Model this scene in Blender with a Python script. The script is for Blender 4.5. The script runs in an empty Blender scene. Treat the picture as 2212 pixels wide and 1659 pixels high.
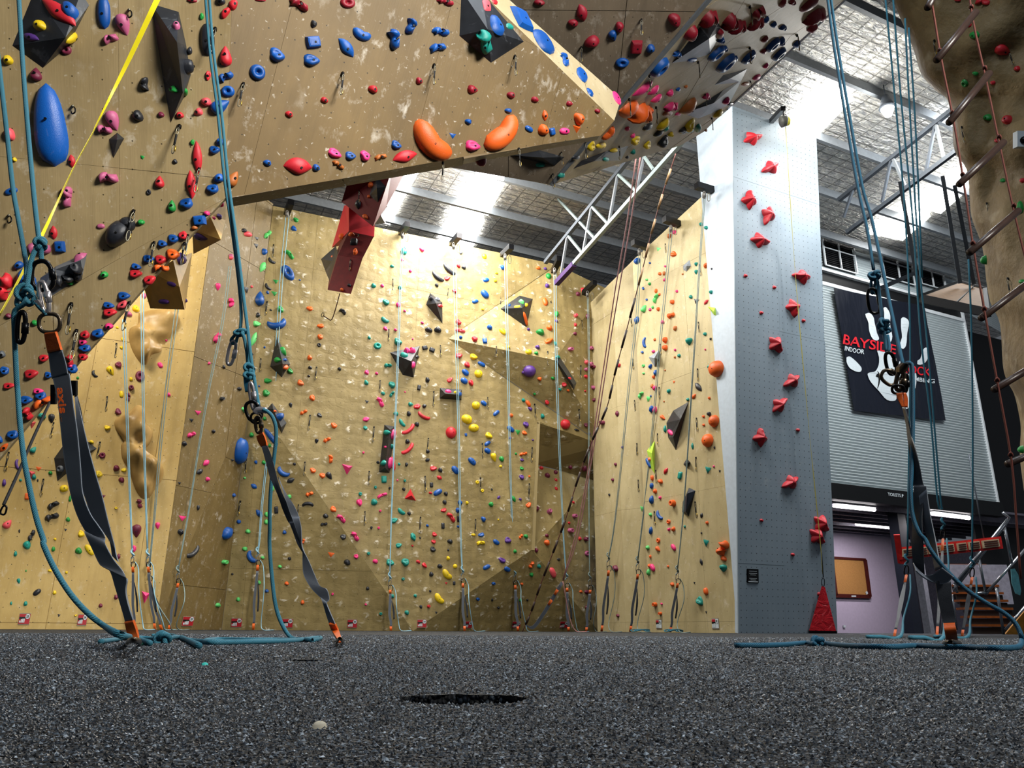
import bpy, bmesh, math, random
from mathutils import Vector, Matrix, noise
from mathutils.bvhtree import BVHTree
from mathutils.geometry import tessellate_polygon
random.seed(7)
SC = bpy.context.scene
COL = SC.collection
# ---------------------------------------------------------------- camera, world, lights, exposure
W, H, F = 2212, 1659, 1662.0
TH, RO, CH = math.radians(17.73), 0.0055, 0.032
_f = Vector((0, math.cos(TH), math.sin(TH))); _u0 = Vector((0, -math.sin(TH), math.cos(TH))); _x = Vector((1, 0, 0))
UP = math.cos(RO)*_u0 - math.sin(RO)*_x; RT = math.cos(RO)*_x + math.sin(RO)*_u0; FW = _f
CAM = Vector((0, 0, CH))
cd = bpy.data.cameras.new('camera'); cam = bpy.data.objects.new('camera', cd); COL.objects.link(cam)
cd.sensor_width = 36; cd.lens = F/W*36; cd.clip_start = 0.02; cd.clip_end = 200
cam.matrix_world = Matrix(((RT.x, UP.x, -FW.x, CAM.x), (RT.y, UP.y, -FW.y, CAM.y), (RT.z, UP.z, -FW.z, CAM.z), (0, 0, 0, 1)))
SC.camera = cam
wd = bpy.data.worlds.new('hall_air'); SC.world = wd; wd.use_nodes = True
wd.node_tree.nodes['Background'].inputs[0].default_value = (0.80, 0.88, 1.0, 1)
wd.node_tree.nodes['Background'].inputs[1].default_value = 0.11
SC.view_settings.view_transform = 'Standard'; SC.view_settings.look = 'None'
SC.view_settings.gamma = 1; SC.view_settings.use_curve_mapping = False; SC.view_settings.exposure = 0.0
try:
    SC.cycles.use_denoising = True
    SC.cycles.max_bounces = 6; SC.cycles.diffuse_bounces = 3; SC.cycles.glossy_bounces = 3
    SC.cycles.sample_clamp_indirect = 6; SC.cycles.caustics_reflective = False; SC.cycles.caustics_refractive = False
except Exception: pass
def area(name, loc, target, sx, sy, power, col=(1, 1, 1), spread=180):
    l = bpy.data.lights.new(name, 'AREA'); l.shape = 'RECTANGLE'; l.size = sx; l.size_y = sy; l.energy = power; l.color = col; l.spread = math.radians(spread)
    o = bpy.data.objects.new(name, l); COL.objects.link(o); o.location = loc
    o.rotation_euler = (Vector(target)-Vector(loc)).to_track_quat('-Z', 'Y').to_euler(); return o
area('skylight_and_fill', (2.6, 9.4, 9.4), (2.4, 15.5, 2.5), 2.2, 3.4, 330, (1.0, .98, .95))
area('skylight_and_fill', (-1.0, 15.6, 9.6), (-0.3, 16.7, 0), 2.6, 1.4, 620, (1.0, .96, .90))
area('skylight_and_fill', (5.8, -1.8, 5.6), (-2.0, 5.4, 3.2), 2.6, 2.0, 360, (1.0, .97, .90), 75)  # front fill added for the overhang and prow, narrowed against spill, no skylight here
area('skylight_and_fill', (6.4, 12.6, 9.6), (5.3, 14.3, 3.5), 1.3, 1.8, 85, (.92, .96, 1.0), 120)
area('skylight_and_fill', (-6.6, 9.6, 7.6), (-7.0, 13.4, 1.5), 1.2, 1.6, 300, (1.0, .92, .76))
area('skylight_and_fill', (10.2, 13.0, 10.2), (10.6, 18.5, 5.0), 1.5, 3.0, 900, (.92, .97, 1.0))
area('skylight_and_fill', (1.0, 2.6, 8.8), (1.0, 3.4, 0), 3.0, 3.0, 400, (.80, .90, 1.0))
# ---------------------------------------------------------------- geometry helpers
def ray(px, py):
    d = RT*((px-W/2)/F) + UP*((H/2-py)/F) + FW
    return d                                     # unit depth along the view axis
def P(px, py, zc): return CAM + ray(px, py)*zc
def proj(p):
    q = p-CAM; z = q.dot(FW); return (W/2+F*q.dot(RT)/z, H/2-F*q.dot(UP)/z)
def depth(p): return (p-CAM).dot(FW)
def on_plane(px, py, co, n):
    d = ray(px, py); t = (co-CAM).dot(n)/d.dot(n); return CAM+d*t
def at_z(px, py, z): return on_plane(px, py, Vector((0, 0, z)), Vector((0, 0, 1)))
def az(px): return (px-W/2)/1745.0
A26 = math.radians(26.0)
PD = Vector((math.cos(A26), math.sin(A26), 0)); TD = Vector((math.sin(A26), -math.cos(A26), 0)); Z = Vector((0, 0, 1))
def mesh_obj(name, verts, faces, mat=None, parent=None, smooth=False, uvs=None, me=None):
    if me is None:
        me = bpy.data.meshes.new(name); me.from_pydata([tuple(v) for v in verts], [], faces)
        if smooth:
            me.polygons.foreach_set('use_smooth', [True]*len(me.polygons))
        if uvs:
            lay = me.uv_layers.new(name='UVMap')
            for l in me.loops: lay.data[l.index].uv = uvs[l.vertex_index]
        if mat: me.materials.append(mat)
    o = bpy.data.objects.new(name, me); COL.objects.link(o)
    if parent: o.parent = parent
    return o
def empty(name, loc=(0, 0, 0)):
    o = bpy.data.objects.new(name, None); COL.objects.link(o); o.location = loc; return o
USED_LABELS = {}
def tag(o, label, cat, group=None):
    o['label'] = label; o['category'] = cat
    if group: o['group'] = group
    return o
def struct(o): o['kind'] = 'structure'; return o
def box_mesh(c, ax, ay, az_, sx, sy, sz):
    v = []
    for i in (-.5, .5):
        for j in (-.5, .5):
            for k in (-.5, .5): v.append(c+ax*(i*sx)+ay*(j*sy)+az_*(k*sz))
    f = [(0, 1, 3, 2), (4, 6, 7, 5), (0, 4, 5, 1), (2, 3, 7, 6), (0, 2, 6, 4), (1, 5, 7, 3)]
    return v, f
def box(name, c, ax, ay, az_, s, mat, parent=None):
    v, f = box_mesh(Vector(c), ax, ay, az_, *s); return mesh_obj(name, v, f, mat, parent)
def bar(name, a, b, w, h, mat, parent=None):
    d = (b-a); L = d.length; d = d/L; up = Z if abs(d.z) < .95 else PD
    s = d.cross(up).normalized(); u = s.cross(d)
    return box(name, (a+b)/2, d, s, u, (L, w, h), mat, parent)
def merged(name, parts, mat, parent=None, smooth=False):
    V, Fc = [], []
    for v, f in parts:
        o = len(V); V += list(v); Fc += [tuple(i+o for i in q) for q in f]
    return mesh_obj(name, V, Fc, mat, parent, smooth)
def catmull(pts, n):
    if n <= 1 or len(pts) < 3: return pts
    out = []; q = [pts[0]*2-pts[1]]+pts+[pts[-1]*2-pts[-2]]
    for i in range(1, len(q)-2):
        a, b, c, d = q[i-1], q[i], q[i+1], q[i+2]
        for k in range(n):
            t = k/n
            out.append(0.5*((2*b)+(c-a)*t+(2*a-5*b+4*c-d)*t*t+(3*b-a-3*c+d)*t*t*t))
    out.append(pts[-1]); return out
def tube_mesh(pts, r, sides=6, sub=1, closed=False, caps=True, r2=None):
    pts = catmull([Vector(p) for p in pts], sub)
    V, Fc, UV = [], [], []; n = len(pts); prev = None; L = 0
    for i, p in enumerate(pts):
        if closed: t = (pts[(i+1) % n]-pts[i-1])
        else: t = pts[min(i+1, n-1)]-pts[max(i-1, 0)]
        t = t.normalized() if t.length > 1e-9 else Z
        if prev is None:
            a = Z if abs(t.z) < .9 else Vector((1, 0, 0)); s = t.cross(a).normalized()
        else:
            s = prev - t*prev.dot(t); s = s.normalized() if s.length > 1e-6 else t.orthogonal().normalized()
        prev = s; b = t.cross(s)
        rr = r if r2 is None else r+(r2-r)*i/max(n-1, 1)
        if i: L += (p-pts[i-1]).length
        for k in range(sides):
            a = 2*math.pi*k/sides; V.append(p+s*(rr*math.cos(a))+b*(rr*math.sin(a))); UV.append((k/sides, L))
    for i in range(n if closed else n-1):
        j = (i+1) % n
        for k in range(sides):
            m = (k+1) % sides; Fc.append((i*sides+k, i*sides+m, j*sides+m, j*sides+k))
    if caps and not closed:
        Fc.append(tuple(range(sides))[::-1]); Fc.append(tuple((n-1)*sides+k for k in range(sides)))
    return V, Fc, UV
def tube(name, pts, r, mat, parent=None, sides=6, sub=1, closed=False, r2=None):
    V, Fc, UV = tube_mesh(pts, r, sides, sub, closed, True, r2)
    return mesh_obj(name, V, Fc, mat, parent, True, UV)
def ribbon(name, left, right, mat, parent=None, thick=.0022, sub=5):
    l = catmull(left, sub); r = catmull(right, sub); V, Fc, UV = [], [], []; L = 0
    n = min(len(l), len(r)); prev = None
    for i in range(n):
        a, b = l[i], r[i]
        t = ((l[min(i+1, n-1)]+r[min(i+1, n-1)])-(l[max(i-1, 0)]+r[max(i-1, 0)]))
        nn = (b-a).cross(t); nn = nn.normalized()*(thick/2) if nn.length > 1e-9 else (prev or Vector((0, thick/2, 0)))
        if prev and nn.dot(prev) < 0: nn = -nn
        prev = nn
        if i: L += ((l[i]+r[i])/2-(l[i-1]+r[i-1])/2).length
        V += [a+nn, b+nn, b-nn, a-nn, a+nn, a-nn, b+nn, b-nn]; UV += [(0, L), (1, L), (1, L), (0, L), (0, L), (0, L), (1, L), (1, L)]
    for i in range(n-1):
        o = i*8; q = o+8
        Fc += [(o, o+1, q+1, q), (o+2, o+3, q+3, q+2), (o+5, o+4, q+4, q+5), (o+6, o+7, q+7, q+6)]
    Fc += [(0, 3, 2, 1), tuple((n-1)*8+k for k in range(4))]
    return mesh_obj(name, V, Fc, mat, parent, True, UV)
# ---------------------------------------------------------------- materials
def lin(h):
    h = h.lstrip('#'); c = [int(h[i:i+2], 16)/255 for i in (0, 2, 4)]
    return tuple((x/12.92 if x <= .04045 else ((x+.055)/1.055)**2.4) for x in c)+(1,)
class NT:
    def __init__(s, name):
        s.m = bpy.data.materials.new(name); s.m.use_nodes = True; s.t = s.m.node_tree
        s.b = s.t.nodes['Principled BSDF']
    def n(s, typ, **kw):
        k = s.t.nodes.new('ShaderNode'+typ)
        for a, v in kw.items(): setattr(k, a, v)
        return k
    def l(s, a, b): s.t.links.new(a, b)
    def val(s, node, **kw):
        for a, v in kw.items(): node.inputs[a].default_value = v
    def coord(s, out='Object', scale=(1, 1, 1)):
        tc = s.n('TexCoord'); mp = s.n('Mapping'); s.l(tc.outputs[out], mp.inputs[0]); mp.inputs['Scale'].default_value = scale
        return mp.outputs[0]
    def noise(s, vec, scale, detail=3, rough=.5, dist=0):
        k = s.n('TexNoise'); s.l(vec, k.inputs['Vector']); s.val(k, Scale=scale, Detail=detail, Roughness=rough, Distortion=dist); return k.outputs[0]
    def ramp(s, fac, stops):
        k = s.n('ValToRGB'); s.l(fac, k.inputs[0]); e = k.color_ramp.elements
        while len(e) < len(stops): e.new(.5)
        for i, (p, c) in enumerate(stops):
            e[i].position = p; e[i].color = c if len(c) == 4 else tuple(c)+(1,)
        return k.outputs[0]
    def rng(s, v, a, b, c=0., d=1.):
        k = s.n('MapRange'); s.l(v, k.inputs[0])
        for i, x in enumerate((a, b, c, d)): k.inputs[i+1].default_value = x
        return k.outputs[0]
    def math(s, op, a, b=None, c=None):
        k = s.n('Math', operation=op)
        for i, x in enumerate((a, b, c)):
            if x is None: continue
            if hasattr(x, 'is_output'): s.l(x, k.inputs[i])
            else: k.inputs[i].default_value = x
        return k.outputs[0]
    def mix(s, fac, a, b, mode='MIX'):
        k = s.n('MixRGB', blend_type=mode)
        for i, x in enumerate((fac, a, b)):
            if hasattr(x, 'is_output'): s.l(x, k.inputs[i])
            else: k.inputs[i].default_value = x
        return k.outputs[0]
    def bump(s, h, strength=.3, dist=.01):
        k = s.n('Bump'); s.l(h, k.inputs['Height']); s.val(k, Strength=strength, Distance=dist); s.l(k.outputs[0], s.b.inputs['Normal'])
    def col(s, x):
        if hasattr(x, 'is_output'): s.l(x, s.b.inputs['Base Color'])
        else: s.b.inputs['Base Color'].default_value = x
    def pr(s, rough=.5, metal=0, spec=.5):
        s.b.inputs['Roughness'].default_value = rough; s.b.inputs['Metallic'].default_value = metal
        s.b.inputs['Specular IOR Level'].default_value = spec; return s.m
G1 = (1, 1, 1, 1); G0 = (0, 0, 0, 1)
def simple(name, hexc, rough=.5, metal=0, spec=.4, var=.18, scale=14, bump=.15):
    t = NT(name); c = lin(hexc) if isinstance(hexc, str) else hexc
    v = t.coord('Object'); nz = t.noise(v, scale, 4)
    lo = tuple(x*(1-var) for x in c[:3])+(1,); hi = tuple(min(1, x*(1+var)) for x in c[:3])+(1,)
    t.col(t.ramp(nz, [(.3, lo), (.7, hi)]))
    if bump: t.bump(t.noise(v, scale*8, 2), bump, .004)
    return t.pr(rough, metal, spec)
def emit(name, col, s):
    t = NT(name); t.col(G0); t.b.inputs['Emission Color'].default_value = col; t.b.inputs['Emission Strength'].default_value = s; return t.m
def wall_mat(name, dark, light, chalk=.5, tnut=.2, tdot=.035, bumps=0., rough=.55, streak=.35):
    t = NT(name); uv = t.coord('UV'); ob = t.coord('Object')
    big = t.noise(uv, 1.1, 5, .6); c = t.ramp(big, [(.28, lin(dark)), (.72, lin(light))])
    uvs = t.coord('UV', (5, .7, 1)); st = t.noise(uvs, 1.6, 4, .6)
    c = t.mix(t.rng(st, .5, .78, 0, streak), c, tuple(x*.55 for x in lin(dark)[:3])+(1,))
    gr = t.noise(t.coord('UV', (40, 3, 1)), 2.0, 3); c = t.mix(t.rng(gr, .35, .75, 0, .16), c, lin(dark))
    # chalk smears around the bolt grid
    hgt = gr
    if bumps:
        vo = t.n('TexVoronoi', feature='F1'); t.l(uv, vo.inputs['Vector']); t.val(vo, Scale=4.2, Randomness=.5)
        ring = t.rng(vo.outputs['Distance'], .05, .62, 1, 0)
        vz = t.noise(t.coord('UV', (.8, 1.25, 1)), 10, 3, .55, .8)
        hgt = t.math('ADD', ring, t.math('MULTIPLY', vz, .55))
        cm = t.math('MULTIPLY', t.rng(vz, .52, .62), t.rng(vo.outputs['Distance'], .14, .40, 1, 0))
        cm = t.math('MULTIPLY', cm, t.rng(t.noise(uv, .8, 3), .32, .62, .25, 1))
        c = t.mix(t.math('MULTIPLY', cm, chalk), c, lin('#f4ecda'))
    else:
        ch = t.noise(t.coord('UV', (1.3, .9, 1)), 5.5, 6, .68, .25); ch2 = t.noise(uv, .9, 2)
        cm = t.math('MULTIPLY', t.rng(ch, .56, .74), t.rng(ch2, .40, .60))
        c = t.mix(t.math('MULTIPLY', cm, chalk), c, lin('#e9e2d4'))
        sp = t.noise(uv, 26, 2, .5, .6); c = t.mix(t.math('MULTIPLY', t.rng(sp, .66, .76), chalk*.7), c, lin('#e9e2d4'))
    if tnut:
        m = t.n('VectorMath', operation='SCALE'); t.l(uv, m.inputs[0]); m.inputs['Scale'].default_value = 1/tnut
        fr = t.n('VectorMath', operation='FRACTION'); t.l(m.outputs[0], fr.inputs[0])
        ds = t.n('VectorMath', operation='DISTANCE'); t.l(fr.outputs[0], ds.inputs[0]); ds.inputs[1].default_value = (.5, .5, 0)
        dot = t.rng(ds.outputs['Value'], tdot, tdot*1.5, 1, 0)
        c = t.mix(t.math('MULTIPLY', dot, .85), c, lin('#191408'))
    t.col(c); t.bump(hgt, .35 if bumps else .12, .035 if bumps else .01)
    return t.pr(rough, 0, .35)
# ---------------------------------------------------------------- materials used by the setting
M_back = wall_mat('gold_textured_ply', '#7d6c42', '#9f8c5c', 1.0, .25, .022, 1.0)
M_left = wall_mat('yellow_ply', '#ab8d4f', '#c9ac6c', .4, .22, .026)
M_shade = wall_mat('shade_darkened_ply', '#675530', '#7f6a40', .5, .25, .022)  # darker ply tone carries the corner wall's shade
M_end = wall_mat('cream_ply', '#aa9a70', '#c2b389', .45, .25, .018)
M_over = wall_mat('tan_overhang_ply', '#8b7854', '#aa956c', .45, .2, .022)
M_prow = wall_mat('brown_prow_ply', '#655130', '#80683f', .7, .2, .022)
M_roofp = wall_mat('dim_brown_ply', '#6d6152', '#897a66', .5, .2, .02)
M_wedge = wall_mat('tan_wedge_ply', '#a8946e', '#c9b792', .5, .2, .02)
M_grey = wall_mat('grey_speed_panel', '#7c8b95', '#89969f',   .12, .125, .06, 0, .45, .08)
M_greyside = simple('pale_blue_grey_paint', '#b9c6d2', .5, var=.05)
M_dark = simple('dark_timber_backing', '#2a2013', .8)
M_steel = simple('grey_galvanised_steel', '#767b80', .5, .2, var=.08)
M_steeld = simple('dark_steel', '#4a5058', .5, .3, var=.1)
M_black = simple('black_paint', '#0c0d10', .6)
M_white = simple('white_paint', '#dfe3e6', .5, var=.04)
FACETS = []                                     # (points, wall id)
def facet_frame(pts):
    n = Vector((0, 0, 0))
    for i in range(len(pts)):
        a, b = pts[i], pts[(i+1) % len(pts)]
        n += (a-pts[0]).cross(b-pts[0])
    n.normalize()
    c = sum(pts, Vector())/len(pts)
    if n.dot(c-CAM) > 0: n = -n
    up = Z-n*n.z
    if up.length < .25: up = TD*-1-n*n.dot(TD*-1)
    up.normalize(); return c, up.cross(n), up, n
def split_cells(poly, du, dv, ou, ov):
    bm = bmesh.new(); bm.faces.new([bm.verts.new((x, y, 0)) for x, y in poly])
    xs = [p[0] for p in poly]; ys = [p[1] for p in poly]
    def cuts(lo, hi, d, o):
        k = math.ceil((lo-o)/d+1e-6); out = []
        while o+k*d < hi-1e-4: out.append(o+k*d); k += 1
        return out
    for x in cuts(min(xs), max(xs), du, ou):
        bmesh.ops.bisect_plane(bm, geom=bm.verts[:]+bm.edges[:]+bm.faces[:], plane_co=(x, 0, 0), plane_no=(1, 0, 0))
    for y in cuts(min(ys), max(ys), dv, ov):
        bmesh.ops.bisect_plane(bm, geom=bm.verts[:]+bm.edges[:]+bm.faces[:], plane_co=(0, y, 0), plane_no=(0, 1, 0))
    out = [[(v.co.x, v.co.y) for v in f.verts] for f in bm.faces]; bm.free(); return out
def panel_wall(name, facets, mat, wid, du=1.22, dv=2.44, gap=.003, thick=.016, back=None, off=(0, 0), edge_pull=0.004):
    bv, bf = [], []
    frames = []
    for pts in facets:
        c, u, v, n = facet_frame(pts); frames.append((c, u, v, n)); FACETS.append((pts, wid))
        o = len(bv); bv += [p-n*thick for p in pts]+[p-n*(thick+.06) for p in pts]; k = len(pts)
        t = tessellate_polygon([[((p-c).dot(u), (p-c).dot(v), 0) for p in pts]])
        bf += [tuple(o+i for i in q) for q in t]+[tuple(o+k+i for i in q) for q in t]
        bf += [(o+i, o+(i+1) % k, o+k+(i+1) % k, o+k+i) for i in range(k)]
    root = struct(mesh_obj(name, bv, bf, back or mat))
    for pts, (c, u, v, n) in zip(facets, frames):
        base = Vector((0, 0, 0)); cu, cv = c.dot(u), c.dot(v)
        poly = [((p-c).dot(u), (p-c).dot(v)) for p in pts]
        for cell in split_cells(poly, du, dv, off[0]-cu, off[1]-cv):
            xs = [q[0] for q in cell]; ys = [q[1] for q in cell]; mx = sum(xs)/len(xs); my = sum(ys)/len(ys)
            w, h = max(xs)-min(xs), max(ys)-min(ys)
            if w < .02 or h < .02: continue
            sx, sy = max(.5, 1-2*gap/w), max(.5, 1-2*gap/h)
            q = [(mx+(x-mx)*sx, my+(y-my)*sy) for x, y in cell]; k = len(q)
            lift = (hash((round(mx, 2), round(my, 2))) % 7-3)*.0006
            V = [c+u*x+v*y+n*lift for x, y in q]+[c+u*x+v*y-n*thick for x, y in q]
            UV = [(x+cu, y+cv) for x, y in q]*2
            t = tessellate_polygon([[(x, y, 0) for x, y in q]])
            Fc = [tuple(i) for i in t]+[(i, i+k, (i+1) % k+k, (i+1) % k) for i in range(k)]
            me = bpy.data.meshes.new('panel'); me.from_pydata([tuple(x) for x in V], [], Fc)
            bm = bmesh.new(); bm.from_mesh(me); bmesh.ops.recalc_face_normals(bm, faces=bm.faces)
            f0 = max(bm.faces, key=lambda f: f.calc_area())
            if f0.normal.dot(n) < 0: bmesh.ops.reverse_faces(bm, faces=bm.faces)
            bm.to_mesh(me); bm.free()
            lay = me.uv_layers.new(name='UVMap')
            for l in me.loops: lay.data[l.index].uv = UV[l.vertex_index]
            me.materials.append(mat); mesh_obj('panel', None, None, None, root, me=me)
    return root
# ---- back wall C
CL = Vector((az(482)*15.0, 15.0, 0)); CR = Vector((az(1290)*18.6, 18.6, 0))
CN = TD
def onC(px, py, off=0.): return on_plane(px, py, CL+CN*off, CN)
def baseC(px, off=0.):
    q = onC(px, 1362, off); return Vector((q.x, q.y, 0))
cTL, cTR = onC(590, 445), onC(1307, 622); cT1 = onC(1203, 572); ctop = (cTL.z+cTR.z)/2
c0 = onC(541, 853); c1 = baseC(892); c3 = baseC(1100, -.7); c4 = baseC(1294, -.8); c5 = onC(1148, 1188); c6 = onC(1160, 910)
c7 = onC(1307, 963, .05); c8 = onC(1288, 1036, -.8); c9 = onC(1153, 1003, -.8); c10 = onC(967, 731); V1 = onC(1198, 778, .6)
BC0 = Vector((az(482)*15.9, 15.9, 0))
panel_wall('wall_back', [[cTL, c0, c1, c5, c6, c7, c10, cT1], [c0, BC0, c1], [c10, cT1, V1], [cT1, cTR, V1], [cTR, c7, V1],
    [c10, V1, c7], [c1, c3, c5], [c3, c4, c5], [c9, c8, c5], [c8, c4, c5], [c6, c9, c8, c7], [c6, c5, c9]],
    M_back, 'C', 2.44, 2.44, .0014, off=(.35, .28))
# ---- side walls A and B
AB0 = Vector((az(340)*13.6, 13.6, 0))
def onA(px, py): return on_plane(px, py, AB0, TD)
a_l = AB0-PD*3.4; Ht = 9.0
panel_wall('wall_left', [[a_l, AB0, AB0+Z*Ht, a_l+Z*Ht]], M_left, 'A', 1.22, 2.44, .004, off=(.2, .1))
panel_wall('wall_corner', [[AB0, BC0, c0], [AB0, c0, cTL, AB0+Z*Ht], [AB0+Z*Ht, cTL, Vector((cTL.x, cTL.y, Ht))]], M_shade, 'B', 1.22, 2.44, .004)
# ---- end wall D (two planes with a step)
def onD(px, py, off=0.): return on_plane(px, py, CR-PD*off, -PD)
def baseD(px, off=0.):
    q = onD(px, 1366, off); return Vector((q.x, q.y, 0))
def dquad(pl, pr, off, ptl, ptr):
    b0, b1 = baseD(pl, off), baseD(pr, off); t0, t1 = onD(*ptl, off), onD(*ptr, off)
    return [b0, b1, Vector((b1.x, b1.y, t1.z)), Vector((b0.x, b0.y, t0.z))]
D1 = dquad(1291, 1352, 0, (1309, 632), (1369, 574)); D1b = dquad(1352, 1415, -.30, (1369, 574), (1430, 515)); D1b[0], D1b[3] = D1[1], D1[2]; D2 = dquad(1404, 1600, .22, (1424, 522), (1533, 410)); D2b = dquad(1404, 1597, 0, (1424, 522), (1529, 414)); D2 = [D2[0], D2b[1], D2b[2], D2[3]]
panel_wall('wall_right', [D1, D1b, D2], M_end, 'D', 1.22, 2.44, .0015, off=(.1, .2))
# ---- grey speed tower
S0 = Vector((az(1598)*14.2, 14.2, 0)); S1 = S0+PD*2.42
STL, STR = at_z(1583, 228, 10.2), at_z(1763, 297, 10.2)
panel_wall('wall_tower', [[S0, S1, STR, STL]], M_grey, 'S', 1.22, 1.5, .0006, back=M_greyside, thick=.03)
side = [S0-TD*.02, S0-TD*.03, STL-TD*1.15, STL-TD*.02]
struct(merged('wall_tower_side', [([p-PD*.0 for p in side]+[p+PD*.12 for p in side], [(0, 1, 2, 3), (7, 6, 5, 4), (0, 3, 7, 4), (1, 5, 6, 2), (3, 2, 6, 7), (0, 4, 5, 1)]),
    ([S1-TD*.05, S1-TD*1.2, STR-TD*1.2, STR-TD*.05, S1-TD*.05-PD*.1, S1-TD*1.2-PD*.1, STR-TD*1.2-PD*.1, STR-TD*.05-PD*.1], [(0, 1, 2, 3), (7, 6, 5, 4), (0, 3, 7, 4), (3, 2, 6, 7)])], M_greyside))
FACETS.append((side, 'S'))
# ---- overhang F, prow G, its strip, dark roof H, wedge I
def pl3(a, b, c):
    p, q, r = P(*a), P(*b), P(*c); n = (q-p).cross(r-p).normalized(); return p, n
def poly_on(pl, pix): return [on_plane(x, y, *pl) for x, y in pix]
plF = pl3((501, 0, 5.5), (487, 430, 5.75), (0, 300, 5.45))
F1 = poly_on(plF, [(-90, -70), (503, -70), (487, 428), (106, 645), (-90, 752)])
zF = depth(F1[3]); p106 = F1[3]
plF2 = (p106, (P(487, 430, depth(F1[2]))-p106).cross(P(170, 782, zF+.12)-p106).normalized())
F2 = [F1[2], F1[3], on_plane(-90, 752, *plF2)]+poly_on(plF2, [(-90, 1095), (38, 945), (170, 782), (304, 630), (440, 478)])
panel_wall('wall_overhang', [F1], M_over, 'F', 1.22, 2.44, .0009, off=(.45, .3))
panel_wall('wall_overhang_lip', [F2], M_over, 'L', 1.22, 2.44, .003)
plG = pl3((487, 430, 5.75), (501, 0, 5.5), (1327, 261, 7.5))
G = poly_on(plG, [(487, 428), (740, 386), (1000, 339), (1298, 293), (1327, 261), (985, -70), (503, -70)])
gz = depth(G[4])
p_g2 = [on_plane(985, -70, *plG), G[4]]
plG2 = (G[4], (p_g2[0]-G[4]).cross(P(1342, 214, gz+.4)-G[4]).normalized())
G2 = [p_g2[0], G[4]]+poly_on(plG2, [(1342, 214), (1023, -70)])
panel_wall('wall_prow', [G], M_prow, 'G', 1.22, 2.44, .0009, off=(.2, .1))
panel_wall('wall_prow_side', [G2], M_wedge, 'G', 1.22, 2.44, .003)
# under lip of the prow
def back(p, d): return p+(p-CAM).normalized()*d
lip = [G[0], G[1], G[2], G[3], P(1289, 300, depth(G[3])+.5), P(1000, 358, depth(G[2])+.4), P(746, 402, depth(G[1])+.35), P(492, 449, depth(G[0])+.3)]
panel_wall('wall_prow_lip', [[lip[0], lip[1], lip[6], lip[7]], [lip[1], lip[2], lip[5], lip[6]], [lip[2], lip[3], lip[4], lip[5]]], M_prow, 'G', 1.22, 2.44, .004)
plH = pl3((1100, 0, 8.0), (1530, 0, 8.0), (1190, 400, 9.4))
Hh = poly_on(plH, [(1010, -70), (1590, -70), (1190, 400), (966, 361), (900, 300)])
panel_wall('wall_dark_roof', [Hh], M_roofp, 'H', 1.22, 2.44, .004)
hz0, hz1 = Hh[1], Hh[2]
plI = (hz0, (hz1-hz0).cross(P(1828, 0, 12.0)-hz0).normalized())
Ii = [hz0, hz1]+poly_on(plI, [(1400, 335), (1468, 315), (1520, 285), (1580, 226), (1900, -70)])
panel_wall('wall_wedge', [Ii], M_wedge, 'I', 1.22, 2.44, .004)
tube_edge = struct(bar('trim_1', hz0, hz1, .05, .03, M_steel)); e2 = struct(bar('trim_2', Ii[-1], Ii[-2], .04, .03, M_white))
# ---- floor with two torn holes
def hole_ring(px, py, w, d, seed):
    r = random.Random(seed); c = at_z(px, py, 0); out = []
    dirx = Vector((1, 0, 0)); diry = Vector((c.x, c.y, 0)).normalized(); dirx = Vector((diry.y, -diry.x, 0))
    for k in range(26):
        a = 2*math.pi*k/26; q = 1+r.uniform(-.10, .10)
        out.append(c+dirx*(w/2*math.cos(a)*q)+diry*(d/2*math.sin(a)*q))
    return out
h1 = hole_ring(1002, 1510, .064, .058, 3); h2 = hole_ring(655, 1427, .042, .05, 5)
rub = NT('black_rubber_crumb'); ob = rub.coord('Object')
vo = rub.n('TexVoronoi', feature='F1'); rub.l(ob, vo.inputs['Vector']); rub.val(vo, Scale=430, Randomness=1)
sep = rub.n('SeparateColor'); rub.l(vo.outputs['Color'], sep.inputs[0])
cc = rub.ramp(sep.outputs[0], [(0, lin('#06080b')), (.4, lin('#0f1319')), (.78, lin('#252c36')), (.93, lin('#4c5866')), (1, lin('#8f9dab'))])
cc = rub.mix(rub.rng(vo.outputs['Distance'], .45, .75, 0, .85), cc, lin('#040506'))
cc = rub.mix(rub.rng(rub.noise(ob, 3, 3), .3, .7, .0, .3), cc, lin('#0a0c10'))
rub.col(cc)
hb = rub.math('ADD', rub.math('MULTIPLY', vo.outputs['Distance'], -1.3), rub.math('MULTIPLY', sep.outputs[1], .9))
rub.bump(hb, .9, .0022)
M_floor = rub.pr(.62, 0, .3)
bm = bmesh.new()
outer = [Vector((x, y, 0)) for x, y in ((-16, -6), (16, -6), (16, 30), (-16, 30))]
ov = [bm.verts.new(p) for p in outer]; ed = [bm.edges.new((ov[i], ov[(i+1) % 4])) for i in range(4)]
for ringp in (h1, h2):
    vs = [bm.verts.new(p) for p in ringp]; k = len(vs); ed += [bm.edges.new((vs[i], vs[(i+1) % k])) for i in range(k)]
    lo = [bm.verts.new(Vector((p.x*.985+sum(q.x for q in ringp)/k*.015, p.y, -.013))) for p in ringp]
    for i in range(k): bm.faces.new((vs[i], lo[i], lo[(i+1) % k], vs[(i+1) % k]))
    bm.faces.new(lo)
bmesh.ops.triangle_fill(bm, use_beauty=True, use_dissolve=False, edges=ed)
for f in list(bm.faces):
    c = f.calc_center_median()
    if abs(c.z) < 1e-6:
        for ringp in (h1, h2):
            cc_ = sum(ringp, Vector())/len(ringp)
            if (c-cc_).length < .02: bm.faces.remove(f); break
bmesh.ops.recalc_face_normals(bm, faces=bm.faces)
fm = bpy.data.meshes.new('floor'); bm.to_mesh(fm); bm.free()
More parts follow.
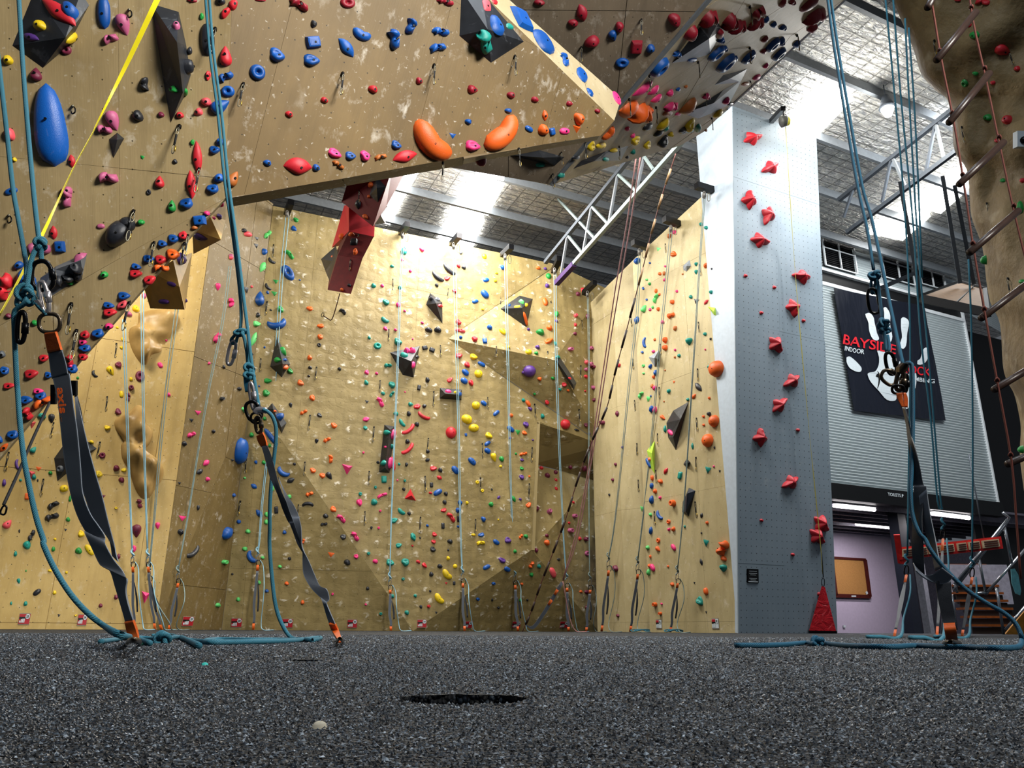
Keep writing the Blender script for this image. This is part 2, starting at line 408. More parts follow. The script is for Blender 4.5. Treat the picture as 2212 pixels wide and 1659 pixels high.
for p in fm.polygons:
    if abs(p.center.z) < 1e-6 and p.normal.z < 0: p.flip()
fm.materials.append(M_floor); fo = bpy.data.objects.new('floor', fm); COL.objects.link(fo); struct(fo)
# loose rubber crumb standing proud of the mat close to the lens
rr_ = random.Random(11); cv, cf = [], []
def crumbs(d0, d1, step, size):
    d = d0
    while d < d1:
        w = .70*d+.02; n = int(2*w/step)
        for i in range(n):
            x = -w+2*w*(i+rr_.random())/n; y = d+rr_.uniform(-.6, .6)*step; s = size*rr_.uniform(.55, 1.25)
            if any((x-q[0])**2/q[2]**2+(y-q[1])**2/q[3]**2 < 1 for q in HOLEB): continue
            z0 = rr_.uniform(-.35, .25)*s; o = len(cv); a = rr_.uniform(0, 3.1); ca, sa = math.cos(a), math.sin(a); e1, e2, e3 = s*rr_.uniform(.5, .9), s*rr_.uniform(.4, .7), s*rr_.uniform(.35, .75)
            cv.extend(((x+ca*e1, y+sa*e1, z0), (x-ca*e1, y-sa*e1, z0+e3*.3), (x-sa*e2, y+ca*e2, z0), (x+sa*e2, y-ca*e2, z0+e3*.2), (x+rr_.uniform(-.3, .3)*s, y+rr_.uniform(-.3, .3)*s, z0+e3)))
            cf.extend(((o, o+2, o+4), (o+2, o+1, o+4), (o+1, o+3, o+4), (o+3, o, o+4)))
        d += step
HOLEB = [(sum(p.x for p in h)/26, sum(p.y for p in h)/26, w/2, l/2) for h, w, l in ((h1, .064, .058), (h2, .042, .05))]
crumbs(.17, .36, .00145, .00105); crumbs(.36, .80, .0023, .0015); crumbs(.80, 1.8, .0062, .0026); crumbs(1.8, 4.6, .0150, .0042)
crm = bpy.data.meshes.new('rubber_crumb'); crm.from_pydata(cv, [], cf)
cm_ = NT('rubber_crumb_grains'); gi = cm_.n('NewGeometry'); cm_.col(cm_.ramp(gi.outputs['Random Per Island'], [(0, lin('#090b0e')), (.45, lin('#1a1f26')), (.80, lin('#38414b')), (.95, lin('#6a7682')), (1, lin('#b5c0ca'))]))
crm.materials.append(cm_.pr(.42, 0, .6)); cro = bpy.data.objects.new('rubber_crumb', crm); COL.objects.link(cro); cro['kind'] = 'stuff'; cro['label'] = 'loose black rubber crumb texture standing up from the mat near the lens'
# ---- roof: foil insulation, purlins, skylights, trusses
RN = Vector((0, 0, 1)); RSL = .06; RZ = 9.95
def s_of(p): return (p-CR).dot(TD)
rco = Vector((CR.x, CR.y, RZ)); rn = Vector((-TD.x*RSL, -TD.y*RSL, 1)).normalized()
def onR(px, py, dz=0.): return on_plane(px, py, rco+Z*dz, rn)
def rpt(a, s): q = CR+PD*a+TD*s; return Vector((q.x, q.y, RZ+RSL*s))
foil = NT('silver_foil_insulation'); uv = foil.coord('UV')
bt = foil.n('TexBrick'); foil.l(uv, bt.inputs['Vector'])
foil.val(bt, Scale=1.0); bt.inputs['Mortar Size'].default_value = .016; bt.inputs['Brick Width'].default_value = .42; bt.inputs['Row Height'].default_value = .2
bt.offset = 0; bt.inputs['Color1'].default_value = G1; bt.inputs['Color2'].default_value = (.8, .8, .8, 1); bt.inputs['Mortar'].default_value = G0
cr = foil.noise(foil.coord('UV', (1, 3, 1)), 5, 4, .6, 1.0)
fc0 = (foil.mix(foil.rng(cr, .35, .65), lin('#a3a4a6'), lin('#f0ece2')))
sepb = foil.n('SeparateColor'); foil.l(bt.outputs['Color'], sepb.inputs[0]); foil.col(foil.mix(foil.rng(sepb.outputs[0], 0, .8, .8, 0), fc0, lin('#77756f')))
foil.bump(foil.math('ADD', foil.math('MULTIPLY', sepb.outputs[0], .5), cr), 1.0, .09)
M_foil = foil.pr(.30, .55, .6)
def roof_strip(name, a0, a1, s0, s1, mat, dz=0., parent=None):
    v = [rpt(a0, s0)+Z*dz, rpt(a1, s0)+Z*dz, rpt(a1, s1)+Z*dz, rpt(a0, s1)+Z*dz]
    v += [p+Z*.05 for p in v]
    f = [(0, 3, 2, 1), (4, 5, 6, 7), (0, 1, 5, 4), (1, 2, 6, 5), (2, 3, 7, 6), (3, 0, 4, 7)]
    uvs = [(a0, s0), (a1, s0), (a1, s1), (a0, s1)]*2
    return mesh_obj(name, v, f, mat, parent, False, uvs)
ceil = struct(roof_strip('ceiling', -14, 17, -2.0, 16, M_foil, .16))
def roof_as(px, py):
    q = onR(px, py); return (q-CR).dot(PD), s_of(q)
M_sky = emit('backlit_skylight_sheet', (1.0, .99, .95, 1), 20)
SKY = [((960, 520), (1115, 415), 0), ((1735, 285), (1840, 205), 1), ((1880, 520), (2070, 400), 2)]
def skylight(i, quad):
    q = [onR(x, y, .10) for x, y in quad]; q2 = [p+Z*.03 for p in q]
    o = mesh_obj('window_%d' % i, q+q2, [(0, 1, 2, 3), (7, 6, 5, 4), (0, 4, 5, 1), (1, 5, 6, 2), (2, 6, 7, 3), (3, 7, 4, 0)], M_sky); struct(o)
skylight(1, [(948, 520), (1020, 538), (1046, 478), (982, 452)])
skylight(2, [(988, 448), (1054, 466), (1090, 398), (1020, 378)])
skylight(3, [(1700, 268), (1762, 298), (1842, 215), (1795, 183)])
skylight(4, [(1880, 505), (1950, 520), (2010, 468), (1962, 452)])
skylight(5, [(1975, 445), (2032, 462), (2120, 385), (2070, 372)])
skylight(6, [(800, 470), (842, 486), (908, 364), (880, 355)])
purl = []
for i, (px, py) in enumerate([(1020, 527), (1010, 462), (1080, 400), (1190, 372), (1560, 372), (1700, 235), (1760, 118), (1860, 470), (1900, 30)]):
    a, s = roof_as(px, py); purl.append(s)
purl = sorted(set(round(s, 2) for s in purl))
# purlins and trusses
for s in (-2.3, -1.0, .38, 1.75, 3.05, 4.45, 5.9, 7.4, 8.8, 10.2, 11.6):
    o = bar('purlin', rpt(-9.5, s), rpt(11, s), .075, .20, M_steel)
    nm = {-2.3: 'behind the gold wall top', -1.0: 'first one in front of the gold wall', .38: 'second one in front of the gold wall', 1.75: 'third one in front of the gold wall',
          3.05: 'fourth one, meeting the cream wall top', 4.45: 'just behind the grey tower top', 5.9: 'just ahead of the grey tower top', 7.4: 'second ahead of the grey tower',
          8.8: 'third ahead of the grey tower', 10.2: 'fourth ahead of the grey tower', 11.6: 'fifth ahead of the grey tower'}[s]
    tag(o, 'grey steel roof purlin, '+nm, 'purlin', 'roof purlins')
M_bulb = emit('lamp_bulb', (1, 1, .96, 1), 40)
def roof_lamp(label, pos, w, rad=.16):
    r = empty('high_bay_and_fill_lamp', pos); tag(r, label, 'lamp', 'lamps under the roof')
    o = tube('lamp_housing', [pos+Z*.45, pos+Z*.30, pos+Z*.16], .06, M_steeld, None, 12, 1, r2=rad); o.parent = r; o.matrix_parent_inverse = Matrix.Translation(-pos)
    V, Fc = tube_mesh([pos+Z*.14, pos+Z*.05, pos-Z*.02], rad*.8, 12, r2=rad*.4)[:2]; o = mesh_obj('lamp_bulb', V, Fc, M_bulb, None, True); o.parent = r; o.matrix_parent_inverse = Matrix.Translation(-pos)
    rod(r, pos+Z*.40, Vector((pos.x, pos.y, RZ+RSL*s_of(pos)+.17)))
    l = bpy.data.lights.new('lamp_light', 'POINT'); l.energy = w; l.shadow_soft_size = .2; l.color = (1, .98, .92); q = bpy.data.objects.new('lamp_light', l); COL.objects.link(q); q.location = pos-Z*.22; q.parent = r; q.matrix_parent_inverse = Matrix.Translation(-pos)
def rod(r, a, b, rad=.012):
    o = tube('hanger_rod', [a, b], rad, M_steeld, None, 6); o.parent = r; o.matrix_parent_inverse = Matrix.Translation(-r.location)
def under_roof(px, py, dz): return onR(px, py, -dz)
roof_lamp('bright round high bay lamp under the roof beyond the grey tower', under_roof(1919, 248,   .55), 160)
roof_lamp('added roof fill lamp, unseen behind the prow', under_roof(1040, 250, .8), 300)  # unseen lamp added to brighten the foil roof
roof_lamp('added roof fill lamp, unseen above the wedge', under_roof(1400, 120, .8), 380)  # second unseen lamp, added for the roof and wall tops
M_truss = simple('pale_green_grey_steel', '#8b9a99', .5, .2, var=.06)
M_purple = simple('purple_foam_pad', '#3a1d52', .7)
def on_vert(px, py, co, n): return on_plane(px, py, co, n)
def truss(label, co, top, bot, webs, extra, pad=None, mt=None):
    r = empty('roof_truss', co); tag(r, label, 'truss', 'roof trusses')
    inv = Matrix.Translation(-co)
    def B(name, a, b, w, h, m):
        o = bar(name, on_vert(*a, co, PD), on_vert(*b, co, PD), w, h, m); o.parent = r; o.matrix_parent_inverse = inv; return o
    B('top_chord', top[0], top[1], .09, .09, M_steeld); B('bottom_chord', bot[0], bot[1], .08, .09, mt or M_truss)
    for i, (a, b) in enumerate(webs): B('web', a, b, .05, .05, (mt or M_truss) if i % 2 == 0 else M_steel)
    for a, b in extra: B('brace', a, b, .05, .05, mt or M_truss)
    if pad: B('foam_pad', pad[0], pad[1], .12, .12, M_purple)['label'] = 'purple foam pad around chord end'
    return r
tco = rpt(-1.6, 1.5)
truss('pale steel roof truss with purple padded end above the gold wall', tco, ((1178, 567), (1420, 268)), ((1206, 607), (1560, 208)),
      [((1226, 508), (1257, 546)), ((1226, 508), (1212, 590)), ((1278, 446), (1312, 482)), ((1278, 446), (1260, 542)), ((1334, 376), (1374, 413)), ((1334, 378), (1316, 478)), ((1391, 338), (1411, 366)), ((1391, 340), (1375, 410))],
      [((1206, 430), (1283, 513))], ((1202, 612), (1240, 571)))
tco2 = rpt(3.7, 5.5)
truss('dark grey roof truss between the tower and the rope ladder', tco2, ((1812, 432), (2120, 187)), ((1829, 502), (2110, 293)),
      [((2020, 270), (2000, 372)), ((2022, 270), (2040, 348)), ((1925, 344), (1905, 438)), ((1930, 344), (1958, 408)), ((1845, 402), (1822, 470))], [((2024, 262), (2075, 290))], None, M_steeld)
# ---------------------------------------------------------------- corrugated office block on the far side
E0 = Vector((az(1800)*18.4, 18.4, 0))
def onE(px, py, off=0.): return on_plane(px, py, E0+TD*off, TD)
M_corr = simple('white_corrugated_iron', '#c9d2d4', .35, .25, var=.05, bump=.05)
def corrugated(name, pl, pr, z0, z1, mat, parent=None, off=0., pitch=.076, amp=.025, xs=2):
    a, b = pl, pr; n = int((z1-z0)/pitch*6); V, Fc = [], []
    for i in range(n+1):
        z = z0+(z1-z0)*i/n; d = amp*math.sin(2*math.pi*(z-z0)/pitch)+off
        V += [Vector((a.x, a.y, z))+TD*d, Vector((b.x, b.y, z))+TD*d]
    for i in range(n): Fc.append((2*i, 2*i+1, 2*i+3, 2*i+2))
    return mesh_obj(name, V, Fc, mat, parent, True)
zlow = onE(1800, 1046).z; eL = onE(1700, 1046); eR = onE(2153, 1079); zband0 = onE(1778, 610).z; zband1 = onE(1777, 588).z
ztopE = 11.2
wE = struct(corrugated('wall_far', eL, eR, zlow, zband0, M_corr))
wE2 = struct(corrugated('wall_far_upper', eL, eR, zband1+.08, ztopE, M_corr))
def on_e_box(name, z0, z1, mat, off, th, parent=None, pl=None, pr=None):
    a, b = pl or eL, pr or eR
    c = (Vector((a.x, a.y, 0))+Vector((b.x, b.y, 0)))/2+Z*(z0+z1)/2+TD*off
    return box(name, c, PD, TD, Z, ((Vector((b.x, b.y, 0))-Vector((a.x, a.y, 0))).length, th, z1-z0), mat, parent)
struct(on_e_box('trim_3', zband0-.02, zband1+.02, M_black, -.05, .06)); struct(on_e_box('trim_4', zband1+.02, zband1+.10, M_white, .03, .10)); struct(on_e_box('trim_5', zband0-.10, zband0, M_white, .03, .06))
M_fascia = simple('black_fascia', '#08090b', .5)
zf0 = onE(1800, 1080).z
fas = struct(on_e_box('trim_6', zf0, zlow, M_fascia, .02, .25))
eb = struct(bar('trim_7', Vector((eR.x, eR.y, zlow)), Vector((eR.x, eR.y, ztopE)), .10, .06, M_white))
# the block turns the corner and goes dark
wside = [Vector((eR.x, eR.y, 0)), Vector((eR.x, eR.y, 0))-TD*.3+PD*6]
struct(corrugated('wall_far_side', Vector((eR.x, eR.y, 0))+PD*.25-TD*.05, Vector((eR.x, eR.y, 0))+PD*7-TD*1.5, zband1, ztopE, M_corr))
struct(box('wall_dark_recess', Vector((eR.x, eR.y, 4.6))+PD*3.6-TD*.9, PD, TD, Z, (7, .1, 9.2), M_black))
# louvre windows
M_louv = simple('dark_louvre_blade', '#1d1f22', .6, 0)
def louvre(i, quad):
    q = [onE(x, y, .03) for x, y in quad]
    z0, z1 = (q[2].z+q[3].z)/2, (q[0].z+q[1].z)/2
    a = (q[0]+q[3])/2; b = (q[1]+q[2])/2; L = (b-a).dot(PD); z0, z1 = min(z0, z1), max(z0, z1)
    o0 = Vector((a.x, a.y, 0))
    root = struct(box('window_%d' % i, o0+PD*L/2+Z*(z0+z1)/2+TD*.0, PD, TD, Z, (L, .03, z1-z0), M_black))
    nb = int((z1-z0)/.055)
    for k in range(nb):
        z = z0+(k+.5)*(z1-z0)/nb
        box('louvre_blade', o0+PD*L/2+Z*z+TD*.045, PD, (TD*.8-Z*.6).normalized(), (Z*.8+TD*.6).normalized(), (L, .045, .006), M_louv, root)
    for fx, w in ((0, .04), (.5, .03), (1, .04)):
        box('window_mullion', o0+PD*L*fx+Z*(z0+z1)/2+TD*.075, PD, TD, Z, (w, .04, z1-z0), M_white, root)
    for fz in (0, .5, 1):
        box('window_rail', o0+PD*L/2+Z*(z0+(z1-z0)*fz)+TD*.075, PD, TD, Z, (L, .03, .03), M_white, root)
louvre(7, [(1772, 500), (1838, 517), (1845, 590), (1777, 577)])
louvre(8, [(1897, 532), (1962, 548), (1972, 618), (1906, 600)])
louvre(9, [(1977, 551), (2030, 564), (2037, 630), (1984, 612)])
# banner with writing
M_ban = NT('navy_vinyl_banner'); M_ban.col(lin('#131722')); M_ban.bump(M_ban.noise(M_ban.coord('Object', (1, 1, .35)), 2.2, 2, .5, .8), .5, .12); M_ban = M_ban.pr(.32, 0, .6)
M_print = simple('white_print', '#c9d2d6', .5, var=.05); M_red = simple('red_print', '#d01f2c', .5, var=.04); M_blk = simple('black_print', '#0a0a0c', .5)
bq = [onE(1799, 622, .12), onE(1997, 661, .12), onE(2043, 909, .12), onE(1846, 887, .12)]
ban = mesh_obj('banner', [], [], None)
bpy.data.objects.remove(ban)
NX, NY = 18, 22; V, Fc = [], []
def bpt(u, v, lift=0.):
    p = (bq[0]*(1-u)+bq[1]*u)*(1-v)+(bq[3]*(1-u)+bq[2]*u)*v
    ph = math.hypot(u, v*1.2); an = math.atan2(v*1.2+.001, u+.001); ph2 = math.hypot(1-u, v)
    an2 = math.atan2(v, 1-u+.001)
    w = .028*math.sin(an*26)*math.exp(-ph*2.0)+.024*math.sin(an2*22)*math.exp(-ph2*2.6)+.012*math.sin(u*17+v*5)
    w -= .05*4*u*(1-u)*max(0, .12-v)
    return p+TD*(w+lift)
for j in range(NY+1):
    for i in range(NX+1): V.append(bpt(i/NX, j/NY))
for j in range(NY):
    for i in range(NX): a = j*(NX+1)+i; Fc.append((a, a+1, a+NX+2, a+NX+1))
ban = mesh_obj('banner', V, Fc, M_ban, None, True)
tag(ban, 'navy vinyl banner with a white hand print and red lettering on corrugated iron', 'banner')
def uvb(px, py):                               # photo point on the banner -> its own u, v
    p = onE(px, py, .12); u, v = .5, .5
    for _ in range(12):
        q = (bq[0]*(1-u)+bq[1]*u)*(1-v)+(bq[3]*(1-u)+bq[2]*u)*v
        du = (bq[1]-bq[0])*(1-v)+(bq[2]-bq[3])*v; dv = (bq[3]-bq[0])*(1-u)+(bq[2]-bq[1])*u
        d = p-q; m = Matrix(((du.dot(du), du.dot(dv)), (du.dot(dv), dv.dot(dv)))); r = m.inverted() @ Vector((d.dot(du), d.dot(dv)))
        u += r.x; v += r.y
    return u, v
def print_shape(name, pix, mat, label=None, lift=.012, flat=False):
    pts = [uvb(x, y) for x, y in pix]
    if not flat:
        c3 = catmull([Vector((u, v, 0)) for u, v in pts+pts[:1]], 3)[:-1]; pts = [(p.x, p.y) for p in c3]
    t = tessellate_polygon([[(u, v, 0) for u, v in pts]])
    vv = [bpt(u, v, lift+.012) for u, v in pts]; cu = sum(u for u, _ in pts)/len(pts); cv = sum(v for _, v in pts)/len(pts)
    o = mesh_obj(name, vv, [tuple(q) for q in t], mat, ban)
    if label: o['label'] = label
    return o
def Zc(x0, y0, s, L): return [(x0+a/s, y0+b/s) for a, b in L]
bz = lambda L: Zc(1780, 600, 5.03, L)
for L in ([(445, 395), (470, 385), (500, 400), (530, 450), (545, 520), (560, 600), (588, 660), (570, 685), (520, 670), (490, 600), (470, 500)],
          [(640, 330), (670, 320), (700, 360), (715, 450), (720, 560), (738, 640), (725, 690), (690, 700), (668, 600), (650, 480)],
          [(830, 450), (855, 430), (895, 455), (908, 530), (890, 640), (878, 740), (850, 775), (818, 745), (828, 690), (838, 640), (828, 540)],
          [(1005, 940), (1010, 900), (1040, 880), (1060, 800), (1105, 758), (1132, 790), (1130, 850), (1100, 920), (1040, 948)],
          [(235, 870), (270, 858), (340, 905), (400, 975), (395, 1020), (350, 1022), (280, 990), (240, 930)]):
    print_shape('finger_print', bz(L), M_print)
print_shape('palm_print', bz([(560, 795), (650, 800), (740, 830), (790, 960), (820, 900), (850, 1000), (900, 1050), (990, 1040), (985, 1200), (925, 1260), (920, 1400), (850, 1420), (790, 1290), (770, 1335), (680, 1330), (590, 1240), (500, 1140), (465, 1060), (480, 1035), (545, 1020), (585, 950), (585, 870)]), M_print, 'white palm of the hand print')
print_shape('climber_print', bz([(606, 995), (600, 1050), (622, 1080), (600, 1110), (585, 1170), (562, 1210), (575, 1150), (578, 1090), (550, 1075), (560, 1050), (575, 1045), (562, 1015), (585, 1030)]), M_blk, 'small black climber figure on the palm', .022)
GL = {'B': ['110', '101', '110', '101', '110'], 'A': ['010', '101', '111', '101', '101'], 'Y': ['101', '101', '010', '010', '010'], 'S': ['111', '100', '111', '001', '111'], 'I': ['1', '1', '1', '1', '1'],
      'D': ['110', '101', '101', '101', '110'], 'E': ['111', '100', '111', '100', '111'], 'R': ['110', '101', '110', '101', '101'], 'O': ['111', '101', '101', '101', '111'], 'C': ['111', '100', '100', '100', '111'],
      'K': ['101', '101', '110', '101', '101'], 'N': ['101', '111', '111', '111', '101'], 'L': ['100', '100', '100', '100', '111'], 'M': ['10001', '11011', '10101', '10001', '10001'], 'G': ['111', '100', '101', '101', '111'], 'T': ['111', '010', '010', '010', '010']}
def text_curve(name, body, size, mat, mtx, parent=None, ext=.002, label=None, bold=.012):
    c = bpy.data.curves.new(name, 'FONT'); c.body = body; c.size = size; c.extrude = ext; c.align_x = 'LEFT'; c.offset = bold*size; c.resolution_u = 3
    o = bpy.data.objects.new(name, c); COL.objects.link(o)
    dg = bpy.context.evaluated_depsgraph_get(); me = bpy.data.meshes.new_from_object(o.evaluated_get(dg)); bpy.data.objects.remove(o)
    me.materials.clear(); me.materials.append(mat); me.name = name
    return me
def banner_word(body, p0, p1, h, mat, label):
    me = text_curve('lettering', body, 1, mat, None); xs = [v.co.x for v in me.vertices]; x0, x1 = min(xs), max(xs); ys = [v.co.y for v in me.vertices]; y0, y1 = min(ys), max(ys)
    a, b, c = uvb(*p0), uvb(*p1), uvb(p0[0]+h*.10, p0[1]-h)
    for v in me.vertices:
        s = (v.co.x-x0)/(x1-x0); t = (v.co.y-y0)/(y1-y0)
        u = a[0]+(b[0]-a[0])*s+(c[0]-a[0])*t; w = a[1]+(b[1]-a[1])*s+(c[1]-a[1])*t
        v.co = bpt(u, w, .03+(.004 if v.co.z > 0 else 0))
    o = mesh_obj('lettering', None, None, None, ban, me=me); o['label'] = label
banner_word('BAYSIDE', (1818, 744), (1933, 766), 21, M_red, 'red word BAYSIDE')
banner_word('INDOOR', (1822, 758), (1864, 766), 10, M_print, 'white word INDOOR')
banner_word('ROCK', (1945, 806), (2009, 814), 19, M_red, 'red word ROCK')
banner_word('CLIMBING', (1950, 821), (2016, 829), 9, M_print, 'white word CLIMBING')
# TOILETS sign
def flat_text(name, body, pl, pr, onp, ndir, mat, parent, label=None, hpx=None):
    me = text_curve(name, body, 1, mat, None); xs = [v.co.x for v in me.vertices]; x0, x1 = min(xs), max(xs); ys = [v.co.y for v in me.vertices]; y0, y1 = min(ys), max(ys)
    a, b = onp(*pl), onp(*pr); c = onp(pl[0], pl[1]-hpx); dx = b-a; dy = Z*((c-a).dot(Z))
    for v in me.vertices:
        s = (v.co.x-x0)/(x1-x0); t = (v.co.y-y0)/(y1-y0); v.co = a+dx*s+dy*t+ndir*(.004+(.002 if v.co.z > 0 else 0))
    o = mesh_obj(name, None, None, None, parent, me=me)
    if label: o['label'] = label
    return o
tl = flat_text('toilets_sign', 'TOILETS', (1918, 1071), (1946, 1074), lambda x, y: onE(x, y, .155), TD, M_print, None, None, 7)
tag(tl, 'white TOILETS lettering with an arrow on the black fascia', 'sign')
ar = [onE(x, y, .16) for x, y in ((1948, 1067), (1952, 1069.5), (1948, 1075))]
mesh_obj('arrow', ar+[p+TD*.004 for p in ar], [(0, 1, 2), (5, 4, 3), (0, 3, 4, 1), (1, 4, 5, 2), (2, 5, 3, 0)], M_print, tl)
# ---------------------------------------------------------------- undercroft below the office block
Bk = E0-TD*4.2
def onK2(px, py, off=0.): return on_plane(px, py, Bk+TD*off, TD)
M_lil = simple('lilac_painted_wall', '#c3b7cb', .6, var=.04); M_joist = simple('grey_joist', '#6d6975', .5, .2); M_cork = simple('cork_sheet', '#b07f45', .8, var=.2, scale=60)
M_frame = simple('dark_red_wood', '#4a1712', .5); M_tube = emit('fluorescent_tube', (1, .95, .97, 1), 9)
b0 = onK2(1700, 1300); b1 = onK2(1975, 1300); zc_top = zf0+.05
struct(box('wall_undercroft', Vector(((b0.x+b1.x)/2, (b0.y+b1.y)/2, zc_top/2))-TD*.06, PD, TD, Z, ((b1-b0).dot(PD), .1, zc_top), M_lil))
b2 = onK2(2260, 1300)
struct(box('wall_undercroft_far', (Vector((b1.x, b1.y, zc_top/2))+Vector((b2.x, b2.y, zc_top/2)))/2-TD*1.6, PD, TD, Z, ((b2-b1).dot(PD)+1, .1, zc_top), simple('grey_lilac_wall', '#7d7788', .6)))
cs = struct(box('ceiling_undercroft', E0+PD*3.3-TD*2.4+Z*(zc_top+.12), PD, TD, Z, (14, 4.6, .06), M_joist))
for k in range(9):
    box('joist', E0+PD*3.3-TD*(.35+k*.5)+Z*(zc_top-.02), PD, TD, Z, (14, .07, .22), M_joist, cs)
def tube_lamp(pa, pb, label, n, up=None):
    a, b = pa, pb; c = (a+b)/2; r = empty('tube_lamp', c); tag(r, label, 'lamp', 'fluorescent lamps under the office')
    d = (b-a).normalized()
    for o in (bar('housing', a+Z*.07, b+Z*.07, .14, .05, M_white), tube('fluorescent_tube', [a, b], .05, M_tube, None, 8)):
        o.parent = r; o.matrix_parent_inverse = Matrix.Translation(-c)
    if up:
        for q_ in (a, b): rod(r, q_+Z*.08, Vector((q_.x, q_.y, RZ+RSL*s_of(q_)+.17)))
        l = bpy.data.lights.new('lamp_light', 'POINT'); l.energy = up; l.shadow_soft_size = .15; l.color = (1, .97, .92)
    else:
        l = bpy.data.lights.new('lamp_light', 'AREA'); l.shape = 'RECTANGLE'; l.size = 1.2; l.size_y = .15; l.energy = 62; l.color = (1, .93, .98)
    q = bpy.data.objects.new('lamp_light', l); COL.objects.link(q); q.location = c-Z*.06; q.parent = r; q.matrix_parent_inverse = Matrix.Translation(-c)
    q.rotation_euler = (0, 0, A26)
zl = zc_top-.12
def at_zz(px, py): return at_z(px, py, zl)
tube_lamp(at_zz(1801, 1092), at_zz(1889, 1101), 'fluorescent tube lamp beside the grey tower edge', 1)
tube_lamp(at_zz(1850, 1132), at_zz(1929, 1140), 'fluorescent tube lamp deepest under the office', 2)
tube_lamp(at_zz(2013, 1109), at_zz(2093, 1119), 'fluorescent tube lamp above the red fingerboard', 3)
tube_lamp(under_roof(1028, 374, .42), under_roof(1088, 386, .42), 'bright fluorescent tube along a purlin above the skylight strip', 4, 260)
# cork board
q = [onK2(x, y, .04) for x, y in ((1795, 1206), (1868, 1209), (1877, 1289), (1795, 1287))]
zt, zb = q[1].z, q[2].z; xl = q[0]; xr = (q[1]+q[2])/2; Lb = (xr-xl).dot(PD); c = Vector((xl.x, xl.y, 0))+PD*Lb/2+Z*(zt+zb)/2
cb = empty('cork_board', c); tag(cb, 'cork notice board in a dark red wooden frame on lilac wall', 'notice board')
def ch(o, r, c):
    o.parent = r; o.matrix_parent_inverse = Matrix.Translation(-c); return o
ch(box('cork_sheet', c, PD, TD, Z, (Lb, .02, zt-zb), M_cork), cb, c)
for dx, dz, sx, sz in ((0, (zt-zb)/2, Lb, .07), (0, -(zt-zb)/2, Lb, .11), (Lb/2, 0, .08, zt-zb), (-Lb/2, 0, .08, zt-zb)): ch(box('frame_rail', c+PD*dx+Z*dz+TD*.02, PD, TD, Z, (sx+.06, .04, sz), M_frame), cb, c)
ch(box('pinned_note', c+PD*(Lb/2-.12)-Z*(zt-zb)*.40+TD*.03, (PD+Z*.5).normalized(), TD, (Z-PD*.5).normalized(), (.09, .004, .09), M_print), cb, c)
ch(box('name_plate', c-Z*(zt-zb)/2+TD*.045, PD, TD, Z, (.2, .005, .045), M_print), cb, c)
sw = onK2(1824, 1353, .02); tag(box('wall_socket', sw, PD, TD, Z, (.10, .02, .07), M_print), 'small pale power socket low on the lilac wall', 'socket')
# dark column
struct(box('trim_8', Vector((onE(1975, 1380, -.6).x, onE(1975, 1380, -.6).y, zc_top/2)), PD, TD, Z, (.30, .30, zc_top), simple('navy_post', '#171b27', .5)))
struct(box('trim_9', Vector((onE(2010, 1380, -.9).x, onE(2010, 1380, -.9).y, zc_top/2)), PD, TD, Z, (.16, .2, zc_top), simple('grey_post', '#77777f', .5)))
# red fingerboard beam
M_redb = simple('red_painted_board', '#c5231f', .45); M_bone = simple('bone_resin_grip', '#c9b592', .5); M_chr = simple('brushed_steel_rail', '#b9bdc2', .25, .9, var=.05)
fz = 14.0
fa, fb = P(1942, 1196, fz), P(2163, 1172, fz); c = (fa+fb)/2
fbd = empty('fingerboard', c); tag(fbd, 'long red fingerboard beam with bone coloured grips under the office', 'fingerboard')
dF = (fb-fa).normalized(); upF = Z; nF = dF.cross(Z).normalized()
if nF.dot(CAM-c) < 0: nF = -nF
hb_ = 26/F*fz
ch(box('beam', c, dF, nF, Z, ((fb-fa).length, .05, hb_), M_redb), fbd, c)
ch(bar('support', P(1937, 1155, fz), P(1946, 1216, fz), .10, .06, M_redb), fbd, c)
ch(bar('support', P(1945, 1214, fz), P(1958, 1213, fz), .10, .08, M_redb), fbd, c)
for q_ in (fa+dF*.6, fb-dF*.3): ch(tube('hanger_rod', [q_, Vector((q_.x, q_.y, zc_top+.1))], .012, M_steeld, None, 6), fbd, c)
for t, w in ((.08, .20), (.21, .16), (.33, .18), (.46, .20), (.60, .14), (.72, .17), (.88, .26)):
    gc = fa+(fb-fa)*t+nF*.045
    g = ch(box('grip_board', gc, dF, nF, Z, (w*1.15, .05, hb_*.62), M_bone), fbd, c)
    for k in (-1, 0, 1): box('slot', gc+nF*.03+Z*(k*hb_*.17), dF, nF, Z, (w*.95, .02, .018), M_frame, g)
